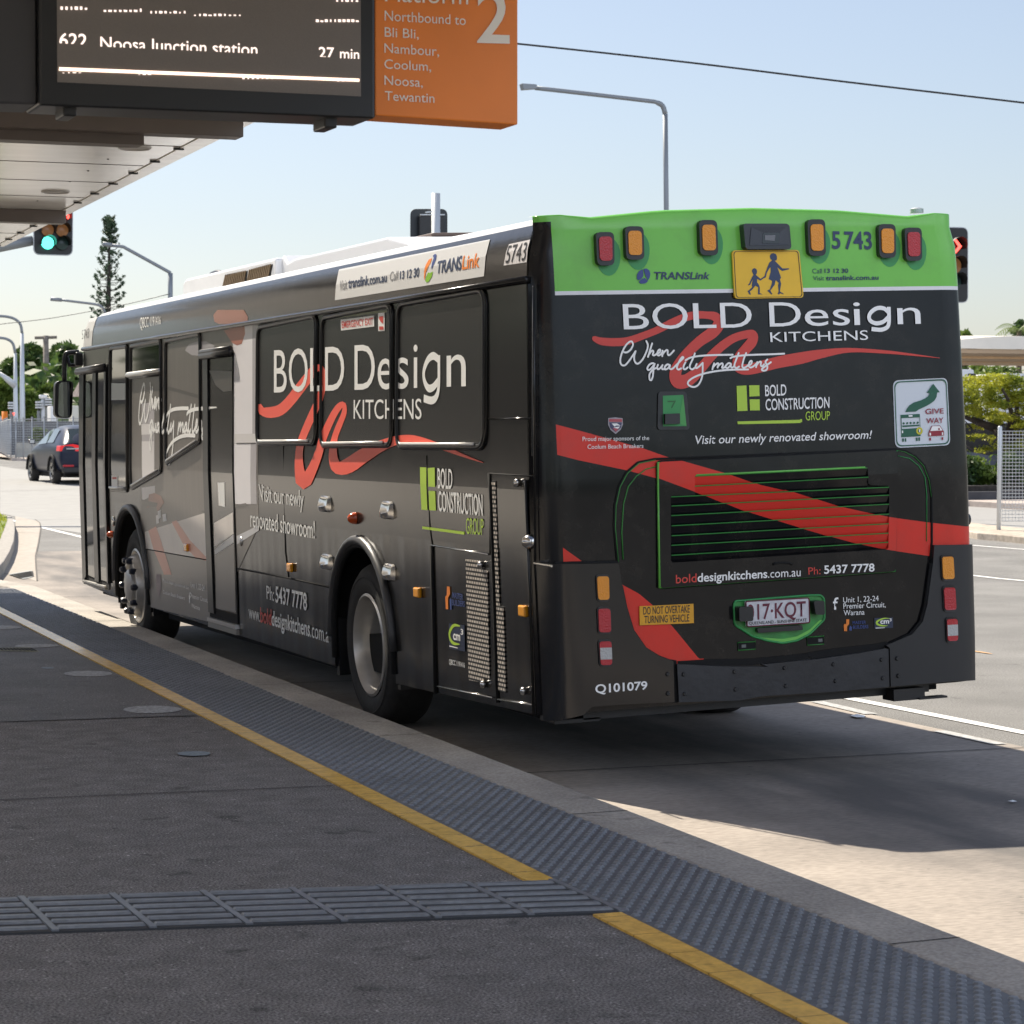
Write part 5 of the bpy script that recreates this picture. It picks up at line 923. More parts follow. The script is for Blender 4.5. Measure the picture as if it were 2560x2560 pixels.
# wheels
def wheel(x, y, z, sgn, front):
    w = empty('wheel', (x, y, z), parent=bus); s = sgn
    mb = MB(); mb.lathe([(.30, .012 * s), (.325, -.004 * s), (.37, -.012 * s), (.43, -.004 * s), (.462, .02 * s), (.478, .05 * s), (.478, .23 * s), (.45, .27 * s), (.31, .27 * s)], (0, 0, 0), 'X', 56)
    mb.lathe([(.395, -.0125 * s), (.40, -.0145 * s), (.405, -.0125 * s)], (0, 0, 0), 'X', 56)
    mb.build('tyre', tyre_m, w, smooth='auto')
    mb = MB()
    if front:
        mb.lathe([(.305, .0), (.29, -.006 * s), (.275, .02 * s), (.262, .02 * s), (.25, -.03 * s), (.235, -.055 * s), (.2, -.055 * s), (.19, -.03 * s), (.14, -.02 * s), (.135, -.07 * s), (.11, -.085 * s), (0, -.09 * s)], (0, 0, 0), 'X', 48)
    else:
        mb.lathe([(.305, .0), (.29, -.008 * s), (.278, .01 * s), (.262, .06 * s), (.255, .14 * s), (.245, .165 * s), (.20, .185 * s), (.12, .195 * s), (0, .195 * s)], (0, 0, 0), 'X', 48)
    mb.build('rim', alloy, w, smooth='auto')
    if front:
        for k in range(10):
            a = 2 * math.pi * k / 10; mb = MB(); mb.lathe([(.026, -.03 * s), (.026, -.085 * s), (.018, -.10 * s), (0, -.10 * s)], (0, .217 * math.cos(a), .217 * math.sin(a)), 'X', 8); mb.build('nut_cover', M('nut_blue_black', (.02, .025, .04), .35) if k == 0 else bpy.data.materials['nut_blue_black'], w)
wheel(.035, YR0, .478, 1, False); wheel(.035, YF, .478, 1, True); wheel(W - .035, YR0, .478 - .088, -1, False); wheel(W - .035, YF, .478 - .088, -1, True)
# kerb-side mirror
YM = LEN + .28
mr = decal('x', [(0, 0), (1, 0), (1, 1)], lambda a, b, c: (a, YM, b), 0, black, bus); bpy.data.objects.remove(mr)
hd = rounded([(-0.153,2.202),(0.011,2.200),(-0.019,1.862),(-0.173,1.877)], .05)
mb = MB(); mb.prism(hd, lambda x, z: (x, YM, z), lambda x, z: (x, YM + .09, z)); mo = mb.build('mirror', black, bus, bevel=.02)
gl = rounded([(-0.121,2.190),(0.006,2.190),(-0.023,1.872),(-0.143,1.885)], .04); mb = MB(); mb.prism(gl, lambda x, z: (x, YM - .004, z), lambda x, z: (x, YM + .01, z)); mb.build('mirror_glass', M('mirror_glass', (.55, .57, .58), .03, metal=1), mo)
arm = [(-0.066,2.192),(-0.059,2.362),(-0.045,2.436),(-0.015,2.451),(0.075,2.455)]; mb = MB(); mb.tube([(x, YM + .03, z) for x, z in catmull(arm, 3)], .022, 8); arm2 = [(0.070,2.336),(-0.012,2.340),(-0.034,2.421)]; mb.tube([(x, YM + .05, z) for x, z in arm2], .018, 8); mb.build('mirror_arm', black, mo, smooth=True)
br = [(0.034,2.456),(0.105,2.447),(0.100,2.324),(0.029,2.330)]; mb = MB(); mb.prism(br, lambda x, z: (x, YM - .03, z), lambda x, z: (x, YM + .06, z)); mb.build('mirror_bracket', black, mo, bevel=.015)
# roof unit
def X_(pts, x): return [(x, y, z) for y, z in pts]
fr = [(9.382,2.949),(7.949,2.840),(7.846,2.967),(6.499,2.973),(7.970,2.969),(6.541,2.936)]
yA, yB, yC = fr[0][0], (7.925,2.859)[0], (6.490,2.915)[0]; yD = (3.515,2.828)[0]
ztA = (9.339,2.979)[1]; ztC = (6.391,2.976)[1]; ztM = (5.153,2.948)[1]
print('ac', yA, yB, yC, yD, ztA, ztC, ztM)
ac = empty('air_conditioner', parent=bus)
mb = MB(); xa, xb = .55, W - .45
prof = [(yA, 2.84), (yA - .02, ztA - .03), (yA - .12, ztA), (yC, ztC), (yC, 2.84)]
mb.prism(prof, lambda y, z: (xa, y, z), lambda y, z: (xb, y, z)); mb.build('condenser_housing', roof_m, ac, bevel=.02)
prof = [(yC, 2.84), (yC, ztC + .02), (yC - .12, ztM - .02), (yC - .35, ztM), (yD + .5, ztM), (yD + .1, ztM - .06), (yD, 2.84)]
mb = MB(); mb.prism(prof, lambda y, z: (xa + .05, y, z), lambda y, z: (xb - .05, y, z)); mb.build('evaporator_housing', M('housing_pale', (.62, .63, .65), .35), ac, bevel=.05, segs=3)
fin = M('fin_brown', (.16, .11, .06), .5, metal=.3, var=.5, scale=60, stretch=(1, 8, 1))
for a, b in (([(8.003,2.843),(7.318,2.841),(7.266,2.928),(7.906,2.930)], 0), ([(7.259,2.843),(6.638,2.842),(6.552,2.933),(7.188,2.928)], 0)):
    mb = MB(); mb.prism(a, lambda y, z: (xa - .008, y, z), lambda y, z: (xa + .01, y, z)); v = mb.build('grille', void, ac)
    q = [Vector(t) for t in a]; mb = MB()
    for i in range(12):
        t = (i + .3) / 12; mb.tube([(xa - .012, *q[0].lerp(q[1], t)), (xa - .014, *q[3].lerp(q[2], t + .02 if t < .95 else t))], .008, 5)
    mb.build('fins', fin, v)
fan = (11.203,3.167); mb = MB(); mb.tube([(1.3 + .0, fan[0] + .75 * math.cos(t) * .5, ztA + .02 + .13 * math.sin(t)) for t in [k * math.pi / 10 for k in range(11)]], .03, 8); mb.build('fan_cowl', black, ac, smooth=True)
mb = MB(); mb.box(.9, 1.7, yD + .5, yC - .5, ztM, ztM + .025); mb.build('roof_hatch', M('hatch_brown', (.12, .08, .06), .5), ac, bevel=.01)

# ------------------------------------------------------------------ platform information sign (hangs from the canopy)
YS = -4.0
def sg_(x, z, off=0.): return (x, YS - off, z)
def plate(name, poly, y0, y1, mat, parent, bevel=.006):
    mb = MB(); mb.prism(poly, lambda x, z: (x, y0, z), lambda x, z: (x, y1, z)); return mb.build(name, mat, parent, bevel=bevel)
sign = empty('platform_sign', (-2.4, YS, 2.7))
prop(sign, 'hanging station display with dark electronic screen and orange platform 2 panel', 'sign')
inv = Matrix.Translation((2.4, -YS, -2.7))
frame_m = M('display_frame', (.012, .0125, .014), .35)
S0 = lambda o: (setattr(o, 'matrix_parent_inverse', inv), o)[1]
ztop = (-2.709,3.222)[1]
sl, sr_, sbl, sbr = (-3.157,2.682),(-2.127,2.688),(-3.103,2.752),(-2.174,2.753)
def up_(p): return (p[0], ztop)
fr_ = S0(plate('display_frame', [sl, sr_, up_(sr_), up_(sl)], YS, YS + .22, frame_m, sign, .008))
scr_m = M('led_screen', (.21, .19, .175), .4, var=.1, scale=400, spec=.3)
scn = S0(plate('screen', [sbl, sbr, (sbr[0], ztop - .04), (sbl[0], ztop - .04)], YS - .002, YS + .01, scr_m, sign, 0))
q = [(-2.126,2.699),(-1.657,2.690)]
orange_m = M('orange_panel', (.90, .25, .03), .4, var=.06, scale=3)
op = S0(plate('orange_panel', [q[0], q[1], up_(q[1]), up_(q[0])], YS + .01, YS + .16, orange_m, sign, .004))
q = [(-3.470,2.683),(-3.158,2.688)]; S0(plate('end_housing', [q[0], q[1], up_(q[1]), up_(q[0])], YS + .03, YS + .24, M('housing_grey', (.045, .045, .05), .45, var=.08, scale=4), sign))
for x0, x1, lo in ((245, 290, 415), (1212, 1272, 452)):
    p = (-3.060,2.680) if x0 < 400 else (-2.260,2.679)
    mb = MB(); mb.box(p[0] - .02, p[0] + .02, YS + .03, YS + .16, p[1] - .022, p[1] + .02); S0(mb.build('clamp', black, sign, bevel=.005))
mb = MB()
for x in (sl[0] + .15, sr_[0] - .1): mb.tube([(x, YS + .1, ztop - .02), (x, YS + .1, 3.5)], .02, 8)
S0(mb.build('hanger', black, sign, smooth=True))
led = M('led_pixels', (.2, .15, .12), .5, emit=(1, .80, .70), es=.8)
led2 = M('led_bar', (.2, .15, .12), .5, emit=(1, .72, .55), es=1.2)
off_s = .004
def st(s, q, m, par, off=off_s, cutlow=None, **k):
    o = text(s, q[0], q[1], q[2], q[3], sg_, off, m, par, **k)
    if cutlow is not None:
        bm = bmesh.new(); bm.from_mesh(o.data); b0, b1 = Vector(sg_(*q[0])), Vector(sg_(*q[1])); up = Vector(sg_(*q[3])) - b0
        nrm = Vector((-(b1 - b0).z, 0, (b1 - b0).x)).normalized()
        bmesh.ops.bisect_plane(bm, geom=bm.verts[:] + bm.edges[:] + bm.faces[:], plane_co=b0 + up * cutlow, plane_no=nrm, clear_inner=True); bm.to_mesh(o.data); bm.free()
    return o
st('622', [(-3.097,2.857),(-3.016,2.857),(-3.016,2.896),(-3.096,2.895)], led, scn, cutlow=.22, bold=.01); st('Noosa Junction station', [(-2.976,2.855),(-2.500,2.859),(-2.500,2.897),(-2.976,2.891)], led, scn, cutlow=.2, bold=.004); st('27', [(-2.308,2.863),(-2.260,2.863),(-2.260,2.896),(-2.308,2.896)], led, scn, cutlow=.12, bold=.01); st('min', [(-2.241,2.862),(-2.180,2.863),(-2.180,2.897),(-2.241,2.897)], led, scn, cutlow=.1, bold=.004)
def dashes(items, m=led):
    mb = MB()
    for x0, x1, y, h in items:
        n = max(1, int((x1 - x0) / 17))
        for i in range(n):
            t = (i + .5) / n; w = (x1 - x0) / n * random.choice((.16, .24, .34)); c = x0 + (x1 - x0) * t
            a, b, s_, e_ = LX(c - w), LX(c + w), LZ(c, y), LZ(c, y - h * random.choice((.6, 1, 1)))
            mb.add([(a, YS - .006, s_), (b, YS - .006, s_), (b, YS - .006, e_), (a, YS - .006, e_)], [(0, 1, 2, 3)])
    S0(mb.build('lettering', m, scn, fix=False)); return
pa, pb, pc = (-3.112,2.991),(-2.122,3.049),(-3.113,2.756)
LX = lambda x: pa[0] + (pb[0] - pa[0]) * (x - 200) / 1200
LZ = lambda x, y: pa[1] + (pc[1] - pa[1]) * y / 300 + (pb[1] - pa[1]) * (x - 200) / 1200
dashes([(218, 322, 38, 12), (372, 520, 46, 12), (540, 680, 52, 9), (700, 885, 62, 8), (1160, 1330, 86, 10), (1235, 1330, 8, 10), (222, 300, 274, 4), (495, 550, 283, 4), (880, 1110, 303, 8), (1238, 1332, 316, 6)])
bq = [(-3.099,2.785),(-2.180,2.797),(-2.180,2.806),(-3.098,2.795)]
mb = MB(); mb.add([sg_(*p, .005) for p in bq], [(0, 1, 2, 3)]); S0(mb.build('light_bar', led2, scn, fix=False))
for o in scn.children:
    pass
cream = M('sign_lettering', (.92, .88, .80), .5)
OFF = -.007
def so(s, q, bold=0.): st(s, q, cream, op, OFF, bold=bold)
so('Platform', [(-2.094,3.048),(-1.823,3.054),(-1.823,3.107),(-2.094,3.100)]); so('2', [(-1.794,2.937),(-1.685,2.940),(-1.689,3.102),(-1.794,3.102)], bold=.012)
for s, a in (('Northbound to', [(-2.095,2.989),(-1.831,2.990),(-1.831,3.020),(-2.095,3.020)]), ('Bli Bli,', [(-2.095,2.940),(-1.985,2.940),(-1.985,2.968),(-2.095,2.969)]), ('Nambour,', [(-2.096,2.891),(-1.919,2.890),(-1.919,2.920),(-2.096,2.920)]), ('Coolum,', [(-2.096,2.843),(-1.945,2.842),(-1.945,2.871),(-2.096,2.871)]), ('Noosa,', [(-2.096,2.793),(-1.972,2.792),(-1.972,2.821),(-2.096,2.822)]), ('Tewantin', [(-2.095,2.746),(-1.934,2.745),(-1.934,2.774),(-2.095,2.774)])): so(s, a)
for o in bpy.data.objects:
    if o.parent in (scn, op) and o.type == 'MESH': o.matrix_parent_inverse = Matrix.Identity(4)

# ------------------------------------------------------------------ station canopy
ZC = 3.42
canopy = empty('canopy', (-4.6, 0, .15)); prop(canopy, 'flat station canopy with pale panelled ceiling and brown cross beams above the platform', 'canopy')
cinv = Matrix.Translation((4.6, 0, -.15))
def CN(o): o.matrix_parent_inverse = cinv; return o
e = [(-0.891,1.937),(-0.681,9.296)]; i_ = [(-0.992,2.943),(-0.823,7.860)]
ex = lambda y: e[0][0] + (e[1][0] - e[0][0]) * (y - e[0][1]) / (e[1][1] - e[0][1])
ix = lambda y: i_[0][0] + (i_[1][0] - i_[0][0]) * (y - i_[0][1]) / (i_[1][1] - i_[0][1])
print('canopy', e, i_, [((-1.683,4.575)), ((-1.480,5.733))])
Y0, Y1 = -22, 16.5
ceil_m = M('ceiling_white', (.88, .85, .79), .16, spec=.9, var=.06, scale=2.5, stretch=(.6, 2, 1))
mb = MB(); YC = 11.9
mb.prism([(ix(Y0) - .006, Y0), (ix(YC) - .006, YC), (ix(YC) - .45, YC + .01), (ix(Y1) - .45, Y1), (-6.2, Y1), (-6.2, Y0)], lambda x, y: (x, y, ZC), lambda x, y: (x, y, ZC + .05)); CN(mb.build('ceiling', ceil_m, canopy))
mb = MB(); mb.prism([(ix(Y0) + .006, Y0), (ix(YC) + .006, YC), (ex(YC), YC), (ex(Y0), Y0)], lambda x, y: (x, y, ZC - .004), lambda x, y: (x, y, ZC + .06)); CN(mb.build('edge_trim', M('canopy_edge', (.84, .80, .74), .2, spec=.9, var=.1, scale=6), canopy))
mb = MB(); mb.prism([(ex(Y0) + .02, Y0), (ex(YC) + .02, YC), (ex(YC) - .48, YC + .01), (ex(Y1) - .48, Y1), (-6.2, Y1), (-6.2, Y0)], lambda x, y: (x, y, ZC + .065), lambda x, y: (x, y, ZC + .22)); CN(mb.build('roof', M('canopy_roof', (.5, .5, .49), .5), canopy))
s0, s1 = (-1.683,4.575)[1], (-1.480,5.733)[1]; dy_ = abs(s1 - s0)
mb = MB(); y = s0 - dy_ * 14
while y < YC:
    mb.box(-6.1, ix(y) - .01, y - .005, y + .005, ZC - .002, ZC + .002); y += dy_
CN(mb.build('ceiling_joints', M('joint_grey', (.06, .055, .05), .8), canopy))
mb = MB()
yy = Y0
while yy < YC: mb.box(ix(yy) - .03, ix(yy) + .03, yy - .012, yy + .012, ZC - .012, ZC + .0); mb.box(ix(yy) - .3, ix(yy) - .288, yy - .006, yy + .006, ZC - .004, ZC); yy += .75
CN(mb.build('fixings', black, canopy))
brown = M('beam_brown', (.14, .115, .10), .45, var=.06, scale=5)
for tp, hb in (((-1.496,2.077), 104), ((-0.977,1.969), 68), ((-0.792,7.973), 48)):
    D = math.hypot(tp[0] - CAM.x, tp[1] - CAM.y); h = hb / 1.486 * D / 6426
    mb = MB(); mb.box(-6.1, tp[0], tp[1], tp[1] + .16, ZC - h, ZC - .001); CN(mb.build('beam', brown, canopy, bevel=.004))
for p in ((-1.224,3.564), (-1.149,6.485)):
    mb = MB(); mb.lathe([(.075, 0), (.09, -.012), (.10, -.006), (.10, 0)], (p[0], p[1], ZC), 'Z', 24); mb.lathe([(0, -.004), (.075, -.004)], (p[0], p[1], ZC), 'Z', 24); CN(mb.build('downlight', M('downlight', (.5, .48, .45), .4) if 'downlight' not in bpy.data.materials else bpy.data.materials['downlight'], canopy, smooth='auto'))
for y in (-9, -1, 7, 15):
    mb = MB(); mb.tube([(-4.6, y, .15), (-4.6, y, ZC)], .09, 16); CN(mb.build('column', brown, canopy, smooth=True))

sw_ = empty('added_building', (-14, 12, .15)); prop(sw_, 'long dark building added out of view to darken reflections in the bus side', 'building'); siv = Matrix.Translation((14, -12, -.15))  # unseen building added to darken what the bus side reflects
mb = MB(); mb.box(-18, -14, -24, 90, -.1, 3.6); o = mb.build('wall', M('added_wall', (.11, .095, .085), .8, var=.2, scale=.8), sw_); o.matrix_parent_inverse = siv  # wall of the added unseen building
for y in range(-22, 88, 5):
    mb = MB(); mb.box(-14.02, -13.95, y, y + 3.4, 1.0, 2.7); o = mb.build('window', glass_d, sw_); o.matrix_parent_inverse = siv

# ------------------------------------------------------------------ signals, lamps, poles, wires
def clamp_h(y): return g(y)
sig_black = M('signal_black', (.012, .013, .014), .5); sig_edge = M('signal_edge', (.40, .42, .44), .4)
lamp_off = {'r': M('lamp_dark_red', (.035, .006, .006), .3), 'a': M('lamp_dull_amber', (.16, .075, .03), .3, emit=(.5, .22, .08), es=.10), 'g': M('lamp_dark_green', (.02, .045, .045), .3)}
green_on = M('lamp_green_lit', (.02, .3, .25), .3, emit=(.10, 1, .72), es=1.5); red_on = M('lamp_red_lit', (.3, .02, .02), .3, emit=(1, .07, .05), es=2.2)
def signal(label, Y, board, lens, pole, arm=None, back=False, r=None, pr_=.07, group='traffic signals at the junction'):
    """board: outline (x,z); lens: (x,z,material or None)"""
    xc = sum(p[0] for p in board) / len(board); s = empty('traffic_light', (xc, Y, g(Y))); prop(s, label, 'traffic light', group); iv = Matrix.Translation((-xc, -Y, -g(Y)))
    def A(o): o.matrix_parent_inverse = iv; return o
    c = Vector((xc, sum(p[1] for p in board) / len(board)))
    A(plate('board', rounded(board, .11, 5), Y, Y + .02, sig_black if not back else M('board_back', (.022, .028, .032), .5), s, 0)); 
    mb = MB(); mb.tube([(x, Y + .01, z) for x, z in rounded(board, .11, 5)], .013, 6, True); A(mb.build('board_edge', sig_edge if not back else sig_black, s, smooth=True))
    xs_ = [p[0] for p in board]; zs_ = [p[1] for p in board]
    for x, z, m in lens:
        if m is None: continue
        k = r or .1
        mb = MB(); mb.lathe([(0, -.02), (k * .6, -.014), (k, 0)], (x, Y - .05, z), 'Y', 20); A(mb.build('lens', m, s, smooth=True))
        mb = MB(); n = 14; a = [math.pi * (-.08 + 1.16 * i / n) for i in range(n + 1)]
        mb.add([(x + 1.12 * k * math.cos(t), Y, z + 1.12 * k * math.sin(t)) for t in a] + [(x + 1.15 * k * math.cos(t), Y - .22 - .08 * math.sin(t), z + 1.15 * k * math.sin(t)) for t in a], [(i, i + 1, n + 2 + i, n + 1 + i) for i in range(n)]); A(mb.build('visor', sig_black, s, fix=False))
    if pole: 
        mb = MB(); mb.tube([(pole[0], Y + (.12 if not back else -.14), g(Y)), (pole[0], Y + (.12 if not back else -.14), pole[1])], pr_, 12); A(mb.build('pole', pole_pale if back else pole_m, s, smooth=True))
    if arm:
        mb = MB(); mb.tube([(x, Y + .15, z) for x, z in arm[0]], arm[1], 10); A(mb.build('mast_arm', pole_m, s, smooth=True))
    return s, A
b = [(3.611,4.890),(4.289,4.888),(4.302,5.961),(3.617,5.939)]
a_ = [(3.617,5.142),(3.109,5.045),(0.964,4.619)]; px_ = (0.964,4.619)
lz = [(3.845,5.321),(4.103,5.321),(3.844,5.092),(4.102,5.089),(3.846,5.550),(4.116,5.558)]
rr2 = abs((3.017,5.070)[1] - (3.017,5.182)[1])
s, A = signal('hanging traffic light showing green beside the canopy beam, far left', 34, b, [(*lz[0], lamp_off['a']), (*lz[1], lamp_off['a']), (*lz[2], green_on), (*lz[3], lamp_off['g']), (*lz[4], lamp_off['r']), (*lz[5], lamp_off['r'])], (px_[0], px_[1] + .3), ([(x, z) for x, z in a_], [.09, .11, .17]), r=rr2)
q = [(4.182,5.588),(4.222,5.594),(4.229,5.556),(4.205,5.518),(4.182,5.536)]; A(plate('red_figure', q, 33.9, 33.93, red_on, s, 0))
b = [(10.620,4.913),(11.328,4.930),(11.328,5.913),(10.621,5.892)]; pt = (11.059,6.194)
s, A = signal('traffic light seen from behind on a pale pole above the bus roof', 34, b, [], pt, None, True, pr_=.085)
q = [(10.746,5.778),(11.229,5.792),(11.215,4.952),(10.745,4.941)]; A(plate('lantern_housing', q, 33.86, 33.99, black, s, .02))
q = [(10.837,5.842),(10.993,5.859),(10.993,5.839),(10.850,5.820)]; A(plate('bracket', q, 33.8, 33.84, pole_pale, s, 0)); q = [(10.746,5.797),(11.229,5.812),(11.229,5.792),(10.746,5.778)]; A(plate('bracket', q, 33.83, 33.85, pole_pale, s, 0)); q = [(11.092,5.438),(11.478,5.374),(11.092,5.233)]; A(plate('gusset', q, 33.84, 33.86, pole_pale, s, 0))
b = [(18.299,4.027),(18.928,4.031),(18.920,5.338),(18.291,5.330)]; lz = [(18.626,4.996),(18.628,4.666),(18.630,4.379)]; rr3 = abs((14.877,4.900)[1] - (14.877,5.039)[1])
s, A = signal('traffic light with red arrow lit, right beside the rear of the bus', 28, b, [(*lz[0], lamp_off['r']), (*lz[1], lamp_off['a']), (*lz[2], lamp_off['g'])], ((18.403,4.756)[0], (18.403,4.756)[1]), None, False, rr3)
q = [(18.571,5.104),(18.614,5.120),(18.722,4.998),(18.608,4.876),(18.572,4.899),(18.659,4.997)]; A(plate('red_arrow', q, 27.86, 27.88, red_on, s, 0))

def pole_thing(name, label, cat, Y, parts, base, group=None):
    """parts: (part name, [(x,z)...], radius, material)"""
    o = empty(name, (base[0], Y, g(Y))); prop(o, label, cat, group); iv = Matrix.Translation((-base[0], -Y, -g(Y)))
    for nm, pts, r, m in parts:
        mb = MB()
        if isinstance(r, str): mb.prism(pts, lambda x, z: (x, Y - .12, z), lambda x, z: (x, Y + .12, z)); k = mb.build(nm, m, o, bevel=.02)
        else: mb.tube([(p[0], Y, p[1]) for p in pts], r, 8); k = mb.build(nm, m, o, smooth=True)
        k.matrix_parent_inverse = iv
    return o
GL = 'street lamps along the road'
p = [(24.739,8.000),(24.701,10.595),(24.621,10.811),(24.428,10.904),(24.140,10.935),(22.239,11.051),(20.837,11.130)]
pole_thing('street_lamp', 'dark street lamp with a long arm reaching left above the bus', 'street lamp', 54, [('pole', [(p[0][0], g(54)), p[0], p[1]], .075, pole_m), ('arm', catmull(p[1:], 3), [.075] * 6 + [.06] * 10, pole_m), ('lamp_head', [(20.405,11.224),(20.837,11.216),(20.868,11.103),(20.451,11.054)], 'p', pole_m)], (p[0][0], 0), GL)
p = [(26.033,8.704),(26.039,10.065),(25.990,10.112),(23.560,11.375),(22.974,11.428),(22.506,11.498)]
pole_thing('street_lamp', 'street lamp with a sloping arm in front of the tall pine tree', 'street lamp', 120, [('pole', [(p[0][0], g(120)), p[0], p[1]], .13, pole_m), ('arm', p[1:5], .09, pole_m), ('lamp_head', [p[4], p[5]], .11, pole_m)], (p[0][0], 0), GL)
p = [(28.849,7.796),(28.814,9.344),(28.605,9.717),(28.184,9.894),(27.175,10.009),(26.045,10.130),(25.353,10.176)]
pole_thing('street_lamp', 'street lamp with a bent arm just left of the bus front roof', 'street lamp', 150, [('pole', [(p[0][0], g(150)), p[0], p[1]], .12, pole_m), ('arm', catmull(p[1:6], 3), .08, pole_m), ('lamp_head', [p[5], p[6]], .12, pole_m)], (p[0][0], 0), GL)
p = [(27.015,2.752),(27.032,8.775),(26.922,9.383),(26.577,9.744),(26.100,9.911),(25.494,9.970),(24.457,9.954)]
pole_thing('street_lamp', 'taller and nearer of two pale curved lamp posts behind the mesh fence', 'street lamp', 170, [('pole', [(p[0][0], g(170)), p[0], p[1]], [.2, .2, .12], pole_pale), ('arm', catmull(p[1:], 3), .10, pole_m)], (p[0][0], 0), GL)
p = [(33.410,2.977),(33.380,8.619),(33.204,9.414),(32.783,9.781),(32.096,9.931),(30.831,9.946)]; am = [(33.364,5.852),(32.709,6.380),(32.078,6.906)]
pole_thing('street_lamp', 'lower of two pale curved lamp posts behind the fence, carrying a white side arm', 'street lamp', 210, [('pole', [(p[0][0], g(210)), p[0], p[1]], [.24, .22, .13], pole_pale), ('arm', catmull(p[1:], 3), .12, pole_m), ('side_arm', am, [.3, .25, .12], pole_pale)], (p[0][0], 0), GL)
p = [(43.369,4.055),(43.335,11.691)]; c1 = [(42.216,11.458),(44.447,11.538)]; c2 = [(42.915,8.762),(44.475,8.777)]
pole_thing('power_pole', 'timber power pole with two cross arms standing against the trees', 'power pole', 250, [('pole', [(p[1][0], g(250)), p[0], p[1]], [.34, .34, .28], wood), ('cross_arm', c1, .16, wood), ('cross_arm', c2, .12, pole_pale), ('brace', [(43.167,8.681),(43.376,8.346),(43.546,8.684)], .06, pole_pale)], (p[1][0], 0))
def wire(label, pts, r):
    mb = MB(); mb.tube(catmull(pts, 6), r, 6); o = mb.build('overhead_wire', black, None, smooth=True); prop(o, label, 'wire', 'overhead wires')
wire('thick dark overhead wire crossing the sky from the orange sign to the right border', [(-21.819,51.026,16.068),(-5.799,44.885,12.745),(6.219,40.287,10.494),(11.230,38.380,9.883),(14.037,37.314,9.605),(17.244,36.095,9.230),(20.250,34.950,8.833),(23.577,33.683,8.415),(27.265,32.279,7.944),(38.286,28.077,6.314),(56.320,21.199,3.635)], .021)
wire('thin overhead wire passing in front of the tall pine tree', [(15.879,119.923,7.079),(17.135,119.456,7.260),(19.647,118.521,7.581),(22.790,117.358,8.197),(25.211,116.465,8.800)], .02)

# far small signals behind the fence
for x0, x1, y0, y1, lab, red in ((115, 148, 885, 1000, 'distant small traffic light nearest the left border, behind the fence', True), (450, 476, 875, 1000, 'distant small traffic light left of the thin grey pole', False), (548, 592, 840, 960, 'distant small traffic light right of the thin grey pole', False)):
    c0 = (22.183,8.316); c1_ = (27.350,3.171)
    fx = lambda x: c0[0] + (c1_[0] - c0[0]) * x / 1000; fz = lambda y: c0[1] + (c1_[1] - c0[1]) * y / 1000
    b = [(fx(x0), fz(y1)), (fx(x1), fz(y1)), (fx(x1), fz(y0)), (fx(x0), fz(y0))]; xm = fx((x0 + x1) / 2)
    s = empty('traffic_light', (xm, 150, g(150))); prop(s, lab, 'traffic light', 'distant traffic signals'); iv = Matrix.Translation((-xm, -150, -g(150)))
    o = plate('board', b, 150, 150.1, sig_black, s, 0); o.matrix_parent_inverse = iv
    mb = MB(); mb.tube([(xm, 150.1, g(150)), (xm, 150.1, fz(y1))], .1, 6); o = mb.build('pole', pole_m, s); o.matrix_parent_inverse = iv
    for k in range(3):
        zz = fz(y0 + 20 + k * 32); mb = MB(); mb.box(xm - .22, xm + .22, 149.7, 150, zz - .06, zz + .04); o = mb.build('visor', pole_pale, s); o.matrix_parent_inverse = iv
    if red: mb = MB(); mb.add([(fx(133), 149.6, fz(1030)), (fx(160), 149.6, fz(1030)), (fx(146), 149.6, fz(1062))], [(0, 1, 2)]); o = mb.build('red_marker', red_on, s, fix=False); o.matrix_parent_inverse = iv
p = [(24.837,2.617),(24.845,4.140)]
pole_thing('signal_post', 'thin pale post standing between two distant traffic lights', 'post', 150, [('pole', [(p[1][0], g(150)), p[0], p[1]], .14, pole_pale), ('cap', [(24.844,3.942),(24.845,4.161)], .26, white_p)], (p[1][0], 0))
p = [(22.431,2.638),(22.434,3.114)]; pole_thing('marker_post', 'orange marker post behind the fence near the left border', 'post', 150, [('post', [(p[0][0], g(150)), p[1]], .18, orange_p)], (p[0][0], 0))

# ------------------------------------------------------------------ foliage
def leaf_mat(name, c1, c2, tr=.35):
    m = bpy.data.materials.new(name); m.use_nodes = True; n = m.node_tree.nodes; l = m.node_tree.links; b = n['Principled BSDF']; out = n['Material Output']
    tc = n.new('ShaderNodeTexCoord'); t = n.new('ShaderNodeTexNoise'); t.inputs['Scale'].default_value = 1.3; t.inputs['Detail'].default_value = 5; l.new(tc.outputs['Object'], t.inputs[0])
    r = n.new('ShaderNodeValToRGB'); r.color_ramp.elements[0].position = .38; r.color_ramp.elements[1].position = .62; r.color_ramp.elements[0].color = (*c1, 1); r.color_ramp.elements[1].color = (*c2, 1); l.new(t.outputs[0], r.inputs[0])
    l.new(r.outputs[0], b.inputs['Base Color']); b.inputs['Roughness'].default_value = .5; b.inputs['Specular IOR Level'].default_value = .3
    ts = n.new('ShaderNodeBsdfTranslucent'); l.new(r.outputs[0], ts.inputs[0]); mx = n.new('ShaderNodeMixShader'); mx.inputs[0].default_value = tr
    l.new(b.outputs[0], mx.inputs[1]); l.new(ts.outputs[0], mx.inputs[2]); l.new(mx.outputs[0], out.inputs[0]); return m
lf_dark = leaf_mat('foliage_dark', (.03, .065, .02), (.095, .15, .035)); lf_mid = leaf_mat('foliage_mid', (.07, .12, .022), (.19, .26, .05)); lf_yel = leaf_mat('foliage_yellow', (.17, .22, .025), (.42, .42, .04), .5); lf_pine = leaf_mat('foliage_pine', (.05, .085, .05), (.09, .135, .075), .3)  # pine greens lightened, distance haze put into the colour
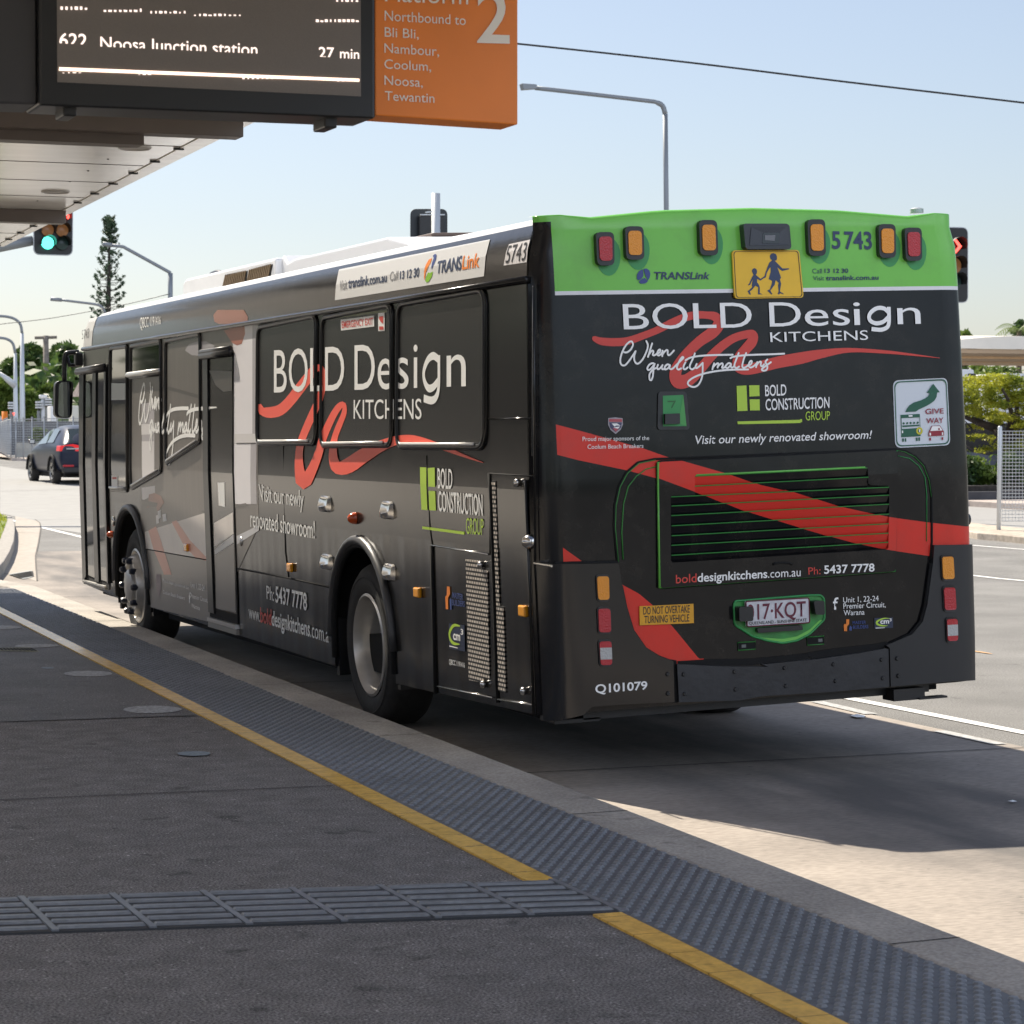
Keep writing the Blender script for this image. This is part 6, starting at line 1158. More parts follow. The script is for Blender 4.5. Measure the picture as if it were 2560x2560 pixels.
def leaves(name, blobs, n, size, mat, parent, flat=.0, shell=.5, gap=.35):
    w = np.array([b[1][0] * b[1][1] * b[1][2] for b in blobs]) ** .7; w /= w.sum()
    k = rng.choice(len(blobs), n, p=w); cen = np.array([b[0] for b in blobs])[k]; rad = np.array([b[1] for b in blobs])[k]
    d = rng.normal(size=(n, 3)); d /= np.linalg.norm(d, axis=1)[:, None]
    r = shell + (1 - shell) * rng.random(n) ** .7; r *= 1 + .16 * rng.normal(size=n)
    # clumping: pull leaves towards random clump centres
    pos = cen + d * r[:, None] * rad
    f = np.sin(pos[:, 0] * 3.1 / size * .12 + 1) + np.sin(pos[:, 2] * 3.7 / size * .12 + 2) + np.sin(pos[:, 1] * 2.9 / size * .12)
    keep = f > -1.2 + gap; pos = pos[keep]; n = len(pos)
    a = rng.normal(size=(n, 3)); a[:, 2] *= (1 - flat); a /= np.linalg.norm(a, axis=1)[:, None]
    b = rng.normal(size=(n, 3)); b -= a * (a * b).sum(1)[:, None]; b[:, 2] *= (1 - flat); b /= np.linalg.norm(b, axis=1)[:, None]
    s = size * (.6 + .8 * rng.random(n))[:, None]
    V = np.stack([pos - a * s, pos + b * s * .45, pos + a * s, pos - b * s * .45], 1).reshape(-1, 3)
    me = bpy.data.meshes.new(name); me.vertices.add(len(V)); me.vertices.foreach_set('co', V.reshape(-1)); me.loops.add(4 * n); me.loops.foreach_set('vertex_index', np.arange(4 * n)); me.polygons.add(n); me.polygons.foreach_set('loop_start', np.arange(n) * 4); me.update(calc_edges=True)
    return link_mesh(name, me, mat, parent)
def tree(label, base, blobs, n, size, mat, trunk_r=.25, group='trees behind the fence', branches=5, cat='tree', name='broadleaf_tree'):
    t = empty(name, base); prop(t, label, cat, group); b = Vector(base); iv = Matrix.Translation(-b)
    top = Vector(blobs[0][0]); mb = MB(); mb.tube([b, b.lerp(top, .5) + Vector((.1, 0, 0)), top], [trunk_r, trunk_r * .75, trunk_r * .3], 8)
    for c, r in blobs[:branches]:
        mb.tube([b.lerp(top, .4), b.lerp(Vector(c), .7) + Vector((0, 0, .15)), Vector(c)], [trunk_r * .5, trunk_r * .35, trunk_r * .12], 6)
    o = mb.build('trunk', trunk_m, t, smooth=True); o.matrix_parent_inverse = iv
    o = leaves('crown', blobs, n, size, mat, t); o.matrix_parent_inverse = iv
    return t
def blobs_from(Y, items, dr=.0):
    """items: (x,z,rx,rz) in metres at distance Y"""
    out = []
    for x, z, rx, rz in items: out.append(((x, Y + random.uniform(-1, 1) * rx * .4, z), (rx, rx * .9, rz)))
    return out
def lumpy(Y, x0, x1, z0, z1, n, r):
    out = [];
    cx_, cz_ = (x0 + x1) / 2, (z0 + z1) / 2
    while len(out) < n:
        u, v = random.uniform(-1, 1), random.uniform(-1, 1)
        if u * u + v * v > 1: continue
        k = r * random.uniform(.7, 1.25); out.append(((cx_ + u * max(.1, (x1 - x0) / 2 - k * .7), Y + random.uniform(-1, 1) * (x1 - x0) * .3, cz_ + v * max(.1, (z1 - z0) / 2 - k * .7)), (k, k, k * .85)))
    return out
def ext(a, b): return (min(a[0], b[0]), max(a[0], b[0]), min(a[1], b[1]), max(a[1], b[1]))
for box, lab, mt, Yt, n, nb in ((([(40.853,10.007),(43.524,3.629)]), 'dark green tree at the left end of the clump behind the lamp posts', lf_dark, 262, 5200, 16),
    (([(41.482,10.625),(45.124,3.587)]), 'tallest dark green tree of the clump, behind the power pole', lf_dark, 258, 8500, 20),
    (([(46.136,11.171),(50.035,3.665)]), 'dark green tree behind the bus mirror bracket', lf_dark, 265, 7500, 20),
    (([(35.733,6.742),(37.754,3.122)]), 'light green bushy tree at the left border behind the fence', lf_mid, 235, 3800, 11),
    (([(37.644,5.683),(39.426,3.110)]), 'light green bushy tree right of the taller lamp post', lf_mid, 232, 3800, 11),
    (([(39.885,6.349),(42.117,3.147)]), 'light green bushy tree below the power pole', lf_mid, 238, 3800, 11)):
    x0, x1, z0, z1 = ext(*box); bl = lumpy(Yt, x0, x1, max(z0, .8), z1 + .5, nb + 12, (x1 - x0) * .26)
    tree(lab, ((x0 + x1) / 2, Yt, g(Yt)), bl, int(n * 2.2), .36, mt, .3, 'trees in the clump beyond the fence')
for Y_, x0, x1, z1, lab in ((300, -30, -2, 8, 'distant tree mass filling the horizon on the left'), ):
    pass
# tall conifer
def pine(base, top, wid, label):
    t = empty('pine_tree', base); prop(t, label, 'tree'); b = Vector(base); iv = Matrix.Translation(-b); H = top - b.z
    mb = MB(); mb.tube([b, b + Vector((0.12, 0, H * .5)), b + Vector((.35, 0, H))], [.42, .30, .05], 8)
    V = []; tw = MB(); nw = 34
    cl = []
    for i in range(nw):
        f = .28 + .72 * (i + .3) / nw; z = b.z + H * f; ox = .35 * f ** 1.3
        Rr_ = wid * (1.02 - .60 * f ** 1.4) if f < .86 else wid * .36 * math.sqrt(max(.03, 1 - ((f - .91) / .10) ** 2))
        nb = 6
        for k in range(nb):
            a = 2 * math.pi * (k + random.random() * .6) / nb; L = Rr_ * random.uniform(.55, 1.15); dx, dy = math.cos(a), math.sin(a)
            p0 = Vector((b.x + ox, b.y, z)); z0 = random.uniform(-.25, .25); p0.z += z0; p1 = p0 + Vector((dx * L * .6, dy * L * .6, .02 * L)); p2 = p0 + Vector((dx * L, dy * L, L * .38))
            tw.tube([p0, p1, p2], [.035, .026, .016], 4)
            for s in ((.78, .92, 1.0) if f < .86 else (.3, .5, .7, .85, 1.0)):
                if random.random() < (.38 if f < .86 else .1): continue
                q = p0.lerp(p1, s / .6) if s < .6 else p1.lerp(p2, (s - .6) / .4)
                k_ = random.uniform(.12, .24); cl.append(((q.x, q.y, q.z + .05), (k_, k_, k_)))
    mb.v, k = mb.v + tw.v, len(mb.v); mb.f += [tuple(i + k for i in f) for f in tw.f]; mb.m += tw.m
    o = mb.build('trunk', M('pine_bark', (.045, .04, .03), .9), t, fix=False); o.matrix_parent_inverse = iv
    o = leaves('crown', cl, 6200, .14, lf_pine, t, shell=.1, gap=-3); o.matrix_parent_inverse = iv
pb = (45.445,11.301); ptp = (45.851,22.215); pw = abs((47.085,15.087)[0] - (44.049,15.028)[0]) / 2
pine((pb[0], 230, g(230)), ptp[1], pw * 1.45, 'tall thin Norfolk pine rising above the front of the bus')

# house with a tiled roof behind the mirror
hx0 = (24.403,5.034)[0] + 1.7; hz = [(24.398,4.105)][0][1]; hr = (24.405,5.327)[1]
house = empty('house', (hx0 + 4, 140, g(140))); prop(house, 'pale house with a grey tiled roof glimpsed between the mirror and the bus', 'house'); hiv = Matrix.Translation((-(hx0 + 4), -140, -g(140)))
tile_m = M('roof_tiles', (.33, .27, .25), .8, var=.35, scale=5)
mb = MB(); mb.box(hx0 + .5, hx0 + 9, 140, 147, g(140), hz); o = mb.build('wall', M('house_wall', (.55, .47, .36), .8), house); o.matrix_parent_inverse = hiv
mb = MB(); mb.prism([(139.5, hz - .1), (143.5, hr), (147.5, hz - .1)], lambda y, z: (hx0, y, z), lambda y, z: (hx0 + 9.5, y, z)); o = mb.build('roof', tile_m, house); o.matrix_parent_inverse = hiv
for x in (1.2, 4.2):
    mb = MB(); mb.box(hx0 + x, hx0 + x + 1.3, 139.95, 140.02, g(140) + .9, g(140) + 2.0); o = mb.build('window', glass_d, house); o.matrix_parent_inverse = hiv
    mb = MB(); mb.tube([(hx0 + x, 139.94, g(140) + .9), (hx0 + x + 1.3, 139.94, g(140) + .9), (hx0 + x + 1.3, 139.94, g(140) + 2), (hx0 + x, 139.94, g(140) + 2)], .05, 4, True); k = mb.build('frame', white_p, o); 
q = [(19.776,2.621),(20.067,3.131)]; mb = MB(); mb.box(q[0][0], q[1][0], 120, 121, g(120), q[1][1]); o = mb.build('utility_cabinet', white_p, None, bevel=.03); prop(o, 'white utility cabinet behind the fence, left of the bus mirror', 'cabinet')
q = [(21.268,2.508),(21.610,3.187)]; mb = MB(); mb.box(q[0][0], q[1][0], 122, 123, g(122), q[1][1]); o = mb.build('utility_cabinet', M('cabinet_pale', (.6, .58, .5), .6), None, bevel=.03); prop(o, 'pale utility cabinet behind the fence, right of the bus mirror', 'cabinet')
q = [(27.817,6.883),(29.226,7.024)]; 
b_ = empty('building', (q[0][0], 320, g(320))); prop(b_, 'low pale flat roofed building behind the trees at the left border', 'building')
qq = [(47.067,4.651),(51.258,10.446),(51.260,10.711)]; mb = MB(); mb.box(qq[0][0], qq[1][0], 320, 330, g(320), qq[1][1]); o = mb.build('wall', M('far_wall', (.5, .52, .55), .7), b_); o.matrix_parent_inverse = Matrix.Translation((-q[0][0], -320, -g(320)))
mb = MB(); mb.box(qq[0][0], qq[1][0] + .3, 319, 331, qq[1][1], qq[2][1]); o = mb.build('roof', white_p, b_); o.matrix_parent_inverse = Matrix.Translation((-q[0][0], -320, -g(320)))

# mesh fence on the raised kerb across the street
FY = 76.0
posts = [(9.931,2.107),(9.993,2.127),(10.057,2.149),(10.116,2.172),(10.169,2.191),(10.294,2.200),(10.462,2.197),(10.723,2.212),(11.009,2.221),(11.425,2.233),(11.877,2.240),(12.413,2.246),(12.920,2.253)]
fb = (10.483,0.928)[1]; fbz = [(9.925,1.098),(9.986,1.070),(10.050,1.042),(10.109,1.005),(10.161,0.977),(10.287,0.963),(10.455,0.951),(10.715,0.922),(11.001,0.910),(11.418,0.897),(11.870,0.890),(12.406,0.883),(12.913,0.875)]
fence = empty('mesh_fence', (posts[6][0], FY, fb)); prop(fence, 'grey mesh fence with capped posts along the kerb behind the dark car', 'fence'); fiv = Matrix.Translation((-posts[6][0], -FY, -fb))
def FN(o): o.matrix_parent_inverse = fiv; return o
ydep = [FY + 14, FY + 10.5, FY + 7, FY + 4, FY + 2] + [FY] * 8
P3 = []
for (x, z), (x2, zb_), yd in zip(posts, fbz, ydep):
    k = (yd - CAM.y) / (FY - CAM.y); P3.append((Vector((CAM.x + (x - CAM.x) * k, yd, CAM.z + (z - CAM.z) * k)), Vector((CAM.x + (x2 - CAM.x) * k, yd, CAM.z + (zb_ - CAM.z) * k))))
mid = lambda a, b: (a + b) / 2
for tp, bt_ in P3:
    mb = MB(); mb.tube([bt_ - Vector((0, 0, .3)), tp + Vector((0, 0, .05))], .022, 8); mb.tube([tp + Vector((0, 0, .03)), tp + Vector((0, 0, .075))], .034, 8); FN(mb.build('post', steel, fence, smooth=True))
for (t0, b0_), (t1, b1_) in zip(P3[:-1], P3[1:]):
    mb = MB(); n = 15
    for i in range(n + 1):
        f = i / n; mb.tube([t0.lerp(b0_, f * .97), t1.lerp(b1_, f * .97)], .007 if i else .014, 4)
    L = (t1 - t0).length; m = max(2, int(L / .055))
    for i in range(m):
        f = (i + .5) / m; mb.tube([t0.lerp(t1, f), b0_.lerp(b1_, f).lerp(t0.lerp(t1, f), .03)], .0042, 4)
    FN(mb.build('mesh_panel', steel, fence, fix=False))
kb = [(p[1].x, p[1].y - .35, p[1].z) for p in P3]
mb = MB(); V = []; 
far_k = M('far_kerb', (.40, .34, .29), .9, var=.15, scale=6)
for p in P3:
    b = p[1]; V += [(b.x - .1, b.y - .75, g(b.y) - .2), (b.x - .1, b.y - .70, b.z - .05), (b.x, b.y + 4, b.z - .02)]
V = [(V[0][0] - 12, V[0][1] + 12, V[0][2]), (V[1][0] - 12, V[1][1] + 12, V[1][2]), (V[2][0] - 12, V[2][1] + 12, V[2][2])] + V + [(V[-3][0] + 14, V[-3][1], V[-3][2]), (V[-2][0] + 14, V[-2][1], V[-2][2]), (V[-1][0] + 14, V[-1][1], V[-1][2])]
mb.add(V, [(3 * i + j, 3 * i + 3 + j, 3 * i + 4 + j, 3 * i + 1 + j) for i in range(len(V) // 3 - 1) for j in range(2)]); o = mb.build('far_pavement', far_k, None, fix=False); o['kind'] = 'structure'
for nm, q, mt, n, lab in (('shrub', [(12.454,1.468),(12.919,2.145)], lf_mid, 1500, 'pale green shrub behind the mesh fence left of the car roof'),):
    x0, x1, z0, z1 = ext(*q); t = empty('shrub', ((x0 + x1) / 2, 84, z0)); prop(t, lab, 'shrub'); o = leaves('foliage', lumpy(84, x0, x1, z0 - .3, z1, 8, .2), n, .06, mt, t); o.matrix_parent_inverse = Matrix.Translation((-(x0 + x1) / 2, -84, -z0))
q = [(11.512,1.069),(12.029,1.398)]; mb = MB(); mb.box(q[0][0], q[1][0] + 6, 82, 82.3, q[0][1] - .6, q[1][1]); o = mb.build('low_wall', M('pale_block', (.42, .41, .36), .8, var=.2, scale=3), None); prop(o, 'low pale block wall seen through the mesh fence', 'wall')
mb = MB(); q = [(12.541,0.751),(17.044,2.235)]; mb.box(q[0][0], q[1][0] + 8, 96, 96.3, q[0][1] - 1, q[1][1]); o = mb.build('screen_wall', M('screen_grey', (.12, .125, .13), .7, var=.25, scale=1.5), None); prop(o, 'long dark grey screen wall standing behind the mesh fence', 'wall')

# dark hatchback at the junction
D_ = 63.8
tyre_p = (7.176,51.361,0.500); 
car = empty('hatchback_car', (tyre_p[0] + .80, tyre_p[1] + 1.30, g(tyre_p[1] + 1)), (0, 0, R(1.5))); prop(car, 'dark blue hatchback car driving away, partly hidden by the bus front', 'car')
navy_car = M('car_navy', (.010, .015, .034), .28, spec=.35); cglass = M('car_glass', (.10, .13, .13), .05, spec=.8)
ST = [(-2.12, .42, .90, .95, .80, .62), (-2.05, .30, .95, 1.02, .86, .66), (-1.75, .24, .98, 1.22, .89, .64), (-1.35, .22, .98, 1.40, .90, .60), (-.6, .22, .96, 1.46, .90, .60), (.15, .22, .94, 1.42, .90, .58), (.75, .22, .93, 1.14, .90, .60), (1.05, .22, .92, .98, .89, .66), (1.6, .24, .84, .90, .87, .70), (1.98, .30, .70, .76, .80, .62), (2.1, .38, .58, .62, .66, .5)]
def sec(y, zb_, zl, zr_, wb, wr):
    return [(.55 * wb, y, zb_), (wb * .93, y, zb_ + .05), (wb, y, zb_ + (zl - zb_) * .35), (wb * .985, y, zb_ + (zl - zb_) * .75), (wb * .94, y, zl), (wr, y, zr_ - (zr_ - zl) * .12), (wr * .6, y, zr_), (0, y, zr_ + .005)]
mb = MB(); rings = [sec(*s) for s in ST]; rings = [r + [(-x, y, z) for x, y, z in reversed(r[:-1])] for r in rings]; n = len(rings[0])
mb.add([p for r in rings for p in r], [(i * n + k, i * n + (k + 1) % n, (i + 1) * n + (k + 1) % n, (i + 1) * n + k) for i in range(len(rings) - 1) for k in range(n)] + [tuple(range(n)), tuple((len(rings) - 1) * n + k for k in reversed(range(n)))])
cb_ = mb.build('body', navy_car, car, smooth=True); sb = cb_.modifiers.new('s', 'SUBSURF'); sb.levels = 1; sb.render_levels = 2
def cpt(sx, y, f):  # point on the cabin side between belt (f=0) and roof edge (f=1)
    a = np.array([(s[0], s[2], s[3], s[4] * .94, s[5]) for s in ST]); zl, zr_, wb, wr = [np.interp(y, a[:, 0], a[:, i]) for i in (1, 2, 3, 4)]
    ztp = zr_ - (zr_ - zl) * .12; return (sx * (wb + (wr - wb) * f - .0 + .004), y, zl + (ztp - zl) * f)
for sx in (-1, 1):
    for ya, yb, yc, yd in ((-.35, .80, .22, -.32), (-1.15, -.42, -.40, -1.02)):
        mb = MB(); mb.add([cpt(sx, ya, .08), cpt(sx, yb, .10), cpt(sx, yc, .90), cpt(sx, yd, .92)], [(0, 1, 2, 3)]); mb.build('side_window', cglass, car, fix=False)
mb = MB(); mb.add([(-.62, -2.02, 1.03), (.62, -2.02, 1.03), (.55, -1.52, 1.345), (-.55, -1.52, 1.345)], [(0, 1, 2, 3)]); mb.add([(-.64, -2.06, 1.0), (.64, -2.06, 1.0), (.62, -2.045, 1.04), (-.62, -2.045, 1.04)], [(0, 1, 2, 3)]); mb.build('rear_window', M('car_rear_glass', (.02, .03, .03), .06, spec=.8), car, fix=False)
for sx in (-1, 1):
    mb = MB(); mb.prism([(-.86, .80), (-.84, .93), (-.55, .97), (-.22, .90), (-.25, .80)], lambda x, z: (sx * -x, -2.15 - (.0 if x > -.6 else -.10 * (-.6 - x) / .26), z), lambda x, z: (sx * -x * 1.03, -1.72, z)); tl = mb.build('tail_light', M('car_tail_red', (.35, .01, .015), .15, emit=(1, .05, .05), es=.25), car, bevel=.015)
    mb = MB(); mb.box(sx * .50 - .22, sx * .50 + .22, -2.165, -2.14, .845, .875); mb.build('lens_strip', clear_l, tl)
    mb = MB(); mb.box(sx * .66 - .13, sx * .66 + .13, -2.13, -2.0, .42, .47); mb.build('bumper_reflector', red_l, car, bevel=.01)
    mb = MB(); mb.prism([(sx * .9, .96), (sx * 1.06, .97), (sx * 1.08, 1.08), (sx * .94, 1.10)], lambda x, z: (x, .55, z), lambda x, z: (x, .68, z)); mm = mb.build('mirror', navy_car, car, bevel=.02)
    mb = MB(); mb.box(sx * 1.0 - .055, sx * 1.0 + .055, .54, .552, .985, 1.07); mb.build('mirror_glass', alu, mm)
    for y in (-1.30, 1.28):
        mb = MB(); k = sx; wl = empty('wheel', (sx * .80, y, .315), parent=car)
        mb.lathe([(.20, .10 * k), (.25, .115 * k), (.30, .10 * k), (.315, .06 * k), (.315, -.08 * k), (.2, -.1 * k)], (0, 0, 0), 'X', 28); mb.build('tyre', tyre_m, wl, smooth='auto')
        mb = MB(); mb.lathe([(.21, .105 * k), (.19, .085 * k), (.05, .07 * k), (0, .08 * k)], (0, 0, 0), 'X', 28); r_ = mb.build('rim', M('car_rim', (.5, .49, .46), .3, metal=.8) if 'car_rim' not in bpy.data.materials else bpy.data.materials['car_rim'], wl, smooth='auto')
        mb = MB()
        for q in range(5): a0 = 2 * math.pi * (q + .5) / 5; mb.lathe([(0, .10 * k), (.032, .098 * k), (.035, .06 * k)], (0, .135 * math.cos(a0), .135 * math.sin(a0)), 'X', 8)
        mb.build('rim_hole', void, r_)
        mb = MB(); pts = [(sx * (.905 if sx else 0), y + .37 * math.cos(t), .315 + .37 * math.sin(t)) for t in [math.pi * i / 14 for i in range(15)]]; mb.tube(pts, .035, 6); mb.build('wheel_arch', void, car, smooth=True)
mb = MB(); mb.box(-.8, .8, -2.14, -1.95, .26, .42); mb.build('rear_bumper', black, car, bevel=.04); mb = MB(); mb.prism([(-.22, .60), (.22, .60), (.22, .72), (-.22, .72)], lambda x, z: (x, -2.12, z), lambda x, z: (x, -2.10, z)); mb.build('number_plate', M('car_plate', (.35, .35, .36), .5), car)
mb = MB(); mb.box(-.7, .7, -1.9, 1.9, .16, .30); mb.build('underbody', void, car)

# kerbed grass island at the left border, gutter apron, drain
isl = [(2.683,31.459),(2.624,30.618),(2.286,28.365),(1.911,26.159),(1.474,23.685),(1.006,21.237),(0.598,19.241),(0.253,17.708),(-1.436,9.826),(-1.529,13.488),(1.926,42.267),(2.496,31.818)]
o = slab('kerb_island', isl, -.02, .15, M('island_kerb', (.30, .28, .25), .85, var=.2, scale=20))
gr_ = [(2.591,31.353),(2.548,30.657),(2.400,29.723),(1.930,27.169),(1.411,24.393),(0.500,19.502),(-0.220,17.222),(-0.763,19.869),(1.716,40.522),(2.427,31.395)]
o = sheet('island_soil', gr_, .155, M('soil', (.12, .16, .02), .9, var=.4, scale=6))
gm = leaf_mat('grass_blades', (.16, .22, .015), (.32, .34, .03), .5)
pts = []; poly = gr_
def inside(x, y):
    c = False; j = len(poly) - 1
    for i in range(len(poly)):
        (xi, yi), (xj, yj) = poly[i], poly[j]
        if (yi > y) != (yj > y) and x < (xj - xi) * (y - yi) / (yj - yi) + xi: c = not c
        j = i
    return c
V = []; F = []; xm_, xM = min(p[0] for p in poly), max(p[0] for p in poly); ym, yM = min(p[1] for p in poly), max(p[1] for p in poly)
xm_ = max(xm_, xM - 4)
for _ in range(9000):
    x, y = random.uniform(xm_, xM), random.uniform(ym, yM)
    if not inside(x, y): continue
    a = random.uniform(0, 6.28); h = random.uniform(.03, .09); dx, dy = .012 * math.cos(a), .012 * math.sin(a); k = len(V); z = g(y) + .155
    V += [(x - dx, y - dy, z), (x + dx, y + dy, z), (x + random.uniform(-.03, .03), y + random.uniform(-.03, .03), z + h)]; F.append((k, k + 1, k + 2))
me = bpy.data.meshes.new('grass'); me.from_pydata(V, [], F); o = link_mesh('grass', me, gm, None); prop(o, 'short bright grass on the kerbed island at the left border', 'grass', kind='stuff')
apron = [(3.279,34.139),(3.337,32.059),(3.031,30.245),(1.911,24.309),(1.309,21.120),(0.724,17.787),(0.591,19.486),(0.869,20.973),(1.697,25.052),(2.492,29.501)]
sheet('gutter_apron', apron, .006, M('apron_concrete', (.36, .32, .275), .9, var=.14, scale=12))
crack_m = M('crack_grey', (.10, .09, .08), .9)
def crack(pts, w=.018, name='road_joint'):
    for a, b in zip(pts[:-1], pts[1:]): band(name, a, b, w, .010, crack_m)
crack([(5.056,46.525),(6.034,46.999),(7.226,47.810)], .05); crack([(2.327,28.607),(2.722,28.085),(3.181,27.392)], .022); crack([(3.391,32.798),(3.253,31.592),(2.988,30.030),(2.158,25.629),(1.556,22.500),(1.265,20.857),(0.731,17.785)], .018)
dg_ = [(0.598,18.944),(0.983,19.545),(0.773,18.346),(0.625,18.089)]
o = sheet('kerb_drain', dg_, .012, M('drain_grate', (.30, .31, .30), .5, metal=.5), kind=None); prop(o, 'metal kerb drain grate on the concrete in front of the bus', 'drain grate')
for i in range(11):
    t = (i + .5) / 11; a = Vector(dg_[0]).lerp(Vector(dg_[1]), t); b = Vector(dg_[3]).lerp(Vector(dg_[2]), t); d_ = (b - a); o2 = band('slot', a + d_ * .15, a + d_ * .85, .05, .016, void); o2.parent = o
    if 'kind' in o2: del o2['kind']
sheet('road_patch', [(8.690,68.533),(8.629,54.892),(3.303,28.007),(3.011,30.250),(3.268,34.142),(3.196,35.262)], .004, M('pale_road', (.29, .285, .27), .9, var=.08, scale=3, bump=.15, bscale=60))

# ------------------------------------------------------------------ right-hand side: median fence, garden, shelters
med = [(18.871,28.220),(17.761,25.966),(17.606,25.098),(17.547,23.900),(17.614,20.745),(16.060,18.478),(16.043,21.482),(16.077,22.298),(16.020,22.779),(16.142,23.220),(16.417,24.211)]
o = slab('median', med, -.02, .10, M('median_concrete', (.42, .36, .29), .9, var=.25, scale=12, var2=.2, scale2=2))
sheet('far_lane', [(21.317,36.152),(22.962,32.603),(24.940,27.686),(19.822,20.865),(17.660,24.081),(17.750,25.969),(17.254,28.649)], .004, M('pale_lane', (.28, .275, .265), .9, var=.1, scale=20))
kbn = [(20.767,36.287),(22.411,33.795),(22.551,31.943),(23.162,24.597),(26.145,28.495),(24.660,35.331),(24.464,37.252),(23.365,41.202)]
o = slab('footpath', kbn, -.02, .12, M('footpath_concrete', (.42, .36, .32), .9, var=.12, scale=8))
fpx, fpy = (16.865,23.547)
DF = fpy - CAM.y
mfz = lambda pyy: None
pt_ = [(-3.991,-10.675,1.726),(-3.990,-10.675,1.724)]
def onY(px3, Y): k = (Y - CAM.y) / (px3[1] - CAM.y); return Vector((CAM.x + (px3[0] - CAM.x) * k, Y, CAM.z + (px3[2] - CAM.z) * k))
tp = onY(pt_[0], fpy); mtop = onY(pt_[1], fpy); mbt = onY((-3.990,-10.676,1.689), fpy)
mf = empty('median_fence', (fpx, fpy, g(fpy) + .1)); prop(mf, 'pale steel mesh fence panel with a round post on the median, right border', 'fence'); miv = Matrix.Translation((-fpx, -fpy, -g(fpy) - .1))
mb = MB(); mb.tube([(fpx, fpy, g(fpy)), (tp.x, fpy, tp.z - .02), (tp.x, fpy, tp.z)], [.034, .034, .024], 12); o = mb.build('post', pole_pale, mf, smooth=True); o.matrix_parent_inverse = miv
dirx = Vector((1, -.35, 0)).normalized(); mb = MB(); n = 26; Lf = 2.3; z1_, z0_ = mtop.z, mbt.z
for i in range(n + 1):
    z = z0_ + (z1_ - z0_) * i / n; a = Vector((mtop.x, fpy, z)); mb.tube([a, a + dirx * Lf], .0065, 5)
for i in range(44):
    a = Vector((mtop.x, fpy - .008, z0_)) + dirx * (Lf * i / 43); mb.tube([a, a + Vector((0, 0, z1_ - z0_))], .004, 4)
o = mb.build('mesh_panel', M('zinc', (.55, .57, .58), .4, metal=.5), mf, fix=False); o.matrix_parent_inverse = miv
e2 = Vector((mtop.x, fpy, 0)) + dirx * Lf; mb = MB(); mb.tube([(e2.x, e2.y, g(e2.y)), (e2.x, e2.y, tp.z)], .034, 12); o = mb.build('post', pole_pale, mf, smooth=True); o.matrix_parent_inverse = miv
# garden edging, beds, hedge
wy = (22.987,34.170)[1]
def at(x, y, Y): return None
c0 = (25.424,4.866); c1_ = (28.968,1.847)
bx = lambda x, Y: CAM.x + (CAM.x * 0 + (c0[0] + (c1_[0] - c0[0]) * x / 1000) - CAM.x) * (Y - CAM.y) / (40 - CAM.y)
bz = lambda y, Y: CAM.z + ((c0[1] + (c1_[1] - c0[1]) * y / 1000) - CAM.z) * (Y - CAM.y) / (40 - CAM.y)
print('wall y', wy, 'fence', fpx, fpy, tp.z)
mb = MB(); X0, X1 = bx(-400, wy), bx(1400, wy); mb.box(X0, X1, wy, wy + .25, g(wy) - .1, bz(1482, wy)); o = mb.build('garden_edging', M('edging_dark', (.045, .045, .05), .85, var=.3, scale=3), None, bevel=.02); prop(o, 'low dark block edging in front of the garden bed', 'wall')
mb = MB(); mb.box(X0, X1, wy + .25, wy + 2.2, g(wy), bz(1440, wy)); o = mb.build('garden_bed', M('mulch', (.03, .025, .022), .95, var=.4, scale=12), None); o['kind'] = 'structure'
rw = M('retaining_blue', (.10, .105, .135), .8, var=.2, scale=3)
w2y = wy + 2.4; mb = MB(); pts = [(bx(x, w2y), bz(1195 + 14 * math.cos(x / 60), w2y)) for x in range(-100, 760, 15)]
mb.prism([(pts[0][0], g(w2y))] + pts + [(pts[-1][0], g(w2y))], lambda x, z: (x, w2y, z), lambda x, z: (x, w2y + .2, z)); o = mb.build('scalloped_wall', rw, None); prop(o, 'bluish grey wall with a scalloped top behind the hedge', 'wall')
for i, (x, lab) in enumerate(((150, 'low green shrub against the bus edge in the garden bed'), (290, 'low green shrub left of the median fence post'), (430, 'low green shrub behind the median fence post'), (560, 'low green shrub behind the mesh at the right border'))):
    Yb = wy + 1.2; x0, x1 = bx(x - 95, Yb), bx(x + 95, Yb); z1 = bz(1225 + (i % 2) * 25, Yb); z0 = bz(1440, Yb); t = empty('shrub', ((x0 + x1) / 2, Yb, z0)); prop(t, lab, 'shrub', 'shrubs in the garden bed')
    o = leaves('foliage', lumpy(Yb, x0 - .1, x1 + .1, z0, z1 + .1, 13, .28), 4200, .055, lf_mid if i % 2 else lf_dark, t, shell=.3); o.matrix_parent_inverse = Matrix.Translation((-(x0 + x1) / 2, -Yb, -z0))
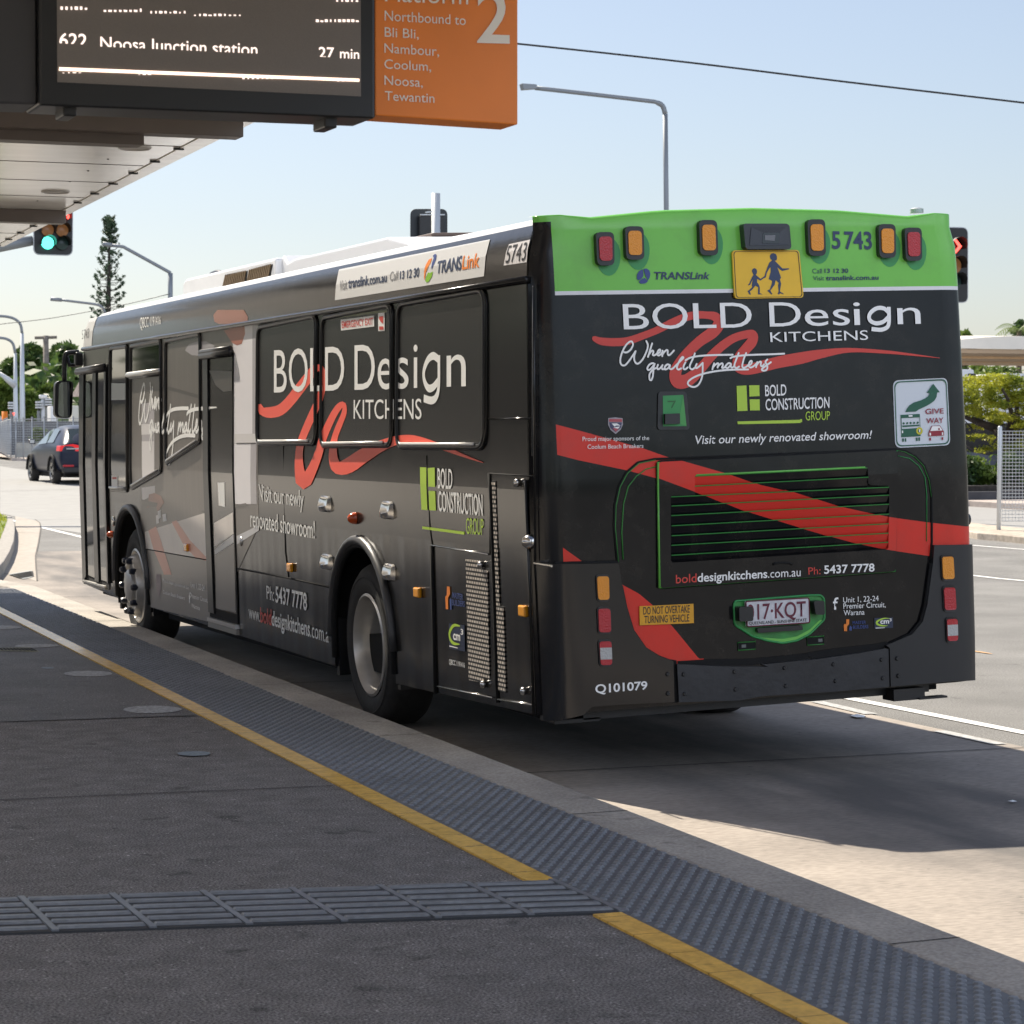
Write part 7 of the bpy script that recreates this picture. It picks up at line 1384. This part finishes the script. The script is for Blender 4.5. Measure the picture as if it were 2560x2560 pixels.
# yellow-green spreading tree
Yt = wy + 3.0; tb = (bx(560, Yt), Yt, g(Yt)); t = empty('flame_tree', tb); prop(t, 'spreading tree with yellow green feathery leaves and dark crooked branches at the right', 'tree'); tiv = Matrix.Translation((-tb[0], -tb[1], -tb[2]))
mb = MB(); cl = []
P = lambda x, y, d=0: Vector((bx(x, Yt), Yt + d, bz(y, Yt)))
mb.tube([Vector(tb), P(545, 1240), P(480, 1080), P(380, 1000), P(230, 940), P(120, 900)], [.16, .14, .12, .10, .07, .03], 8); mb.tube([P(520, 1150), P(600, 960, .3), P(640, 800, .5), P(600, 660, .8)], [.12, .08, .05, .02], 7); mb.tube([P(480, 1080), P(420, 900, -.5), P(330, 780, -.8), P(250, 700, -1)], [.09, .06, .04, .02], 7)
mb.tube([P(380, 1000), P(300, 1060, -.6), P(220, 1120, -.8)], [.05, .035, .015], 6); mb.tube([P(420, 900, -.5), P(520, 740, .3), P(480, 640, .6)], [.05, .03, .015], 6); mb.tube([P(545, 1240), P(720, 1000, .5), P(850, 800, .6)], [.12, .08, .03], 7)
for _ in range(34):
    x, y = random.uniform(120, 900), random.uniform(640, 1100); a = P(x + random.uniform(-60, 60), y + random.uniform(20, 90), random.uniform(-.6, .6)); b = P(x, y, random.uniform(-1, 1)); mb.tube([a, a.lerp(b, .5) + Vector((0, 0, .04)), b], [.018, .012, .006], 5)
o = mb.build('trunk', M('dark_bark', (.045, .035, .03), .9, var=.4, scale=8), t, smooth=True); o.matrix_parent_inverse = tiv
for _ in range(300):
    x = random.uniform(90, 950); y = random.uniform(600, 930) if random.random() < .72 else random.uniform(930, 1190); d = random.uniform(-1.2, 1.2); c = P(x, y, d); cl.append(((c.x, c.y, c.z), (random.uniform(.16, .32), random.uniform(.18, .34), random.uniform(.04, .11))))
o = leaves('crown', cl, 42000, .034, lf_yel, t, flat=.55, shell=.05, gap=-1.0); o.matrix_parent_inverse = tiv
# parked vehicles and boat under the trees
def parked(label, x0, x1, yb, yt, Y, col, kind):
    a, b = bx(x0, Y), bx(x1, Y); zb_, zt_ = g(Y), bz(yt, Y); zm = zb_ + (zt_ - zb_) * .55
    v = empty('parked_van', ((a + b) / 2, Y, zb_)); prop(v, label, 'van', 'white vehicles parked behind the garden'); iv = Matrix.Translation((-(a + b) / 2, -Y, -zb_))
    L = b - a; prof = [(a, zb_ + .35), (a, zm), (a + L * .04, zt_ - .12), (a + L * .10, zt_), (a + L * .62, zt_), (a + L * .80, zm + .05), (a + L * .99, zm - .12), (b, zb_ + .55), (b, zb_ + .35)]
    mb = MB(); mb.prism(prof, lambda x, z: (x, Y, z), lambda x, z: (x, Y + 1.8, z)); o = mb.build('body', col, v, bevel=.05); o.matrix_parent_inverse = iv
    mb = MB(); mb.prism([(a + L * .64, zt_ - .10), (a + L * .78, zm + .08), (a + L * .60, zm + .08), (a + L * .52, zt_ - .10)], lambda x, z: (x, Y - .012, z), lambda x, z: (x, Y - .004, z)); o = mb.build('window', glass_d, v); o.matrix_parent_inverse = iv
    for f in (.18, .82):
        mb = MB(); mb.lathe([(0, -.02), (.2, -.02), (.32, 0), (.32, .2)], (a + L * f, Y, zb_ + .33), 'Y', 20); o = mb.build('wheel', tyre_m, v, smooth='auto'); o.matrix_parent_inverse = iv
wv = M('vehicle_white', (.72, .73, .76), .25, coat=.5)
parked('white van with sloping windscreen parked behind the yellow green tree, against the bus', -60, 400, 700, 552, wy + 9, wv, 0)
parked('white van parked behind the yellow green tree, running off the right border', 395, 900, 700, 580, wy + 13, M('vehicle_pale', (.6, .62, .66), .3, coat=.5), 0)
# dark sheet added to stand for the shade under the tree and parked cars
Ys_ = wy + 6; mb = MB(); mb.box(bx(-200, Ys_), bx(1200, Ys_), Ys_, Ys_ + .1, g(Ys_), bz(960, Ys_)); o = mb.build('shade_sheet', M('shade_dark', (.03, .028, .028), .8, var=.4, scale=4), None); prop(o, 'added dark sheet standing for shade behind the trunk of the yellow green tree', 'screen')
# shade sails
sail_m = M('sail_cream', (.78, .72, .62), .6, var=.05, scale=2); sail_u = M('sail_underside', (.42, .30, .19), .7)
for i, (yt, ym_, yb_, dY, lab) in enumerate(((330, 394, 428, 16, 'uppermost cream shade canopy, with the deepest white edge, right of the bus'), (432, 446, 470, 19, 'middle cream shade canopy between two similar ones, right of the bus'), (472, 488, 503, 22, 'lowest cream shade canopy, just above the white vans'))):
    Y = wy + dY; s = empty('shade_canopy', (bx(600, Y), Y, g(Y))); prop(s, lab, 'shade canopy', 'cream shade canopies'); iv = Matrix.Translation((-bx(600, Y), -Y, -g(Y)))
    x0, x1 = bx(-300, Y), bx(1500, Y); xm2 = bx(600, Y)
    mb = MB(); n = 12; top = []
    for k in range(n + 1):
        f = k / n; x = x0 + (x1 - x0) * f; top.append((x, bz(yt, Y) + .35 * math.sin(math.pi * f) * (1 if i == 0 else .2) - .22 * (1 if i == 0 else .1)))
    mb.prism([(x0, bz(ym_, Y)), (x1, bz(ym_, Y))] + list(reversed(top)), lambda x, z: (x, Y, z), lambda x, z: (x, Y + 2.5, z + .1)); o = mb.build('fabric', sail_m, s); o.matrix_parent_inverse = iv
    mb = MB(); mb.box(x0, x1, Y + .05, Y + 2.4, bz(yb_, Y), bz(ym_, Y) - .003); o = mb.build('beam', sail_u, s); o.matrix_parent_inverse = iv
    for x in (bx(-150, Y), bx(900, Y)):
        mb = MB(); mb.tube([(x, Y + .2, g(Y)), (x, Y + .2, bz(yb_, Y))], .07, 10); o = mb.build('post', pole_pale, s, smooth=True); o.matrix_parent_inverse = iv
# trees behind
for lab, xa, xb, ya, yb2, dY, mt in (('bushy green tree behind the shade canopies, close to the bus edge', 60, 235, 215, 700, 34, lf_mid), ('green tree mass under the lowest shade canopy, beyond the vans', 150, 560, 470, 800, 30, lf_mid), ('green tree at the right border behind the palm', 560, 900, 40, 700, 40, lf_dark), ('green tree filling the gap behind the vans at the right border', 480, 900, 440, 900, 31, lf_mid)):
    Y = wy + dY; x0, x1, z1, z0 = bx(xa, Y), bx(xb, Y), bz(ya, Y), max(bz(yb2, Y), g(Y) + .4); tree(lab, ((x0 + x1) / 2, Y, g(Y)), lumpy(Y, x0, x1, z0, z1, 12, (x1 - x0) * .2), 3800, .10, mt, .12, 'trees behind the shade canopies')
Y = wy + 36; c = Vector((bx(560, Y), Y, bz(245, Y))); pm = empty('palm_tree', (c.x, Y, g(Y))); prop(pm, 'palm with drooping feathery fronds above the shade canopy at the right border', 'palm'); iv = Matrix.Translation((-c.x, -Y, -g(Y)))
mb = MB(); mb.tube([(c.x, Y, g(Y)), (c.x, Y, c.z)], [.14, .09], 8); o = mb.build('trunk', trunk_m, pm, smooth=True); o.matrix_parent_inverse = iv
for k in range(13):
    a = 2 * math.pi * k / 13 + .2; L = random.uniform(.9, 1.25); V = []; F = []; el = random.uniform(.35, 1.0)
    for i in range(15):
        t = i / 14; p = c + Vector((math.cos(a) * L * t, math.sin(a) * L * t, el * L * t - .95 * L * t * t * 1.1)); sx_ = Vector((-math.sin(a), math.cos(a), 0)); w = .26 * math.sin(math.pi * min(1, t * .9 + .12))
        for sgn in (-1, 1):
            kk = len(V); q = p + sx_ * sgn * w + Vector((0, 0, -w * .9)); V += [tuple(p), tuple(p + Vector((math.cos(a), math.sin(a), 0)) * .035), tuple(q)]; F.append((kk, kk + 1, kk + 2))
    me = bpy.data.meshes.new('frond'); me.from_pydata(V, [], F); o = link_mesh('frond', me, lf_mid, pm); o.matrix_parent_inverse = iv

for i, x in enumerate(range(-34, 44, 9)):  # unseen trees added to darken the reflection in the bus rear
    Yk = -66 - (i % 3) * 4; h = 3.6 + (i * 37 % 5) * .35
    tree('leafy tree added out of view behind the camera' if False else 'leafy tree added out of view behind the bus stop to darken reflections', (x, Yk, 0), lumpy(Yk, x - 5, x + 5, .3, h, 10, 1.8), 1800, .4, lf_dark, .2, 'added trees behind the bus stop')
for i, (x, Yk, h) in enumerate(((-22, 92, 11), (-14, 112, 13), (-5, 100, 10), (-30, 74, 9), (-38, 120, 13), (2, 128, 12))):  # unseen trees added to darken reflections along the bus side
    tree('leafy tree added out of view along the street to darken reflections', (x, Yk, g(Yk)), lumpy(Yk, x - 5.5, x + 5.5, 1.2, h, 12, 2.1), 2600, .42, lf_dark, .25, 'added trees along the street beyond the platform')
bl = []
for i in range(150):
    x = random.uniform(40, 330) if i % 3 else random.uniform(-220, -45); yk = 250 + random.uniform(-25, 25); r_ = random.uniform(2.2, 4.2); bl.append(((x, yk, g(yk) + random.uniform(.5, 4.5)), (r_ * 1.5, r_, r_)))
o = leaves('treeline', bl, 26000, .8, lf_dark, None, shell=.35); prop(o, 'far-off line of trees along the horizon beyond the streets', 'trees', kind='stuff')
# litter and small marks on the road
for q, lab in (([(2.886,2.296),(2.972,2.374),(2.990,2.301),(2.921,2.185),(2.859,2.176)], 'crumpled white paper lying on the bay in the bus shadow'), ([(1.838,-1.204),(1.875,-1.186),(1.879,-1.220),(1.839,-1.243)], 'small white scrap of paper at the right edge of the bus shadow')):
    mb = MB(); n = len(q); c = Vector((sum(p[0] for p in q) / n, sum(p[1] for p in q) / n)); mb.add([(p[0], p[1], .01 + random.uniform(0, .008)) for p in q] + [(c.x, c.y, .02)], [(i, (i + 1) % n, n) for i in range(n)]); o = mb.build('litter', white_p, None, fix=False); prop(o, lab, 'litter', 'paper litter on the road')
q = [(6.028,6.072),(6.070,6.029),(6.145,6.246),(5.927,5.882)]; o = sheet('road_spot', disc((q[0][0] + q[1][0]) / 2, (q[2][1] + q[3][1]) / 2, (q[1][0] - q[0][0]) / 2, abs(q[2][1] - q[3][1]) / 2), .006, M('orange_spot', (.62, .36, .16), .8), kind=None); prop(o, 'small orange painted spot on the asphalt beside the bus bumper', 'floor marking')
